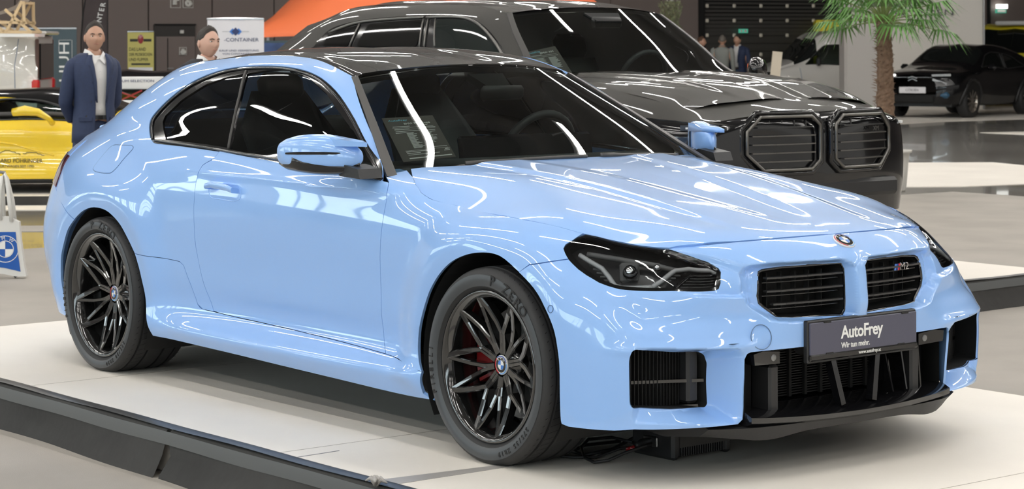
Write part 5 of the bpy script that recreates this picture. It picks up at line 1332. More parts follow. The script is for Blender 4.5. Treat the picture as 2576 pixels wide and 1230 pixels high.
# roof and glass
def xt():
    cen = [(-3.60, 1.58), (-3.28, 1.635), (-3.0, 1.680), (-2.3, 1.696), (-1.7, 1.687), (-1.30, 1.660), (-1.10, 1.640)]; C = []
    for i in range(7):
        e = XC.G[i, -1]; cx, cz = cen[i]; row = []
        for f in (1, .85, .6, .3, 0): row.append((e[0] + (cx - e[0]) * (1 - f * f), e[1] * f, e[2] + (cz - e[2]) * (1 - f ** 2.4)))
        C.append(row)
    return np.array(C)
def xtd(P, N): o = np.zeros_like(P); s = P[:, 1]; o[:, 2] += .012 * (1 - sstep(.10, .18, np.abs(s - .30))) * sstep(-1.2, -1.5, P[:, 0]); return o
XT = Surf(xt(), disp=xtd); XT.T = ST
o = panel('roof', XT, rect(XT, 0, XT.tu[-1] - .01, 0, XT.tv[-1]), P0_, suv, step=.03, gap=0, flange=0); join_mirror(o, 'roof')
def xw():
    e = [XC.ev([xE], [v])[0] * np.array([1, -1, 1]) for v in np.linspace(XC.tv[2] + .01, xtop, 5)]
    c = [np.array(p) for p in ((-.46, 0, 1.20), (-.62, 0, 1.31), (-.78, 0, 1.425), (-.95, 0, 1.54), (-1.115, 0, 1.645))]
    return np.array([[(a[0] + (b[0] - a[0]) * (1 - f ** 1.9), a[1] * f, a[2] + (b[2] - a[2]) * (1 - f ** 2.2)) for a, b in zip(e, c)] for f in (1, .8, .55, .28, 0)])
XWs = Surf(xw()); XWs.T = ST
o = panel('windscreen', XWs, rect(XWs, .03, XWs.tu[-1], 0, XWs.tv[-1] - .01), M['glass'], suv, step=.05, gap=0, flange=0, off=-.004); join_mirror(o, 'windscreen')
o = panel('windscreen_trim', XWs, rect(XWs, -.01, .032, 0, XWs.tv[-1]), M['trimgrey'], suv, step=.02, gap=0, flange=.01, off=.002); both(o)
MB().tube([(-.50 - .20 * (y / .72) ** 2, y, 1.195) for y in np.linspace(-.74, .74, 25)], .028, 8).obj('scuttle', M['satin'], suv, smooth=True)
# grilles
def octo(cx, hw, hh, cz): 
    c = .34; return [(cx - hw, cz - hh * (1 - 2 * c * .9)), (cx - hw, cz + hh * (1 - 2 * c * .8)), (cx - hw * (1 - 1.0 * c), cz + hh), (cx + hw * (1 - .75 * c), cz + hh), (cx + hw, cz + hh * (1 - 1.0 * c)), (cx + hw, cz - hh * (1 - 1.0 * c)), (cx + hw * (1 - .75 * c), cz - hh), (cx - hw * (1 - 1.2 * c), cz - hh)]
def suvgrille():
    cx, hw, hh, cz = .308, .246, .146, .866
    face = lambda s, z, d=0.0: (float(np.interp(s, [0, .2, .4, .6, .7], [.925, .92, .900, .845, .80])) + d - .10 * max(0, z - .98), -s, z)
    o8 = octo(-cx, hw * 1.0, hh, cz); o8 = [(-a, b) for a, b in o8]
    def ring(sc, r, m, nm, d, par):
        pts = resample(np.array([((a - cx) * sc[0] + cx, (b - cz) * sc[1] + cz) for a, b in o8]), .05)
        return MB().tube([face(a, b, d) for a, b in pts], r, 8, closed=True).obj(nm, m, par, smooth=True)
    g = ring((1.10, 1.14), .016, M['gloss'], 'grille', -.02, suv)
    ring((1.0, 1.0), .010, M['suvframe'], 'grille_frame', .0, g)
    bk = MB(); pts = [face((a - cx) * 1.05 + cx, (b - cz) * 1.08 + cz, .0) for a, b in o8]; bk.add([(p[0] - .045, p[1], p[2]) for p in pts], [tuple(range(8))]); bk.obj('grille_backing', M['matte'], g)
    for k in range(5):
        z = cz + hh * (.60 - .32 * k); sp = .86 if abs(k - 2) < 2 else .74; m = MB(); s_ = np.linspace(cx - hw * sp, cx + hw * sp, 7)
        for a, b in zip(s_, s_[1:]): bx_between(m, face(a, z, -.012), face(b, z, -.012), .007, .03)
        m.obj('slat', M['suvframe'] if k else M['grille'], g)
    for k in range(5): m = MB(); s = cx - hw * .7 + k * hw * .35; m.box(face(s, cz, -.038), (.008, .008, hh * 1.7)); m.obj('grille_rib', M['grille'], g)
    return g
sg_ = suvgrille(); mirror_tree(sg_, suv)
bv = XH.ev([XH.tu[-1] - .02], [XH.tv[-1]])[0]; roundel((bv[0] + .075, 0, 1.062), (.55, 0, .8), (-1, 0, .8), .045, suv, False)
text('grille_badge', 'XM', .035, M['suvframe'], sg_, frame3((.905, .40, .93), (-.10, 1, 0), (0, 0, 1)), ext=.002)
# lamp band and lower front
for sg in (-1, 1):
    m = MB(); bx_between(m, (.63, sg * .835, .955), (.775, sg * .685, .955), .030, .05); o = m.obj('headlamp', M['lamphouse'], suv)
    m = MB(); bx_between(m, (.66, sg * .82, .955), (.775, sg * .71, .955), .010, .07); m.obj('light_guide', M['drl'], o)
    m = MB(); m.box((.745, sg * .725, .80), (.06, .08, .18), bevel=.02); m.obj('air_curtain', M['matte'], suv)
MB().box((.86, 0, .60), (.08, 1.2, .10), bevel=.02).obj('lower_grille', M['satin'], suv)
loft([[(x, -.80, .25), (x, -.80, 1.0), (x, .80, 1.0), (x, .80, .25)] for x in (-3.9, -.8)], 'floor_pan', M['matte'], suv, smooth=False)
loft([[(x, -.70, .25), (x, -.70, .85), (x, .70, .85), (x, .70, .25)] for x in (-.8, .70)], 'engine_bay', M['matte'], suv, smooth=False)
for wx in (0, -3.105):
    for sg in (-1, 1):
        t = MB().lathe([(.27, -.12), (.30, -.145), (.36, -.145), (.385, -.12), (.39, 0), (.385, .12), (.36, .145), (.30, .145), (.27, .12)], 40, 'y').obj('wheel', M['rubber'], suv, smooth=True, loc=(wx, sg * .86, .39))
        MB().lathe([(0, -.09 * sg), (.10, -.10 * sg), (.26, -.13 * sg), (.275, -.12 * sg)][::1], 40, 'y').obj('rim', M['rim'], t, smooth=True)
        for k in range(7): a = 2 * PI * k / 7; m = MB(); bx_between(m, (.04 * math.cos(a), sg * .125, .04 * math.sin(a)), (.26 * math.cos(a), sg * .140, .26 * math.sin(a)), .03, .02, up=(0, 1, 0)); m.obj('spoke', M['gloss'], t)
# cabin of the suv
M['palehide'] = mat('pale_seat_leather', (.16, .17, .165), .55)
loft([[(-.60 - .2 * (y / .74) ** 2, y, 1.17), (-.70, y, 1.20), (-1.0, y, 1.19), (-1.05, y, 1.10), (-.8, y, 1.0)] for y in np.linspace(-.72, .72, 9)], 'dashboard', M['cabin'], suv, angle=.6)
for y in (-.38, .38):
    secs = []
    for t in np.linspace(0, 1, 7):
        z = .80 + .52 * t; x = -1.65 - .20 * t; w = .27 * (1 - .18 * t ** 2); secs.append([(x + .08 * math.cos(a), y + w * math.sin(a), z) for a in np.linspace(0, 2 * PI, 13)[:-1]])
    st = loft(secs, 'seat_back', M['palehide'], suv); MB().box((-1.84, y, 1.395), (.10, .28, .17), Matrix.Rotation(R(-14), 3, 'Y'), bevel=.05).obj('head_restraint', M['palehide'], st, angle=.8)
sw = [(-1.10 + .07 * math.cos(a), .38 + .185 * math.sin(a), 1.19 + .17 * math.cos(a)) for a in np.linspace(0, 2 * PI, 29)[:-1]]
MB().tube(sw, .016, 8, closed=True).obj('steering_wheel', M['leather'], suv, smooth=True)
MB().box((-1.0, 0, 1.545), (.03, .24, .07), bevel=.014).obj('interior_mirror', M['satin'], suv, angle=.8)
MB().prism([(-.10, 0), (.10, 0), (.14, .10), (-.14, .10)], 0, .04, fn=lambda a, b, h: (-.97 - b * .8 - h * .4, a, 1.555 + b * .5 - h)).obj('camera_housing', M['matte'], suv)
o = panel('headliner', XT, rect(XT, .1, XT.tu[-1] - .03, .06, XT.tv[-1]), M['cabin'], suv, step=.1, gap=0, flange=0, off=-.03); join_mirror(o, 'headliner')
# far side mirror
mm = [[(-.72 - .03 * k + hx * math.cos(a) * w, 1.0 + .055 * k, 1.245 + hz * math.sin(a) * w) for a in np.linspace(0, 2 * PI, 15)[:-1]] for k, w, hx, hz in ((-1, .5, .05, .05), (0, 1, .07, .075), (1, 1, .075, .08), (2, .95, .07, .075), (3, .6, .05, .06))]
loft(mm, 'door_mirror', M['gloss'], suv); 
mq = [[(p[0], -p[1], p[2]) for p in r] for r in mm]; loft(mq[::-1], 'door_mirror', M['gloss'], suv)
# its data sheet
cp2 = [(1322, 127), (1397, 111), (1440, 178), (1345, 178)]
uv = XWs.inv(cp2); Pw = XWs.tw(XWs.ev(uv[:, 0], uv[:, 1])); Nw = XWs.tw(XWs.norm(uv[:, 0], uv[:, 1]), 0).mean(0); Nw /= np.linalg.norm(Nw); Q2 = Pw - Nw * .014
sh2 = MB().add([tuple(q) for q in Q2] + [tuple(q - Nw * .002) for q in Q2], [(0, 1, 2, 3), (7, 6, 5, 4), (0, 4, 5, 1), (1, 5, 6, 2), (2, 6, 7, 3), (3, 7, 4, 0)]).obj('price_sheet', M['card'])
tag(sh2, 'dark printed data sheet behind the windscreen of the dark off-road car', 'sign')
stext(sh2, Q2, Nw, 'AutoFrey', .09, .09, .020, M['printblue']); stext(sh2, Q2, Nw, 'BMW XM', .42, .17, .022, M['print'])
rows = [(.10, .9, .27, .006), (.12, .92, .32, .006), (.12, .45, .24, .012)]
for k in range(14): rows.append((.12, .40 + .12 * random.random(), .38 + .03 * k, .012)); rows.append((.60, .76 + .14 * random.random(), .38 + .03 * k, .012))
bars(sh2, Q2, Nw, rows, M['print'])

# ================================================================== BACKGROUND THINGS
AXV = np.array([cf[0], cf[1], 0.0]); AXR = np.array([cr[0], cr[1], 0.0])
def base_at(u, dep, z=FZ): p = atd(u, CYP, dep); p[2] = z; return p
def place(o, u, dep, z=FZ, face=0.0):
    """stand a thing on the floor at a distance; face = turn about the vertical, 0 looks at the camera"""
    p = base_at(u, dep, z); o.location = tuple(p); o.rotation_euler = (0, 0, YAW - PI / 2 + face); return o
# local frame of placed things: x to the right in view, y away from the camera, z up
def zh(v, dep): return CAM[2] - (v - CYP) * dep / FPX       # height of a pixel row at a distance
def sz(px, dep): return px * dep / FPX
# ---- roll-up banners
def banner(nm, label, u0, u1, v0, dep, m, items):
    w = sz(u1 - u0, dep); h = zh(v0, dep) - FZ; t = thing(nm, label, 'banner'); place(t, (u0 + u1) / 2, dep)
    MB().box((0, 0, h / 2 + .02), (w, .012, h - .04)).obj('banner_print', m, t); MB().box((0, 0, h), (w + .02, .03, .035), bevel=.008).obj('top_rail', M['chrome'], t)
    MB().box((0, .02, .04), (w + .06, .22, .08), bevel=.02).obj('stand_foot', M['steel'], t)
    for s_, x, z, size, mm, sc, rot in items:
        fr = Matrix.Translation((x * w, -.010, z)) @ Matrix.Rotation(PI / 2, 4, 'X') @ Matrix.Rotation(rot, 4, 'Z')
        text('banner_lettering', s_, size, mm, t, fr, font_scale=sc, ext=.001)
    return t, w, h
M['bwhite'] = mat('banner_white', (.78, .77, .80), .6); M['navy'] = mat('print_navy', (.03, .05, .15), .6); M['slate'] = mat('banner_slate', (.055, .085, .10), .6)
M['byellow'] = mat('banner_yellow', (.60, .54, .16), .6); M['bprint'] = mat('print_dark', (.03, .03, .02), .6)
b, w, h = banner('rollup_banner', 'white roll-up banner with a blue diamond and container lettering', 522, 664, 45, 33, M['bwhite'],
    [('-CONTAINER', .10, zh(98, 33) - FZ, .085, M['navy'], (1.02, .9), 0), ('KAUF UND VERMIETUNG', .06, zh(125, 33) - FZ, .050, M['navy'], (1.05, .8), 0), ('VON CONTAINERN', .03, zh(133, 33) - FZ, .050, M['navy'], (1.0, .8), 0)])
zc = zh(77, 33) - FZ
for k, (dx, r_, mm) in enumerate(((-.045, .05, 'badgeblue'), (.045, .05, 'badgeblue'), (0, .062, 'navy'))):
    MB().prism([(dx - r_, zc), (dx, zc - r_), (dx + r_, zc), (dx, zc + r_)], -.012 - .002 * k, -.008, fn=lambda a, b_, hh: (a, hh, b_)).obj('logo_diamond', M[mm], b)
MB().box((0, -.009, zc), (.40, .002, .004)).obj('logo_line', M['slate'], b)
b, w, h = banner('rollup_banner', 'slate blue roll-up banner with upright outlined lettering behind the man in the blue suit', 50, 193, 67, 36, M['slate'],
    [('HUH', .29, zh(152, 36) - FZ, .30, M['whiteprint'], (1.05, .8), PI / 2), ('CAMPING', .42, zh(205, 36) - FZ, .11, M['whiteprint'], (1, .8), PI / 2)])
for a, c_ in (((.22, 1), (.22, .30)),): pass
zt1 = zh(97, 36) - FZ; zb1 = zh(160, 36) - FZ
m = MB(); 
for p, q in (((.19 * w + .0, zt1), (.42 * w, zt1)), ((.42 * w, zt1), (.42 * w, zb1 + .08)), ((.19 * w, zt1), (.19 * w, zt1 - .2))): bx_between(m, (p[0], -.010, p[1]), (q[0], -.010, q[1]), .015, .004, up=(0, 1, 0))
m.obj('outline_box', M['whiteprint'], b)
b, w, h = banner('rollup_banner', 'narrow yellow roll-up banner with dark capitals beside the door', 321, 387, 76, 42, M['byellow'],
    [('DAS LAND', -.12, zh(121, 42) - FZ, .075, M['bprint'], (.9, 1.2), 0), ('DER MUSIKBOXEN', .0, zh(134, 42) - FZ, .065, M['bprint'], (.82, 1.3), 0), ('UND FLIPPER', -.08, zh(147, 42) - FZ, .070, M['bprint'], (.9, 1.2), 0)])
MB().box((0, -.009, zh(158, 42) - FZ), (.36, .004, .035)).obj('print_bar', M['bprint'], b)
m = MB().lathe([(0, -.012), (.055, -.010)], 16, 'y'); m.V = [(x, y, z * 1.6 + zh(95, 42) - FZ) for x, y, z in m.V]; m.obj('print_emblem', M['red'], b)
for sg in (-1, 1): MB().box((sg * .13, -.009, zh(98, 42) - FZ), (.15, .003, .05)).obj('print_wing', M['bprint'], b)
MB().box((0, -.009, zh(173, 42) - FZ), (.46, .003, .10)).obj('print_cloud', M['bwhite'], b)
# beach flag
fl = thing('beach_flag', 'dark feather-shaped beach flag with white upright letters above the man in the blue suit', 'flag'); place(fl, 236, 38)
M['flagcloth'] = mat('flag_cloth', (.045, .032, .032), .7, noise=(2.2, .7))
H0 = zh(330, 38) - FZ if False else .3; top = 2.55
pole = [(-.22 + .0, 0, z) for z in np.linspace(0, 1.7, 6)] + [(-.21 + .50 * t ** 1.8, 0, 1.7 + 1.35 * math.sin(t * PI / 2)) for t in np.linspace(.1, 1, 10)]
MB().tube(pole, .012, 6).obj('pole', M['matte'], fl)
V = []; n = 14
edge = [(-.20 + .0, z) for z in np.linspace(.5, 1.7, 6)] + [(-.20 + .50 * t ** 1.8, 1.7 + 1.35 * math.sin(t * PI / 2)) for t in np.linspace(.1, 1, 9)]
for x, z in edge: V += [(x, .004, z), (.24, .02 * math.sin(z * 4), z)]
mesh('flag_cloth', V, [(2 * i, 2 * i + 1, 2 * i + 3, 2 * i + 2) for i in range(len(edge) - 1)], M['flagcloth'], fl, True)
MB().tube([(.24, .0, .5), (.245, .0, 3.05)], .008, 6).obj('trailing_edge', M['matte'], fl)
for i, ch in enumerate('NTER'):
    fr = Matrix.Translation((.10 + .022 * i, -.012, zh(46 - 12.5 * i, 38) - FZ)) @ Matrix.Rotation(PI / 2, 4, 'X') @ Matrix.Rotation(PI / 2 - .12, 4, 'Z'); text('flag_lettering', ch, .125, M['whiteprint'], fl, fr)
MB().box((0, 0, .03), (.5, .5, .05), bevel=.02).obj('base_plate', M['matte'], fl)
# orange tent
tent = thing('tent', 'orange pop-up canopy tent behind the dark off-road car', 'tent'); place(tent, 900, 36.5)
M['orange'] = mat('orange_canvas', (.90, .20, .07), .6, bump=(3, .25))
zc0 = zh(82, 36.5) - FZ; xl = sz(615 - 900, 36.5); xr = sz(690, 36.5); n = 24; V = []
for x in np.linspace(xl, xr, n):
    e_ = min(1, (x - xl) / 1.3, (xr - x) / 1.3); rise = 1.25 * e_
    V += [(x, 0, zc0 - .06 - .02 * math.sin(x * 2.2)), (x, .01, zc0 + .03), (x, .8, zc0 + .03 + rise * .50), (x, 1.7, zc0 + .03 + rise), (x, 3.3, zc0)]
mesh('canopy', V, [(i * 5 + k, i * 5 + 5 + k, i * 5 + 6 + k, i * 5 + 1 + k) for i in range(n - 1) for k in range(4)], M['orange'], tent, True)
for x, y in ((xl + .05, .05), (xr - .05, .05), (xl + .05, 3.1), (xr - .05, 3.1)): MB().box((x, y, zc0 / 2), (.05, .05, zc0)).obj('leg', M['steel'], tent)
# blue board under the tent
bb = thing('display_board', 'dark board with a blue picture under the orange tent', 'board'); place(bb, 690, 34); MB().box((0, 0, (zh(100, 34) - FZ) / 2), (sz(70, 34), .03, zh(100, 34) - FZ)).obj('panel', M['slate'], bb)
MB().box((0, -.02, zh(122, 34) - FZ), (sz(52, 34), .01, .20)).obj('picture', mat('blue_picture', (.05, .09, .22), .5, noise=(5, .8)), bb)
# grey column, white stand wall with lettering
M['colgrey'] = mat('grey_column', (.34, .32, .30), .55); M['standwall'] = mat('stand_wall', (.76, .72, .66), .55)
col_ = MB().box((0, 0, 4.6), (sz(88, 40), .7, 9.2), bevel=.05).obj('column', M['colgrey']); place(col_, 2161, 40.4); col_['kind'] = 'structure'; col_.name = 'trim_1'
sw_ = thing('stand_wall', 'tall cream stand wall with dark lettering behind the palm tree', 'wall panel'); place(sw_, 2325, 50.5)
hw_ = zh(-40, 50.5) - FZ; MB().box((0, .1, hw_ / 2), (sz(298, 50.5), .2, hw_)).obj('panel', M['standwall'], sw_); MB().box((sz(149, 50.5), .06, hw_ / 2), (.03, .26, hw_)).obj('edge_strip', M['steel'], sw_)
M['letter'] = mat('grey_lettering', (.10, .10, .10), .4)
fr = Matrix.Translation((sz(2325 - 2325, 50.5), -.02, zh(36, 50.5) - FZ)) @ Matrix.Rotation(PI / 2, 4, 'X'); text('wall_lettering', 'CITROËN', .215, M['letter'], sw_, fr, font_scale=(1.45, .95), ext=.01, spacing=1.05)
for s_, u in (('Autohaus Salzburg', 2245), ('Autohaus Weger', 2360)):
    fr = Matrix.Translation((sz(u - 2325, 50.5), -.01, zh(70, 50.5) - FZ)) @ Matrix.Rotation(PI / 2, 4, 'X'); text('wall_lettering', s_, .075, M['letter'], sw_, fr)
# ---- generic car shells
def shell(secs):
    """secs: list of (x, [(s, z) ...]) from rear to front; returns a right-hand Surf (mirrored for the other side)"""
    return Surf(np.array([[(x if not isinstance(x, (list, tuple)) else x[i], s, z) for i, (s, z) in enumerate(r)] for x, r in secs]))
def carthing(nm, label, u, dep, heading, z=FZ):
    """heading: angle between the car's nose and the view's right, degrees, positive towards the camera"""
    t = thing(nm, label, 'car'); p = base_at(u, dep, z); t.location = tuple(p); t.rotation_euler = (0, 0, YAW - PI / 2 - R(heading)); return t
def simplewheel(par, x, y, r, w, rimm, spokes=5, sg=-1, name='wheel'):
    t = MB().lathe([(r * .68, -w / 2), (r * .75, -w / 2 - .01), (r * .95, -w / 2), (r, -w / 2 + .03), (r, w / 2 - .03), (r * .95, w / 2), (r * .68, w / 2)], 36, 'y').obj(name, M['rubber'], par, smooth=True, loc=(x, y, r))
    MB().lathe([(r * .67, sg * w * .48), (r * .60, sg * w * .30), (r * .58, 0)], 36, 'y').obj('rim', rimm, t, smooth=True); MB().lathe([(0, sg * w * .1), (r * .6, sg * w * .1)], 24, 'y').obj('wheel_backing', M['matte'], t)
    for k in range(spokes):
        a = 2 * PI * k / spokes + .3; m = MB(); bx_between(m, (0, sg * w * .36, 0), (r * .66 * math.cos(a), sg * w * .44, r * .66 * math.sin(a)), r * .14, .02, up=(0, 1, 0)); m.obj('spoke', rimm, t)
    return t
def gcar(t, S1, paint, wins, glassm, mirror=True, belt=None, step=.06, cuts=None, uvlim=None):
    """body skin with window openings given as (x, z) outlines"""
    full = rect(S1, S1.tu[0], S1.tu[-1], S1.tv[0], S1.tv[-1], 60); wuv = [roundpoly(S1.xz(w), .05, 3) for w in wins]
    o = panel('body', S1, full, paint, t, step=step, gap=0, flange=0, holes=[inset(resample(w, .04), -.0) for w in wuv]); mirror_y(o)
    for w in wuv:
        o = panel('window', S1, w, glassm, t, step=.1, gap=0, flange=0, off=-.01); mirror_y(o)
        pp = resample(w, .08); p = S1.ev(pp[:, 0], pp[:, 1]); o = MB().tube(p, .012, 5, closed=True).obj('window_seal', M['satin'], t, smooth=True); mirror_y(o)
M['darkglass'] = mat('dark_car_glass', (.006, .008, .008), .05, coat=.6)
M['greenglass'] = glassmat('pale_car_glass', (.45, .55, .52))
def circ_cut(cx, cz, r, z0, n=14): return [(cx + r * math.cos(a), cz + r * math.sin(a)) for a in np.linspace(PI, 0, n)]
def archring(t, S1, cx, cz, r, w, m, nm='wheel_arch'):
    pts = []
    for a in np.linspace(-.25, PI + .25, 26): pts.append((cx + r * math.cos(a), cz + r * math.sin(a)))
    uv = S1.xz([(x, max(z, S1.G[..., 2].min() + .02)) for x, z in pts]); p = S1.ev(uv[:, 0], uv[:, 1]); o = MB().tube(p, w, 6).obj(nm, m, t, smooth=True); mirror_y(o)
def archfill(t, S1, cx, cz, r, nm='wheel_well'):
    pts = [(cx + r * math.cos(a), cz + r * math.sin(a)) for a in np.linspace(-.3, PI + .3, 24)]; zmin = S1.G[..., 2].min() + .01
    uv = S1.xz([(x, max(z, zmin)) for x, z in pts]); o = panel(nm, S1, uv, M['matte'], t, step=.08, gap=0, flange=0, off=.004); mirror_y(o)
# -- yellow sports car at the left
yc = carthing('yellow_sports_car', 'low yellow sports car with a black roof, left of the man in the navy suit', 55, 22.9, 4, -.085); yc.scale = (.90, .90, .885)
M['yellow'] = mat('yellow_paint', (.86, .60, .02), .3, coat=1.0)
ys_ = shell([(-2.2, [(.80, .30), (.86, .48), (.90, .68), (.86, .80), (.72, .86), (.60, .90), (.45, .93), (0, .95)]),
    (-1.5, [(.93, .22), (.96, .45), (.99, .68), (.95, .80), (.80, .88), (.68, .98), (.50, 1.03), (0, 1.05)]),
    (-.7, [(.93, .15), (.95, .35), (.93, .58), (.94, .74), (.84, .83), (.70, 1.02), (.52, 1.12), (0, 1.14)]),
    (0, [(.93, .14), (.94, .30), (.90, .52), (.92, .70), (.84, .80), (.68, 1.04), (.50, 1.145), (0, 1.165)]),
    (.65, [(.93, .14), (.94, .30), (.89, .50), (.91, .68), (.85, .785), (.74, .93), (.58, 1.08), (0, 1.12)]),
    (1.15, [(.93, .15), (.94, .32), (.91, .52), (.91, .68), (.86, .765), (.80, .84), (.66, .93), (0, .98)]),
    (1.6, [(.95, .24), (.97, .42), (.98, .60), (.95, .72), (.86, .76), (.76, .775), (.60, .79), (0, .82)]),
    (2.3, [(.80, .18), (.88, .30), (.90, .42), (.84, .52), (.72, .57), (.55, .60), (.35, .62), (0, .63)])])
gcar(yc, ys_, M['yellow'], [[(-.60, .865), (-.45, .99), (.0, 1.07), (.45, 1.045), (.85, .93), (1.05, .85), (.8, .825), (0, .84)]], M['greenglass'])
o = panel('black_roof', ys_, rect(ys_, ys_.tu[2] - .05, ys_.tu[5] + .1, ys_.tv[5] + .05, ys_.tv[-1], 20), M['gloss'], yc, step=.08, gap=0, flange=0, off=.004); mirror_y(o)
o = panel('windscreen', ys_, rect(ys_, ys_.tu[4] + .02, ys_.tu[5] + .12, ys_.tv[5] - .06, ys_.tv[-1], 20), M['darkglass'], yc, step=.08, gap=0, flange=0, off=.007); mirror_y(o)
def yl(name, pts, w, m, off=.003):
    uv = resample(ys_.xz(pts), .06, False); p = ys_.ev(uv[:, 0], uv[:, 1]) ; n = ys_.norm(uv[:, 0], uv[:, 1]); return MB().tube(p + n * off, w, 5).obj(name, m, yc, smooth=True)
yl('door_gap', [(1.02, .79), (1.06, .60), (1.02, .35), (.90, .22)], .003, M['gap']); yl('door_gap', [(1.25, .77), (1.27, .55), (1.22, .30)], .003, M['gap'])
yl('door_crease', [(.62, .44), (.2, .56), (-.5, .68)], .012, M['yellow'], .0); yl('sill', [(1.1, .155), (0, .145), (-.9, .16)], .03, M['matte'], -.01)
MB().tube([(.62, -.93, .80), (.60, -1.02, .86), (.50, -1.08, .93), (.36, -1.10, .95), (.22, -1.08, .93)], [.035, .03, .045, .06, .045], 10).obj('door_mirror', M['yellow'], yc, smooth=True)
def ytext(s_, x, z, size, sc=(1, 1), al='CENTER'):
    uv = ys_.xz([(x, z)]); p = ys_.ev(uv[:, 0], uv[:, 1])[0]; n = ys_.norm(uv[:, 0], uv[:, 1])[0]; fr = frame3(Vector(p) + Vector(n) * .006 + Vector((0, -.008, 0)), (1, 0, 0), (0, .0, 1)); return text('door_lettering', s_, size, M['bprint'], yc, fr, font_scale=sc, ext=.002, align=al)
ytext('GERHARD PÖHRINGER', .50, .375, .078, (.78, .85), 'RIGHT'); ytext('SPORTWAGEN SEIT 1990', .41, .310, .045, (.85, .9), 'RIGHT')
for pts in ([(-.06, .44), (.10, .49), (.24, .445)], [(.27, .455), (.40, .465), (.52, .43)]):
    q = smooth_closed(np.array(pts), 6, False); uv = ys_.xz([tuple(a) for a in q]); p = ys_.ev(uv[:, 0], uv[:, 1]); p[:, 1] -= .006; MB().tube(p, .0035, 5).obj('swoosh', M['bprint'], yc)
yl('window_banner', [(-.40, .87), (.2, .89), (.78, .885)], .030, M['trimgrey'], .0)
for wx in (-1.5, 1.62): archfill(yc, ys_, wx, .34, .37); simplewheel(yc, wx, -.86, .34, .26, M['gloss']); simplewheel(yc, wx, .86, .34, .26, M['gloss'], sg=1)
MB().box((0, 0, .30), (3.6, 1.5, .30)).obj('underbody', M['matte'], yc)
for y in (-.35, .35): MB().box((-.25, y, .72), (.16, .44, .58), Matrix.Rotation(R(-16), 3, 'Y'), bevel=.06).obj('seat', M['leather'], yc, angle=.8)
# -- white vans
M['vanwhite'] = mat('van_white', (.70, .68, .64), .35, coat=.8)
def van(nm, label, u, dep, heading, L_, Hh, W2, nose, paint, flip=False):
    t = carthing(nm, label, u, dep, heading); a = L_ / 2; f = nose
    sec = lambda x, z0, zb, zt, sb, st_: (x, [(W2 - .08, z0), (W2, z0 + .22), (W2 + .01, zb - .15), (W2 - .02, zb), (sb, zb + (zt - zb) * .35), ((sb + st_) / 2, zb + (zt - zb) * .7), (st_, zt - .03), (st_ * .75, zt), (0, zt + .02)])
    S1 = shell([sec(-a, .35, Hh * .55, Hh - .05, W2 - .07, W2 - .14), sec(-a + .15, .30, Hh * .55, Hh, W2 - .04, W2 - .11), sec(-a * .3, .28, Hh * .55, Hh + .01, W2 - .04, W2 - .11), sec(a - 1.75 * f, .28, Hh * .55, Hh, W2 - .04, W2 - .12),
        sec(a - 1.35 * f, .28, Hh * .55, Hh * .93, W2 - .07, W2 - .18), sec(a - .85 * f, .28, Hh * .54, Hh * .66, W2 - .10, W2 - .16), sec(a - .3, .28, Hh * .46, Hh * .54, W2 - .13, W2 - .2), sec(a, .32, Hh * .34, Hh * .43, W2 - .25, W2 - .32)])
    return t, S1, a
vn, S1, a = van('white_van', 'plain white panel van with a wooden deckchair on its roof at the left edge', 15, 29.0, 8, 4.6, 1.74, .90, 1.0, M['vanwhite'])
# the van's tail is towards the right of the view
vn.rotation_euler = (0, 0, YAW - PI / 2 + PI + R(5)); vn.location = tuple(base_at(-322, 29.6))
gcar(vn, S1, M['vanwhite'], [], M['darkglass'])
tail = MB(); tail.add([(-a, -.80, .35), (-a, .80, .35), (-a + .0, .80, 1.70), (-a, -.80, 1.70)], [(0, 1, 2, 3)]); tail.obj('tailgate', M['vanwhite'], vn)
o = MB().box((-a - .012, 0, 1.36), (.03, 1.40, .48), bevel=.01).obj('rear_window', M['darkglass'], vn)
for sg in (-1, 1):
    MB().box((-a + .02, sg * .83, 1.0), (.10, .16, .24), bevel=.02).obj('tail_lamp', mat('red_lamp', (.55, .015, .02), .2, coat=.8), vn); MB().box((-a + .01, sg * .80, 1.40), (.05, .04, .52), bevel=.01).obj('pillar_trim', mat('brown_trim', (.10, .05, .04), .4), vn)
MB().box((-a + .02, 0, 1.74), (.25, 1.45, .05), bevel=.02).obj('roof_spoiler', M['vanwhite'], vn)
def vline(S1, t, pts, w, m, nm='body_crease', off=.002, both_=True):
    uv = resample(S1.xz(pts), .1, False); p = S1.ev(uv[:, 0], uv[:, 1]); n = S1.norm(uv[:, 0], uv[:, 1]); o = MB().tube(p + n * off, w, 5).obj(nm, m, t, smooth=True)
    if both_: mirror_y(o)
vline(S1, vn, [(-1.75, .95), (-1.80, 1.10), (-1.72, 1.48), (-.7, 1.52), (.2, 1.50), (.3, 1.0), (-1.7, .95)], .012, M['vanwhite']); vline(S1, vn, [(-a + .25, 1.66), (-a + .30, 1.3), (-a + .28, .6)], .004, M['gap']); vline(S1, vn, [(-a + .3, .86), (.6, .86)], .006, M['gap'], 'side_seam')
for wx in (-1.35, 1.5): archfill(vn, S1, wx, .33, .36); simplewheel(vn, wx, -.80, .32, .2, M['steel']); simplewheel(vn, wx, .80, .32, .2, M['steel'], sg=1)
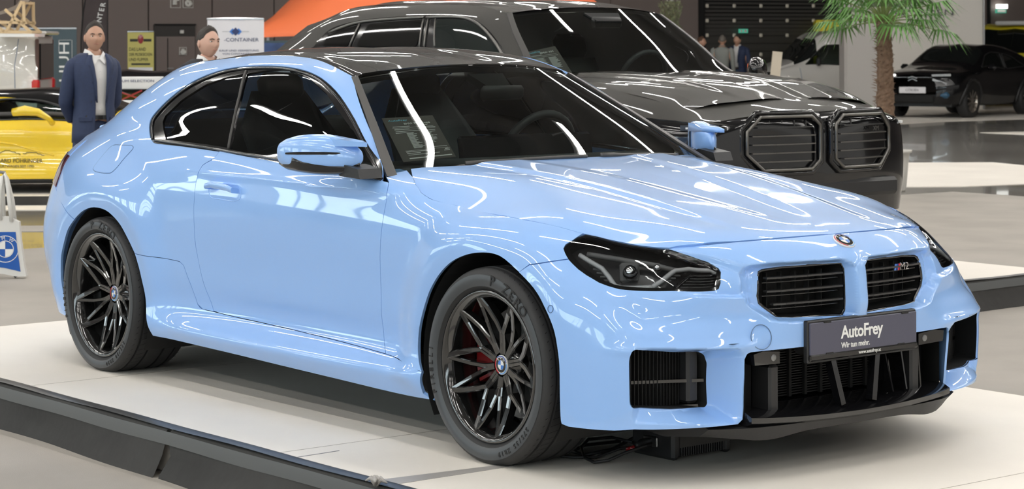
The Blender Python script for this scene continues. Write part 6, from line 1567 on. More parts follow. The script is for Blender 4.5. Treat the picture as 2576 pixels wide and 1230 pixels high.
# -- deckchair on the van
M['wood'] = mat('pale_wood', (.62, .46, .27), .55, noise=(6, .15)); M['canvas'] = mat('pale_canvas', (.62, .60, .60), .8)
dc = thing('deckchair', 'pale wooden deckchair frame with a light canvas on the roof of the white van', 'chair'); dep = 28.6
place(dc, 45, dep, zh(79, dep))
def wp(u, v, y=0.0): return (sz(u - 45, dep), y, zh(v, dep) - zh(79, dep))
for y in (-.28, .28):
    for p, q in (((28, 76), (68, 0)), ((90, 77), (25, 20)), ((0, 76), (92, 77)), ((72, 0), (73, 58)), ((2, 0), (2, 58)), ((0, 52), (78, 53)), ((-40, 30), (25, 76))):
        m = MB(); bx_between(m, wp(p[0], p[1], y), wp(q[0], q[1], y), .036, .03); m.obj('rail', M['wood'], dc)
for u, v in ((28, 74), (90, 76), (70, 4), (2, 50)): m = MB(); bx_between(m, wp(u, v, -.3), wp(u, v, .3), .03, .03, up=(1, 0, 0)); m.obj('cross_rail', M['wood'], dc)
V = []
for k in range(9):
    t_ = k / 8; u = 66 + (-30 - 66) * t_; v = -8 + 44 * t_ ** .5 + 0 * t_; V += [wp(u, v, -.26), wp(u, v, .26)]
mesh('canvas', V, [(2 * i, 2 * i + 1, 2 * i + 3, 2 * i + 2) for i in range(8)], M['canvas'], dc, True)
MB().box((0, 0, -.03), (sz(110, dep), .62, .04)).obj('roof_tray', M['white'], dc)
# -- small lifestyle car with white stripes behind the suit
wc = carthing('white_and_black_car', 'black and white small car with premium lettering across its rear window', 374, 30.5, 90)
wc.rotation_euler = (0, 0, YAW - PI / 2 + PI / 2 + R(4)); wc.location = tuple(base_at(338, 30.5))
zt_ = 1.40
cs = shell([(-2.0, [(.70, .30), (.80, .5), (.84, .70), (.80, .90), (.72, .98), (.66, 1.02), (.4, 1.03), (0, 1.04)]), (-1.8, [(.78, .25), (.85, .5), (.88, .72), (.84, .92), (.74, 1.06), (.66, 1.13), (.4, 1.16), (0, 1.17)]),
    (-1.45, [(.80, .25), (.86, .5), (.88, .72), (.85, .93), (.74, 1.15), (.66, 1.33), (.45, 1.40), (0, 1.42)]), (-.2, [(.80, .22), (.85, .5), (.87, .72), (.84, .93), (.74, 1.18), (.66, 1.38), (.45, 1.44), (0, 1.46)]), (.9, [(.80, .22), (.85, .5), (.87, .72), (.83, .93), (.75, 1.05), (.66, 1.12), (.45, 1.15), (0, 1.16)]), (1.7, [(.7, .25), (.78, .45), (.8, .62), (.74, .75), (.6, .8), (.5, .82), (.3, .83), (0, .84)])])
cs.G[..., 2] *= .80
gcar(wc, cs, M['gloss'], [], M['darkglass'])
def wcq(u0, v0, u1, v1, d, m, nm, bev=.01):
    dd = 30.5 - 2.05 + d; x = -2.03 + d
    return MB().box((x, -(sz((u0 + u1) / 2 - 338, 28.6)), (zh(v0, 28.6) + zh(v1, 28.6)) / 2 - FZ), (.03, sz(u1 - u0, 28.6), abs(zh(v0, 28.6) - zh(v1, 28.6))), bevel=bev).obj(nm, m, wc)
wcq(236, 190, 446, 222, .27, M['white'], 'window_strip'); wcq(230, 222, 446, 248, .10, M['darkglass'], 'rear_window'); wcq(225, 248, 450, 262, .0, M['white'], 'tail_stripe'); wcq(220, 262, 452, 275, -.02, M['trimgrey'], 'tail_panel'); wcq(220, 275, 452, 283, -.04, M['chrome'], 'bumper_trim'); wcq(218, 284, 454, 330, -.05, M['gloss'], 'bumper')
text('window_lettering', 'PREMIUM SELECTION', .085, M['navy'], wc, frame3((-2.03 + .25, -sz(366 - 338, 28.6), zh(201, 28.6) - FZ), (0, -1, 0), (0, 0, 1)), font_scale=(.72, .55))
for p, q in (((330, 224), (395, 247)), ((395, 224), (345, 247))): m = MB(); bx_between(m, (-1.96, -sz(p[0] - 338, 28.6), zh(p[1], 28.6) - FZ), (-1.96, -sz(q[0] - 338, 28.6), zh(q[1], 28.6) - FZ), .03, .02, up=(1, 0, 0)); m.obj('roll_bar', M['red'], wc)
simplewheel(wc, -1.35, -.76, .32, .2, M['steel']); simplewheel(wc, -1.35, .76, .32, .2, M['steel'], sg=1); simplewheel(wc, 1.2, -.76, .32, .2, M['steel']); simplewheel(wc, 1.2, .76, .32, .2, M['steel'], sg=1)
# -- white van on the right
v2, S2, a2 = van('white_van', 'white compact delivery van half hidden by the grey column', 2100, 50, 0, 4.4, 1.80, .90, 1.0, M['vanwhite'])
v2.rotation_euler = (0, 0, YAW - PI / 2 + PI - R(-12)); v2.location = tuple(base_at(2114, 53.2))
gcar(v2, S2, M['vanwhite'], [[(.25, 1.0), (.30, 1.48), (.72, 1.48), (1.02, 1.20), (1.22, 1.02)]], M['greenglass'])
vline(S2, v2, [(.2, .45), (.2, 1.6)], .006, M['gap'], 'door_gap'); vline(S2, v2, [(1.35, .95), (1.28, .5)], .006, M['gap'], 'door_gap')
o = panel('windscreen', S2, rect(S2, S2.tu[4] + .05, S2.tu[5] + .12, S2.tv[4] + .02, S2.tv[-1], 16), M['darkglass'], v2, step=.1, gap=0, flange=0, off=.006); mirror_y(o)
for sg in (-1, 1): MB().box((2.02, sg * .66, .80), (.26, .20, .12), bevel=.04).obj('headlamp', M['chrome'], v2); MB().box((.92, sg * 1.0, 1.10), (.10, .16, .20), bevel=.04).obj('door_mirror', M['satin'], v2)
MB().box((2.18, 0, .45), (.10, 1.3, .22), bevel=.04).obj('bumper', M['satin'], v2)
for wx in (-1.3, 1.42): archfill(v2, S2, wx, .33, .37); simplewheel(v2, wx, -.80, .32, .2, M['steel']); simplewheel(v2, wx, .80, .32, .2, M['steel'], sg=1)
# yellow box and yellow van
yb = thing('yellow_container', 'bright yellow box body standing behind the white delivery van', 'box'); place(yb, 2088, 55.2); hz_ = zh(53, 55.2) - FZ
M['signal'] = mat('signal_yellow', (.95, .80, .05), .4); MB().box((0, 0, hz_ / 2 + .3), (sz(78, 55.2), .6, hz_ - .6), bevel=.03).obj('box_body', M['signal'], yb)
for k in range(3): MB().box((-sz(20, 53) + k * sz(20, 53), -.32, hz_ / 2 + .4), (.04, .04, hz_ - 1)).obj('rib', M['signal'], yb)
v3, S3, a3 = van('yellow_van', 'bright yellow van behind the black crossover at the right edge', 2560, 53, 0, 4.8, 1.95, .95, 1.0, M['signal'])
v3.rotation_euler = (0, 0, YAW - PI / 2 + PI + PI / 2 - R(25)); v3.location = tuple(base_at(2575, 54))
gcar(v3, S3, M['signal'], [[(.3, 1.1), (.32, 1.62), (.85, 1.60), (1.35, 1.12)]], M['darkglass'])
o = panel('windscreen', S3, rect(S3, S3.tu[4] - .05, S3.tu[5] + .05, S3.tv[4] + .05, S3.tv[-1], 16), M['darkglass'], v3, step=.1, gap=0, flange=0, off=.006); mirror_y(o)
MB().box((2.35, 0, .62), (.10, 1.3, .5), bevel=.04).obj('grille', M['gloss'], v3); MB().box((.9, 0, 2.0), (.5, .9, .10), bevel=.03).obj('roof_box', M['white'], v3)
for wx in (-1.4, 1.5): archfill(v3, S3, wx, .35, .39); simplewheel(v3, wx, -.84, .34, .2, M['steel']); simplewheel(v3, wx, .84, .34, .2, M['steel'], sg=1)
# -- black crossover
bc = carthing('black_crossover', 'glossy black crossover with split headlamps in front of the cream stand wall', 2420, 46.3, 0)
M['blackpaint'] = mat('black_paint', (.004, .004, .005), .5, coat=.8, spec=.1)
bs = shell([(-2.1, [(.70, .35), (.80, .55), (.84, .78), (.80, .95), (.72, 1.02), (.66, 1.06), (.5, 1.08), (0, 1.10)]), (-1.75, [(.80, .30), (.87, .52), (.90, .76), (.86, .96), (.76, 1.10), (.68, 1.19), (.5, 1.22), (0, 1.23)]),
    (-1.0, [(.82, .28), (.88, .50), (.90, .75), (.86, .95), (.75, 1.18), (.66, 1.36), (.48, 1.43), (0, 1.45)]), (-.2, [(.82, .26), (.88, .50), (.89, .75), (.85, .94), (.74, 1.20), (.64, 1.44), (.46, 1.50), (0, 1.52)]),
    (.35, [(.82, .26), (.88, .50), (.89, .75), (.85, .94), (.75, 1.16), (.64, 1.38), (.46, 1.44), (0, 1.47)]), (.95, [(.84, .28), (.90, .50), (.91, .75), (.87, .94), (.80, 1.02), (.70, 1.10), (.5, 1.14), (0, 1.16)]),
    (1.4, [(.84, .30), (.91, .52), (.92, .76), (.87, .92), (.78, .97), (.66, 1.0), (.46, 1.02), (0, 1.04)]), (2.0, [(.70, .28), (.80, .48), (.82, .70), (.76, .84), (.66, .89), (.54, .92), (.36, .94), (0, .96)]), (2.18, [(.45, .28), (.52, .48), (.52, .66), (.48, .76), (.42, .82), (.34, .86), (.2, .88), (0, .90)])])
gcar(bc, bs, M['blackpaint'], [[(-1.35, 1.03), (-.95, 1.22), (-.45, 1.32), (-.42, .99)], [(-.36, .99), (-.36, 1.33), (.0, 1.35), (.35, 1.27), (.72, 1.03)]], M['darkglass'])
o = panel('windscreen', bs, rect(bs, bs.tu[4] + .02, bs.tu[5] + .0, bs.tv[4] + .10, bs.tv[-1], 16), M['darkglass'], bc, step=.1, gap=0, flange=0, off=.006); mirror_y(o)
bc.rotation_euler = (0, 0, YAW - PI / 2 + PI + R(52)); bc.location = tuple(base_at(2418, 46.6))
M['alloy'] = mat('silver_alloy', (.42, .38, .34), .3, metal=.8)
for wx in (-1.32, 1.32):
    archfill(bc, bs, wx, .36, .40); archring(bc, bs, wx, .36, .43, .035, M['satin'])
    simplewheel(bc, wx, -.80, .345, .22, M['alloy'], 10); simplewheel(bc, wx, .80, .345, .22, M['alloy'], 10, sg=1)
MB().box((0, 0, .36), (3.9, 1.5, .24)).obj('underbody', M['satin'], bc)
for sg in (-1, 1):
    m = MB(); bx_between(m, (2.16, sg * .42, .88), (2.0, sg * .76, .89), .045, .05); m.obj('upper_lamp', emis('white_lamp', (1, .98, .93), 1.6) if sg < 0 else M['chrome'], bc)
    m = MB(); bx_between(m, (2.17, sg * .44, .80), (2.06, sg * .70, .70), .045, .05); m.obj('lower_lamp', M['chrome'], bc)
    MB().box((2.08, sg * .62, .48), (.12, .30, .13), bevel=.05).obj('fog_lamp_surround', mat('blue_accent', (.03, .10, .18), .4), bc, angle=.8)
    MB().box((.62, sg * 1.0, 1.03), (.12, .20, .13), bevel=.05).obj('door_mirror', M['blackpaint'], bc)
    m = MB()
    for k in (0, 1): bx_between(m, (2.20, sg * .002, .86 - .05 * k), (2.19, sg * .10, .82 - .05 * k), .02, .02)
    m.obj('chevron', M['chrome'], bc)
MB().box((2.20, 0, .58), (.03, .60, .13), bevel=.01).obj('plate_panel', M['bwhite'], bc); text('plate_lettering', 'CITROËN', .07, M['letter'], bc, frame3((2.218, 0, .58), (0, 1, 0), (0, 0, 1)))
MB().box((2.17, 0, .40), (.06, .9, .16), bevel=.03).obj('lower_grille', M['matte'], bc); m = MB(); bx_between(m, (2.19, -.44, .84), (2.19, .44, .84), .012, .02); m.obj('grille_strip', M['chrome'], bc)
# -- wooden post, cabinets
wpst = MB().box((0, 0, .55), (.16, .03, 1.10)).obj('wooden_sign_post', mat('pale_board', (.55, .48, .38), .6)); place(wpst, 1933, 36); wpst.rotation_euler[1] = R(6); tag(wpst, 'leaning pale wooden board in front of the white delivery van', 'board')
wpst.data.transform(Matrix.Scale((zh(131, 36) - FZ) / 1.10, 4, (0, 0, 1)))
# ---- palm in a white pot
pd = 23.4
pot = MB().lathe([(0, 0.0), (.155, 0), (.165, .02), (.19, .30), (.205, .40), (.225, .405), (.228, .43), (.205, .432), (.195, .38), (0, .37)], 36).obj('plant_pot', mat('white_plastic_pot', (.66, .64, .60), .5)); place(pot, 2238, pd); pot.data.transform(Matrix.Scale(1.02, 4)); 
for p in pot.data.polygons: p.use_smooth = True
tag(pot, 'white round plastic plant pot holding the palm', 'pot')
palm = thing('palm_tree', 'palm tree with a shaggy brown trunk in the white pot', 'tree'); place(palm, 2222, pd, FZ + .37)
M['bark'] = mat('palm_fibre', (.16, .10, .065), .85, noise=(30, .6)); M['frond'] = mat('palm_leaf', (.10, .24, .05), .5, noise=(3, .4))
rp = np.random.RandomState(11)
htop = zh(56, pd) - (FZ + .37); prof = []
V = []; F = []; nr, nh = 22, 60
for i in range(nh + 1):
    t = i / nh; rr = .105 * (1 - .30 * t) * (1 + .0 * t)
    for k in range(nr): a = 2 * PI * k / nr; q = rr * (1 + .22 * (rp.rand() - .5)); V.append((q * math.cos(a) + .02 * math.sin(t * 3), q * math.sin(a), htop * t))
for i in range(nh):
    for k in range(nr): F.append((i * nr + k, i * nr + (k + 1) % nr, (i + 1) * nr + (k + 1) % nr, (i + 1) * nr + k))
mesh('trunk', V, F, M['bark'], palm)
m = MB()
for _ in range(420):
    t = rp.rand() ; a = rp.rand() * 6.28; rr = .105 * (1 - .3 * t); z = htop * (.02 + .97 * t); p0 = Vector((rr * .9 * math.cos(a), rr * .9 * math.sin(a), z)); out = .03 + .035 * rp.rand()
    p1 = p0 + Vector((math.cos(a + .4 * (rp.rand() - .5)) * out, math.sin(a) * out, .05 * (rp.rand() - .2))); w = .006
    m.add([p0 + Vector((0, 0, w)), p0 - Vector((0, 0, w)), p1], [(0, 1, 2)])
m.obj('trunk_fibres', M['bark'], palm)['kind'] = 'stuff'
M['leafstalk'] = mat('leaf_stalk', (.20, .26, .08), .5)
def fan(az, el, L_, size):
    d = Vector((math.cos(az) * math.cos(el), math.sin(az) * math.cos(el), math.sin(el))); p0 = Vector((0, 0, htop - .02)); pts = [p0 + d * L_ * t + Vector((0, 0, -.18 * L_ * t * t)) for t in (0, .35, .7, 1)]
    st = MB().tube(pts, [.010, .008, .006, .004], 5).obj('leaf_stalk', M['leafstalk'], palm)
    c = pts[-1]; dd = (pts[-1] - pts[-2]).normalized(); side = dd.cross(Vector((0, 0, 1))); side = side.normalized() if side.length > .05 else Vector((1, 0, 0)); up = side.cross(dd)
    mm = MB(); n = 19
    for k in range(n):
        a = R(-105 + 210 * k / (n - 1)); v = (dd * math.cos(a) + side * math.sin(a)).normalized(); l = size * (.75 + .25 * math.cos(a * .8)) * (.9 + .2 * rp.rand()); w = .014
        q = side * math.cos(a) * w - dd * math.sin(a) * w; q1 = c + v * l * .5 + up * .03 + Vector((0, 0, -.02)); q2 = c + v * l + Vector((0, 0, -.10 - .16 * rp.rand() * l / .5))
        mm.add([c, q1 + q, q2, q1 - q], [(0, 1, 2, 3)])
    mm.obj('leaf_fan', M['frond'], st)
nf = 44
for i in range(nf):
    el = R(2 + 84 * (i / nf) ** .9); fan(i * 2.39996, el, .40 + .22 * rp.rand(), .36 + .08 * rp.rand())
# ---- olive tree
ol = thing('olive_tree', 'slim grey-green olive tree standing behind the dark off-road car', 'tree'); od = 40; place(ol, 1688, od)
ht = zh(8, od) - FZ
MB().tube([(0, 0, 0), (.03, 0, .5), (-.02, .02, 1.0), (.02, 0, ht * .75)], [.05, .045, .035, .015], 8).obj('trunk', M['bark'], ol, smooth=True)
m = MB(); ro = np.random.RandomState(4)
for _ in range(2600):
    z = .75 + (ht - .75) * ro.rand() ** .8; rr = (.36 - .22 * max(0, (z - 1.2) / (ht - 1.2))) * ro.rand() ** .5 * (1 + .4 * math.sin(z * 9)); a = ro.rand() * 6.28; c = Vector((rr * math.cos(a) * 1.1, rr * math.sin(a), z)); d = Vector((ro.randn() * .5, ro.randn() * .5, .6 + ro.rand())).normalized() * .055; s_ = Vector((ro.randn(), ro.randn(), 0)).normalized() * .010
    m.add([c, c + d * .5 + s_, c + d, c + d * .5 - s_], [(0, 1, 2, 3)])
m.obj('foliage', mat('olive_leaf', (.15, .17, .09), .6, noise=(8, .5)), ol)['kind'] = 'stuff'
# ---- tote bag on a stand at the left edge
tb = thing('tote_bag', 'white cloth tote bag with a blue roundel print at the left edge', 'bag'); td = 15.0; place(tb, 15, td, zh(690, td))
M['cloth'] = mat('white_cotton', (.74, .73, .70), .8, bump=(12, .2))
def bp_(u, v, y=0.0): return (sz(u - 15, td), y, zh(v, td) - zh(690, td))
out = [(-40, 575), (-38, 540), (20, 540), (48, 553), (52, 600), (60, 660), (66, 690), (40, 690), (10, 684), (-30, 680)]
V = []
for y in (-.025, .025): V += [bp_(u, v, y) for u, v in out]
n = len(out); fc = [tuple(range(n))[::-1], tuple(range(n, 2 * n))] + [(i, (i + 1) % n, n + (i + 1) % n, n + i) for i in range(n)]
bo = MB().add(V, fc).obj('bag_body', M['cloth'], tb)
pr = [(-40, 578), (40, 578), (44, 620), (52, 678), (10, 668), (-30, 664)]
M['royal'] = mat('royal_blue_print', (.01, .10, .42), .6)
MB().add([bp_(u, v, -.028) for u, v in pr], [tuple(range(6))]).obj('blue_print', M['royal'], tb)
cz_ = bp_(14, 621)
def ringp(r0, r1, m, y, a0=0, a1=2 * PI, nm='roundel_ring'):
    mm = MB().lathe([(r0, y), (r1, y)], max(4, int(28 * (a1 - a0) / 6.28)), 'y', c=(cz_[0], 0, cz_[2]), a0=a0, a1=a1); return mm.obj(nm, m, tb)
r1 = sz(34, td)
ringp(r1 * .95, r1, M['whiteprint'], -.030); ringp(r1 * .58, r1 * .63, M['whiteprint'], -.031)
for k in (0, 2): ringp(0, r1 * .57, M['whiteprint'], -.031, R(90 * k + 90), R(90 * k + 180), 'roundel_quarter')
for ch, a in (('B', 145), ('M', 100), ('W', 55)):
    fr = Matrix.Translation((cz_[0] + r1 * .79 * math.cos(R(a)), -.032, cz_[2] + r1 * .79 * math.sin(R(a)))) @ Matrix.Rotation(PI / 2, 4, 'X') @ Matrix.Rotation(R(a - 90), 4, 'Z'); text('bag_lettering', ch, r1 * .36, M['whiteprint'], tb, fr)
for y, c_ in ((-.03, 0), (.03, 4)): MB().tube([bp_(2 + c_, 548, y), bp_(0 + c_, 480, y), bp_(4, 440, y * .3), bp_(10, 432, 0), bp_(16, 445, y * .3), bp_(24 + c_, 500, y), bp_(30 + c_, 552, y)], sz(5, td), 6).obj('handle', M['cloth'], tb, smooth=True)
std = thing('bag_rack', 'grey metal rack leg holding the white tote bag', 'rack'); place(std, -10, td + .02)
def rp_(u, v, y=0.0): return (sz(u + 10, td), y, zh(v, td) - FZ)
MB().tube([rp_(-14, 430), rp_(-10, 560), rp_(0, 640), rp_(14, 660)], .012, 8).obj('upright', M['steel'], std, smooth=True); MB().tube([rp_(8, 436), rp_(12, 430), rp_(-30, 425)], .010, 8).obj('hook', M['steel'], std, smooth=True)
zg = FZ - zh(690, td); MB().tube([rp_(14, 660), rp_(30, 680), (sz(50, td), .0, .012)], .014, 8).obj('leg', M['trimgrey'], std, smooth=True); MB().tube([rp_(0, 640), (-.10, .2, .012)], .014, 8).obj('leg', M['trimgrey'], std, smooth=True); MB().tube([rp_(0, 640), (-.15, -.05, .012)], .014, 8).obj('leg', M['trimgrey'], std, smooth=True)
# ---- battery charger and cables under the bumper
ch = thing('battery_charger', 'black ribbed battery charger box lying under the front bumper of the blue coupe', 'charger'); p0 = onz(1690, 1160, .0); q0 = onz(1838, 1135, 0.); 
d_ = q0 - p0; Lc = np.linalg.norm(d_); d_ /= Lc; n_ = np.array([-d_[1], d_[0], 0]); 
if n_ @ (CAM - p0) > 0: n_ = -n_
Dc = .20; cc = p0 + d_ * Lc / 2 + n_ * Dc / 2; ch.location = tuple(cc); ch.rotation_euler = (0, 0, math.atan2(d_[1], d_[0]))
Hc = .105; sgn = 1 if (np.array([-d_[1], d_[0], 0]) @ n_) > 0 else -1
M['charger'] = mat('charger_black', (.020, .020, .021), .42)
MB().box((0, 0, Hc / 2 + .004), (Lc * .92, Dc, Hc - .008), bevel=.006).obj('case', M['charger'], ch, angle=.5)
for sx in (-1, 1): MB().box((sx * Lc * .44, 0, Hc / 2), (Lc * .12, Dc + .012, Hc), bevel=.010).obj('end_cap', M['charger'], ch, angle=.5)
for k in range(19): MB().box((-Lc * .35 + k * Lc * .70 / 18, -sgn * (Dc / 2 + .002), Hc / 2), (.0045, .010, Hc * .78), bevel=.001).obj('cooling_rib', M['charger'], ch)
MB().box((-Lc / 2 - .004, -sgn * .0, .055), (.010, .07, .035), bevel=.003).obj('socket_plate', M['steel'], ch)
MB().tube([(-Lc / 2 - .005, 0, .055), (-Lc / 2 - .05, 0, .055), (-Lc / 2 - .08, -.01, .048)], [.013, .013, .009], 10).obj('plug', M['satin'], ch, smooth=True)
def g3(u, v, z): return tuple(onz(u, v, z))
cab = thing('power_cable', 'loose loops of black cable between the front tyre and the charger box', 'cable')
MB().tube([g3(1640, 1118, .055), g3(1612, 1125, .050), g3(1570, 1140, .035), g3(1530, 1158, .012), g3(1495, 1163, .007), g3(1470, 1150, .007), g3(1462, 1125, .02), g3(1480, 1105, .03), g3(1540, 1100, .03), g3(1590, 1112, .04)], .0055, 8).obj('cable', M['satin'], cab, smooth=True)
MB().tube([g3(1620, 1122, .035), g3(1560, 1128, .02), g3(1500, 1150, .007), g3(1440, 1150, .007), g3(1400, 1146, .007), g3(1290, 1167, .006)], .005, 8).obj('cable', M['satin'], cab, smooth=True)
MB().tube([g3(1600, 1098, .02), g3(1540, 1130, .010), g3(1470, 1145, .007), g3(1440, 1135, .007), g3(1470, 1120, .007), g3(1560, 1110, .007)], .006, 8).obj('cable', M['satin'], cab, smooth=True)
MB().tube([g3(1578, 1131, .032), g3(1597, 1126, .042)], .009, 10).obj('red_sleeve', M['red'], cab, smooth=True)

# ================================================================== PEOPLE
def skinmesh(nodes, edges, sub=2):
    """nodes: (x, y, z, rx, ry); returns vertices and faces of a smooth continuous skin around the skeleton"""
    me = bpy.data.meshes.new('sk'); me.from_pydata([n[:3] for n in nodes], edges, []); o = bpy.data.objects.new('sk', me); COL.objects.link(o)
    md = o.modifiers.new('s', 'SKIN'); md.use_smooth_shade = True; md.branch_smoothing = .6
    for v, n in zip(me.skin_vertices[0].data, nodes): v.radius = (n[3], n[4])
    me.skin_vertices[0].data[0].use_root = True
    ss = o.modifiers.new('u', 'SUBSURF'); ss.levels = sub; ss.render_levels = sub
    dg = bpy.context.evaluated_depsgraph_get(); ev = o.evaluated_get(dg).to_mesh()
    V = [tuple(v.co) for v in ev.vertices]; F = [tuple(p.vertices) for p in ev.polygons]; bpy.data.objects.remove(o); return V, F
def headmesh(hd, c, turn, H=.235):
    """head with brow, eye sockets, nose, lips, chin and ears; front towards -y before turning"""
    V = []; F = []; nu, nv = 40, 34
    def g(x, s): return math.exp(-(x / s) ** 2)
    for j in range(nv + 1):
        ph = -PI / 2 + PI * j / nv
        for i in range(nu):
            th = 2 * PI * i / nu; x = math.cos(ph) * math.sin(th); y = -math.cos(ph) * math.cos(th); z = math.sin(ph)
            X, Y, Z = x * .076, y * .098, z * H / 2
            f = max(0, -y)
            if Z < 0: k = (-Z / (H / 2)); X *= 1 - .30 * k ** 1.6; Y *= (1 - .10 * k) if y < 0 else (1 - .35 * k); 
            if Z > 0: X *= 1 + .03 * g(Z - .03, .03)
            if y < 0: Y *= 1 - .10 * abs(x) ** 2 * 0; Y -= f * (.004 * g(Z - .030, .010) * g(X, .045)); Y += f * .011 * g(Z - .012, .011) * (g(X - .030, .014) + g(X + .030, .014)); Y -= f * .021 * g(X, .0085 + .004 * g(Z + .03, .01)) * (g(Z + .020, .016) + .45 * g(Z - .0, .016)); Y -= f * (.006 * g(Z + .050, .006) + .006 * g(Z + .060, .006)) * g(X, .018); Y -= f * .006 * g(Z + .090, .014) * g(X, .02); Y += f * .003 * g(Z + .073, .006) * g(X, .02); Y -= f * .004 * (g(X - .042, .014) + g(X + .042, .014)) * g(Z + .018, .016)
            V.append((X, Y, Z))
    for j in range(nv):
        for i in range(nu): F.append((j * nu + i, j * nu + (i + 1) % nu, (j + 1) * nu + (i + 1) % nu, (j + 1) * nu + i))
    n0 = len(V)
    for sg in (-1, 1):   # ears
        b = len(V)
        for j in range(7):
            for i in range(10):
                a = 2 * PI * i / 10; p = -PI / 2 + PI * j / 6; V.append((sg * (.076 + .010 * math.cos(p) * math.cos(a)) , .006 + .017 * math.cos(p) * math.sin(a) + .006, -.004 + .031 * math.sin(p)))
        for j in range(6):
            for i in range(10): F.append((b + j * 10 + i, b + j * 10 + (i + 1) % 10, b + (j + 1) * 10 + (i + 1) % 10, b + (j + 1) * 10 + i))
    ct, st = math.cos(turn), math.sin(turn)
    def tf(v): x, y, z = v; return (c[0] + x * ct - y * st, c[1] + x * st + y * ct, c[2] + z)
    return [tf(v) for v in V], F, tf
SKIN = mat('skin', (.52, .30, .21), .5); SKIN2 = mat('skin_pale', (.62, .38, .29), .5)
HAIRD = mat('dark_hair', (.025, .018, .014), .6, noise=(60, .5)); HAIRG = mat('grey_hair', (.16, .14, .12), .7)
EYE = mat('eye_white', (.7, .68, .65), .3); IRIS = mat('iris', (.03, .025, .02), .2); LIP = mat('lips', (.38, .15, .12), .5)
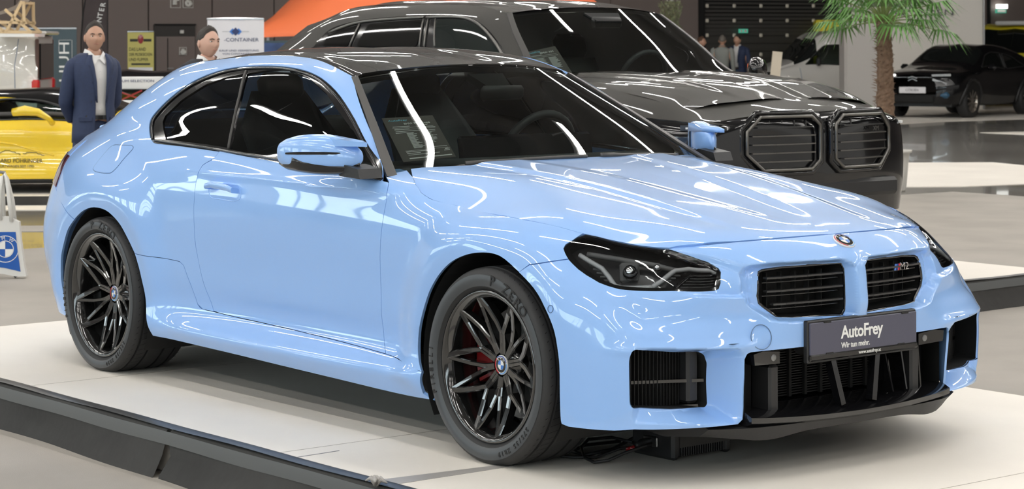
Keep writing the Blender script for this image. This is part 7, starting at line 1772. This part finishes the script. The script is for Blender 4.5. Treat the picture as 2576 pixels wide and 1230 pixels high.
def person(label, u, dep, h, turn, headturn, jacket, shirt, trousers, skin, hair, opened=True, arms='back', detail=True, tie=None, z0=FZ, build=1.0, grp=None, nd=.05):
    k = (h + nd) / 1.80; b = build
    hips, chest, neck = .97 * k, 1.36 * k, 1.52 * k; ht = h
    k2 = h / 1.8; c = (0, -.015, h - .1175 * k2)
    ax = []
    # body skeleton
    N = [(0, 0, hips, .15 * b, .105), (0, 0, 1.15 * k, .135 * b, .10), (0, .01, chest, .165 * b, .115), (0, .015, 1.46 * k, .10, .075), (0, .005, neck, .062, .064), (0, -.01, h - .19, .058, .062)]
    E = [(0, 1), (1, 2), (2, 3), (3, 4), (4, 5)]
    def add(p, par): N.append(p); E.append((par, len(N) - 1)); return len(N) - 1
    hands = []
    for sg in (-1, 1):
        a = add((sg * .165 * b, .015, 1.405 * k, .060, .058), 3)
        if arms == 'back': e = add((sg * .225 * b, .075, 1.14 * k, .040, .040), a); w = add((sg * .11, .170, .965 * k, .030, .026), e); hands.append((sg, (sg * .07, .19, .93 * k)))
        else: e = add((sg * .235 * b, .03, 1.14 * k, .050, .048), a); w = add((sg * .25 * b, -.03, .89 * k, .034, .028), e); hands.append((sg, (sg * .255 * b, -.05, .82 * k)))
        add((hands[-1][1][0], hands[-1][1][1], hands[-1][1][2], .036, .020), w)
        hp = add((sg * .095, 0, .90 * k, .095, .095), 0); kn_ = add((sg * .10, -.01, .50 * k, .062, .062), hp); an_ = add((sg * .105, .015, .10 * k, .042, .044), kn_); add((sg * .11, -.13, .035, .040, .03), an_)
    V, F = skinmesh(N, E, 2)
    hv, hf, tf = headmesh(None, c, headturn, .235 * k2)
    n0 = len(V); V = V + hv; F = F + [tuple(i + n0 for i in f) for f in hf]
    # fingers
    m = MB().add(V, F)
    for sg, hc in hands:
        hx, hy, hz = hc
        for q in range(4): m.tube([(hx + (q - 1.5) * .014, hy, hz - .02), (hx + (q - 1.5) * .016, hy - .008, hz - .06), (hx + (q - 1.5) * .015, hy - .022, hz - .090 + .004 * abs(q - 1.4))], [.009, .008, .006], 6)
        m.tube([(hx - sg * .028, hy - .01, hz), (hx - sg * .048, hy - .022, hz - .03), (hx - sg * .045, hy - .03, hz - .055)], [.010, .009, .007], 6)
    o = m.obj('person', skin, None, smooth=True); tag(o, label, 'person', grp)
    place(o, u, dep, z0); o.rotation_euler = (0, 0, YAW - PI / 2 + turn)
    # hair as a cap over the skull
    hr = MB(); H2 = .1175 * k2; VV = []; nu, nv = 32, 14
    rng = np.random.RandomState(int(u) % 97)
    for j in range(nv + 1):
        for i in range(nu):
            th = 2 * PI * i / nu; fr_ = max(0, math.cos(th)); lo = .34 + .62 * fr_ ** 1.2 - .55 * max(0, -math.cos(th)) + (.0 if abs(math.sin(th)) < .9 else -.18)
            lo = min(lo, 1.0); ph = lo + (PI / 2 - lo) * j / nv; r_ = 1.05 + .09 * (j / nv) ** .6 + .05 * (rng.rand() - .5) + (.10 * fr_ if j > 2 else 0)
            if j == 0: r_ = 1.0
            VV.append(tf((math.cos(ph) * math.sin(th) * .077 * r_, -math.cos(ph) * math.cos(th) * .099 * r_, math.sin(ph) * H2 * r_)))
    mesh('hair', VV, [(j * nu + i, j * nu + (i + 1) % nu, (j + 1) * nu + (i + 1) % nu, (j + 1) * nu + i) for j in range(nv) for i in range(nu)], hair, o, True)
    if detail:
        for sg in (-1, 1):
            m = MB(); cc = Vector(tf((sg * .030, -.078, .012))); fw = (Vector(tf((0, -1, 0))) - Vector(tf((0, 0, 0)))); sd = (Vector(tf((1, 0, 0))) - Vector(tf((0, 0, 0))))
            V2 = []; n = 12
            for j in range(5):
                for i in range(n): a = 2 * PI * i / n; r_ = j / 4; V2.append(cc + sd * (.0125 * r_ * math.cos(a)) + Vector((0, 0, .0055 * r_ * math.sin(a))) + fw * (.009 * (1 - r_ * r_)))
            m.add(V2, [(j * n + i, j * n + (i + 1) % n, (j + 1) * n + (i + 1) % n, (j + 1) * n + i) for j in range(4) for i in range(n)]); e = m.obj('eye', EYE, o, smooth=True)
            m = MB(); m.add([cc + fw * .0096 + sd * (.0048 * math.cos(a)) + Vector((0, 0, .0048 * math.sin(a))) for a in np.linspace(0, 2 * PI, 11)[:-1]], [tuple(range(10))]); m.obj('iris', IRIS, e)
            MB().tube([tf((sg * .014, -.1005, .028)), tf((sg * .030, -.096, .033)), tf((sg * .047, -.082, .028))], [.0028, .0036, .002], 6).obj('eyebrow', hair, o, smooth=True)
        MB().tube([tf((-.022, -.0905, -.052)), tf((-.008, -.1035, -.050)), tf((0, -.1045, -.0515)), tf((.008, -.1035, -.050)), tf((.022, -.0905, -.052))], [.0015, .003, .0034, .003, .0015], 6).obj('mouth', LIP, o, smooth=True)
    # trousers
    NT = [(0, .0, .96 * k, .158 * b, .118)]; ET = []
    for sg in (-1, 1):
        NT.append((sg * .095, 0, .88 * k, .104, .104)); a = len(NT) - 1; ET.append((0, a)); NT.append((sg * .10, -.005, .50 * k, .082, .082)); ET.append((a, a + 1)); NT.append((sg * .105, .012, .09 * k, .070, .072)); ET.append((a + 1, a + 2))
    V, F = skinmesh(NT + [(0, 0, 1.04 * k, .150 * b, .112)], ET + [(0, len(NT))], 2); mesh('trousers', V, F, trousers, o, True)
    for sg in (-1, 1): MB().box((sg * .11, -.055, .035), (.095, .29, .07), bevel=.03).obj('shoe', M['leather'], o, angle=.8)
    # shirt: torso
    def torso(z, w, d, yo=0, e=.8, n=32, gap=None, a0=0):
        r = []
        for i in range(n):
            a = 2 * PI * i / n; r.append((w * math.copysign(abs(math.sin(a)) ** e, math.sin(a)), yo - d * math.copysign(abs(math.cos(a)) ** e, math.cos(a)), z))
        return r
    prof = [(1.00, .152, .114, 0), (1.10, .146, .112, 0), (1.22, .158, .120, 0), (1.34, .180, .128, .004), (1.41, .182, .118, .010), (1.455, .150, .100, .014), (1.495, .085, .078, .012)]
    loft([torso(z * k, w * b, d, y) for z, w, d, y in prof], 'shirt', shirt, o, cap=True)
    # collar
    m = MB()
    for sg in (-1, 1): m.add([(sg * .070, .02, 1.548 * k), (sg * .056, -.055, 1.530 * k), (sg * .006, -.096, 1.470 * k), (sg * .042, -.122, 1.425 * k), (sg * .088, -.080, 1.470 * k), (sg * .088, .02, 1.50 * k)], [(0, 1, 4, 5), (1, 2, 3, 4)])
    m.add([(-.070, .02, 1.548 * k), (.070, .02, 1.548 * k), (.088, .02, 1.50 * k), (-.088, .02, 1.50 * k), (.04, .085, 1.515 * k), (-.04, .085, 1.515 * k)], [(0, 5, 4, 1)])
    m.obj('collar', shirt, o)
    if jacket:
        # jacket shell, open at the front
        def jring(z, w, d, yo, og, flare=0):
            r = []; n = 40; e = .8
            for i in range(n + 1):
                a = og + (2 * PI - 2 * og) * i / n; r.append((w * math.copysign(abs(math.sin(a)) ** e, math.sin(a)), yo - d * math.copysign(abs(math.cos(a)) ** e, math.cos(a)) - flare * (1 if i in (0, n) else 0), z))
            return r
        og = .22 if opened else .03
        pj = [(.80, .190, .150, .0, og * 1.9), (.88, .188, .148, .0, og * 1.3), (1.0, .178, .140, 0, og), (1.10, .170, .135, 0, og * .9), (1.22, .180, .142, 0, og * 1.0), (1.33, .203, .150, .004, og * 1.5), (1.40, .214, .140, .010, og * 1.6), (1.445, .205, .122, .014, og * 1.8), (1.485, .165, .104, .018, og * 2.2), (1.512, .108, .088, .02, .75)]
        rings = [jring(z * k, w * b, d, y, g_) for z, w, d, y, g_ in pj]; n = 41
        V = [p for r in rings for p in r]; F = [(i * n + q, i * n + q + 1, (i + 1) * n + q + 1, (i + 1) * n + q) for i in range(len(rings) - 1) for q in range(n - 1)]
        jk = mesh('jacket', V, F, jacket, o, True); sd = jk.modifiers.new('t', 'SOLIDIFY'); sd.thickness = .008; sd.offset = 0
        for sg in (-1, 1):
            if arms == 'back': pts = [(sg * .150 * b, .012, 1.425 * k), (sg * .196 * b, .025, 1.385 * k), (sg * .232 * b, .07, 1.16 * k), (sg * .215 * b, .10, 1.09 * k), (sg * .12, .165, .985 * k)]
            else: pts = [(sg * .165 * b, .012, 1.425 * k), (sg * .215 * b, .02, 1.38 * k), (sg * .245 * b, .03, 1.16 * k), (sg * .245 * b, .02, 1.08 * k), (sg * .25 * b, -.025, .90 * k)]
            q = smooth_closed(pts, 4, False); MB().tube([tuple(p) for p in q], [float(np.interp(i / (len(q) - 1), [0, .2, .5, .6, 1], [.060, .066, .058, .056, .046])) for i in range(len(q))], 16).obj('sleeve', jacket, jk, smooth=True)
            # lapel
            e = []
            for z, s_, w_ in ((1.50, .052, .03), (1.46, .058, .055), (1.41, .052, .075), (1.36, .048, .060), (1.28, .040, .040), (1.18, .036, .018), (1.12, .034, .004)):
                dd = float(np.interp(z, [1.12, 1.3, 1.4, 1.5], [.140, .150, .128, .085])); y_ = -dd - .006; e += [(sg * (s_), y_ - .002, z * k), (sg * (s_ + w_), y_ + .010 + w_ * .15, z * k)]
            mesh('lapel', e, [(2 * i, 2 * i + 1, 2 * i + 3, 2 * i + 2) for i in range(6)], jacket, jk, True).modifiers.new('t', 'SOLIDIFY').thickness = .006
        if opened:
            MB().box((-.085, -.143, 1.13 * k), (.006, .004, .012)).obj('button', M['satin'], jk); MB().box((.125, -.118, .99 * k), (.11, .012, .035), Matrix.Rotation(.5, 3, 'Z'), bevel=.003).obj('pocket_flap', jacket, jk); MB().box((-.125, -.118, .99 * k), (.11, .012, .035), Matrix.Rotation(-.5, 3, 'Z'), bevel=.003).obj('pocket_flap', jacket, jk)
            bl = MB().add([(x, -.122 + .35 * x * x, zz * k) for x in np.linspace(-.12, .12, 9) for zz in (.985, 1.02)], [(2 * i, 2 * i + 2, 2 * i + 3, 2 * i + 1) for i in range(8)]).obj('belt', M['leather'], o, smooth=True); MB().box((0, -.126, 1.003 * k), (.04, .006, .034)).obj('buckle', M['chrome'], bl)
            for q in range(7): MB().lathe([(0, -.002), (.005, -.001), (.005, .001)], 8, 'y', (0, -.124 - .004 * (q > 2), (1.07 + .06 * q) * k)).obj('shirt_button', M['bwhite'], o)
    else:
        for sg in (-1, 1):
            pts = [(sg * .165 * b, .012, 1.425 * k), (sg * .21 * b, .02, 1.38 * k), (sg * .238 * b, .03, 1.14 * k), (sg * .25 * b, -.02, .92 * k)]
            q = smooth_closed(pts, 4, False); MB().tube([tuple(p) for p in q], [float(np.interp(i / (len(q) - 1), [0, .2, .6, 1], [.064, .068, .055, .042])) for i in range(len(q))], 14).obj('sleeve', shirt, o, smooth=True)
    return o
SUITB = mat('navy_suit', (.022, .035, .085), .75, noise=(40, .2)); SUITK = mat('black_suit', (.014, .014, .020), .75); SHIRT = mat('white_shirt', (.74, .73, .72), .7); GREYK = mat('grey_knit', (.28, .29, .27), .8); DENIM = mat('denim', (.05, .08, .14), .8); BROWNJ = mat('rust_jacket', (.28, .08, .05), .8)
person('man in a navy suit and white shirt, hands behind his back', 236, 17.7, 1.765, R(34), R(-14), SUITB, SHIRT, SUITB, SKIN, HAIRD, arms='back', build=.90)
person('young man in a black suit looking right over the roof of the blue coupe', 521, 16.6, 1.715, R(38), R(6), SUITK, SHIRT, SUITK, SKIN2, HAIRD, opened=False, arms='down', build=.92)
person('man in a grey sweater seen from behind, near the dark sectional door', 1817, 49, 1.71, R(165), R(10), None, GREYK, M['leather'], SKIN, HAIRG, arms='down', detail=False)
person('man in a navy jacket and jeans facing the man in the grey sweater', 1855, 49.5, 1.72, R(-20), R(-15), SUITB, SHIRT, DENIM, SKIN, HAIRD, arms='down', detail=False)
person('person with brown hair half hidden behind the dark off-road car', 1763, 48, 1.68, R(60), R(10), BROWNJ, BROWNJ, M['leather'], SKIN, mat('brown_hair', (.09, .045, .025), .7), opened=False, arms='down', detail=False)
person('grey-haired person with only the head showing over the windscreen edge of the off-road car', 1746, 46, 1.62, R(100), R(0), SUITK, GREYK, M['leather'], SKIN, HAIRG, opened=False, arms='down', detail=False)
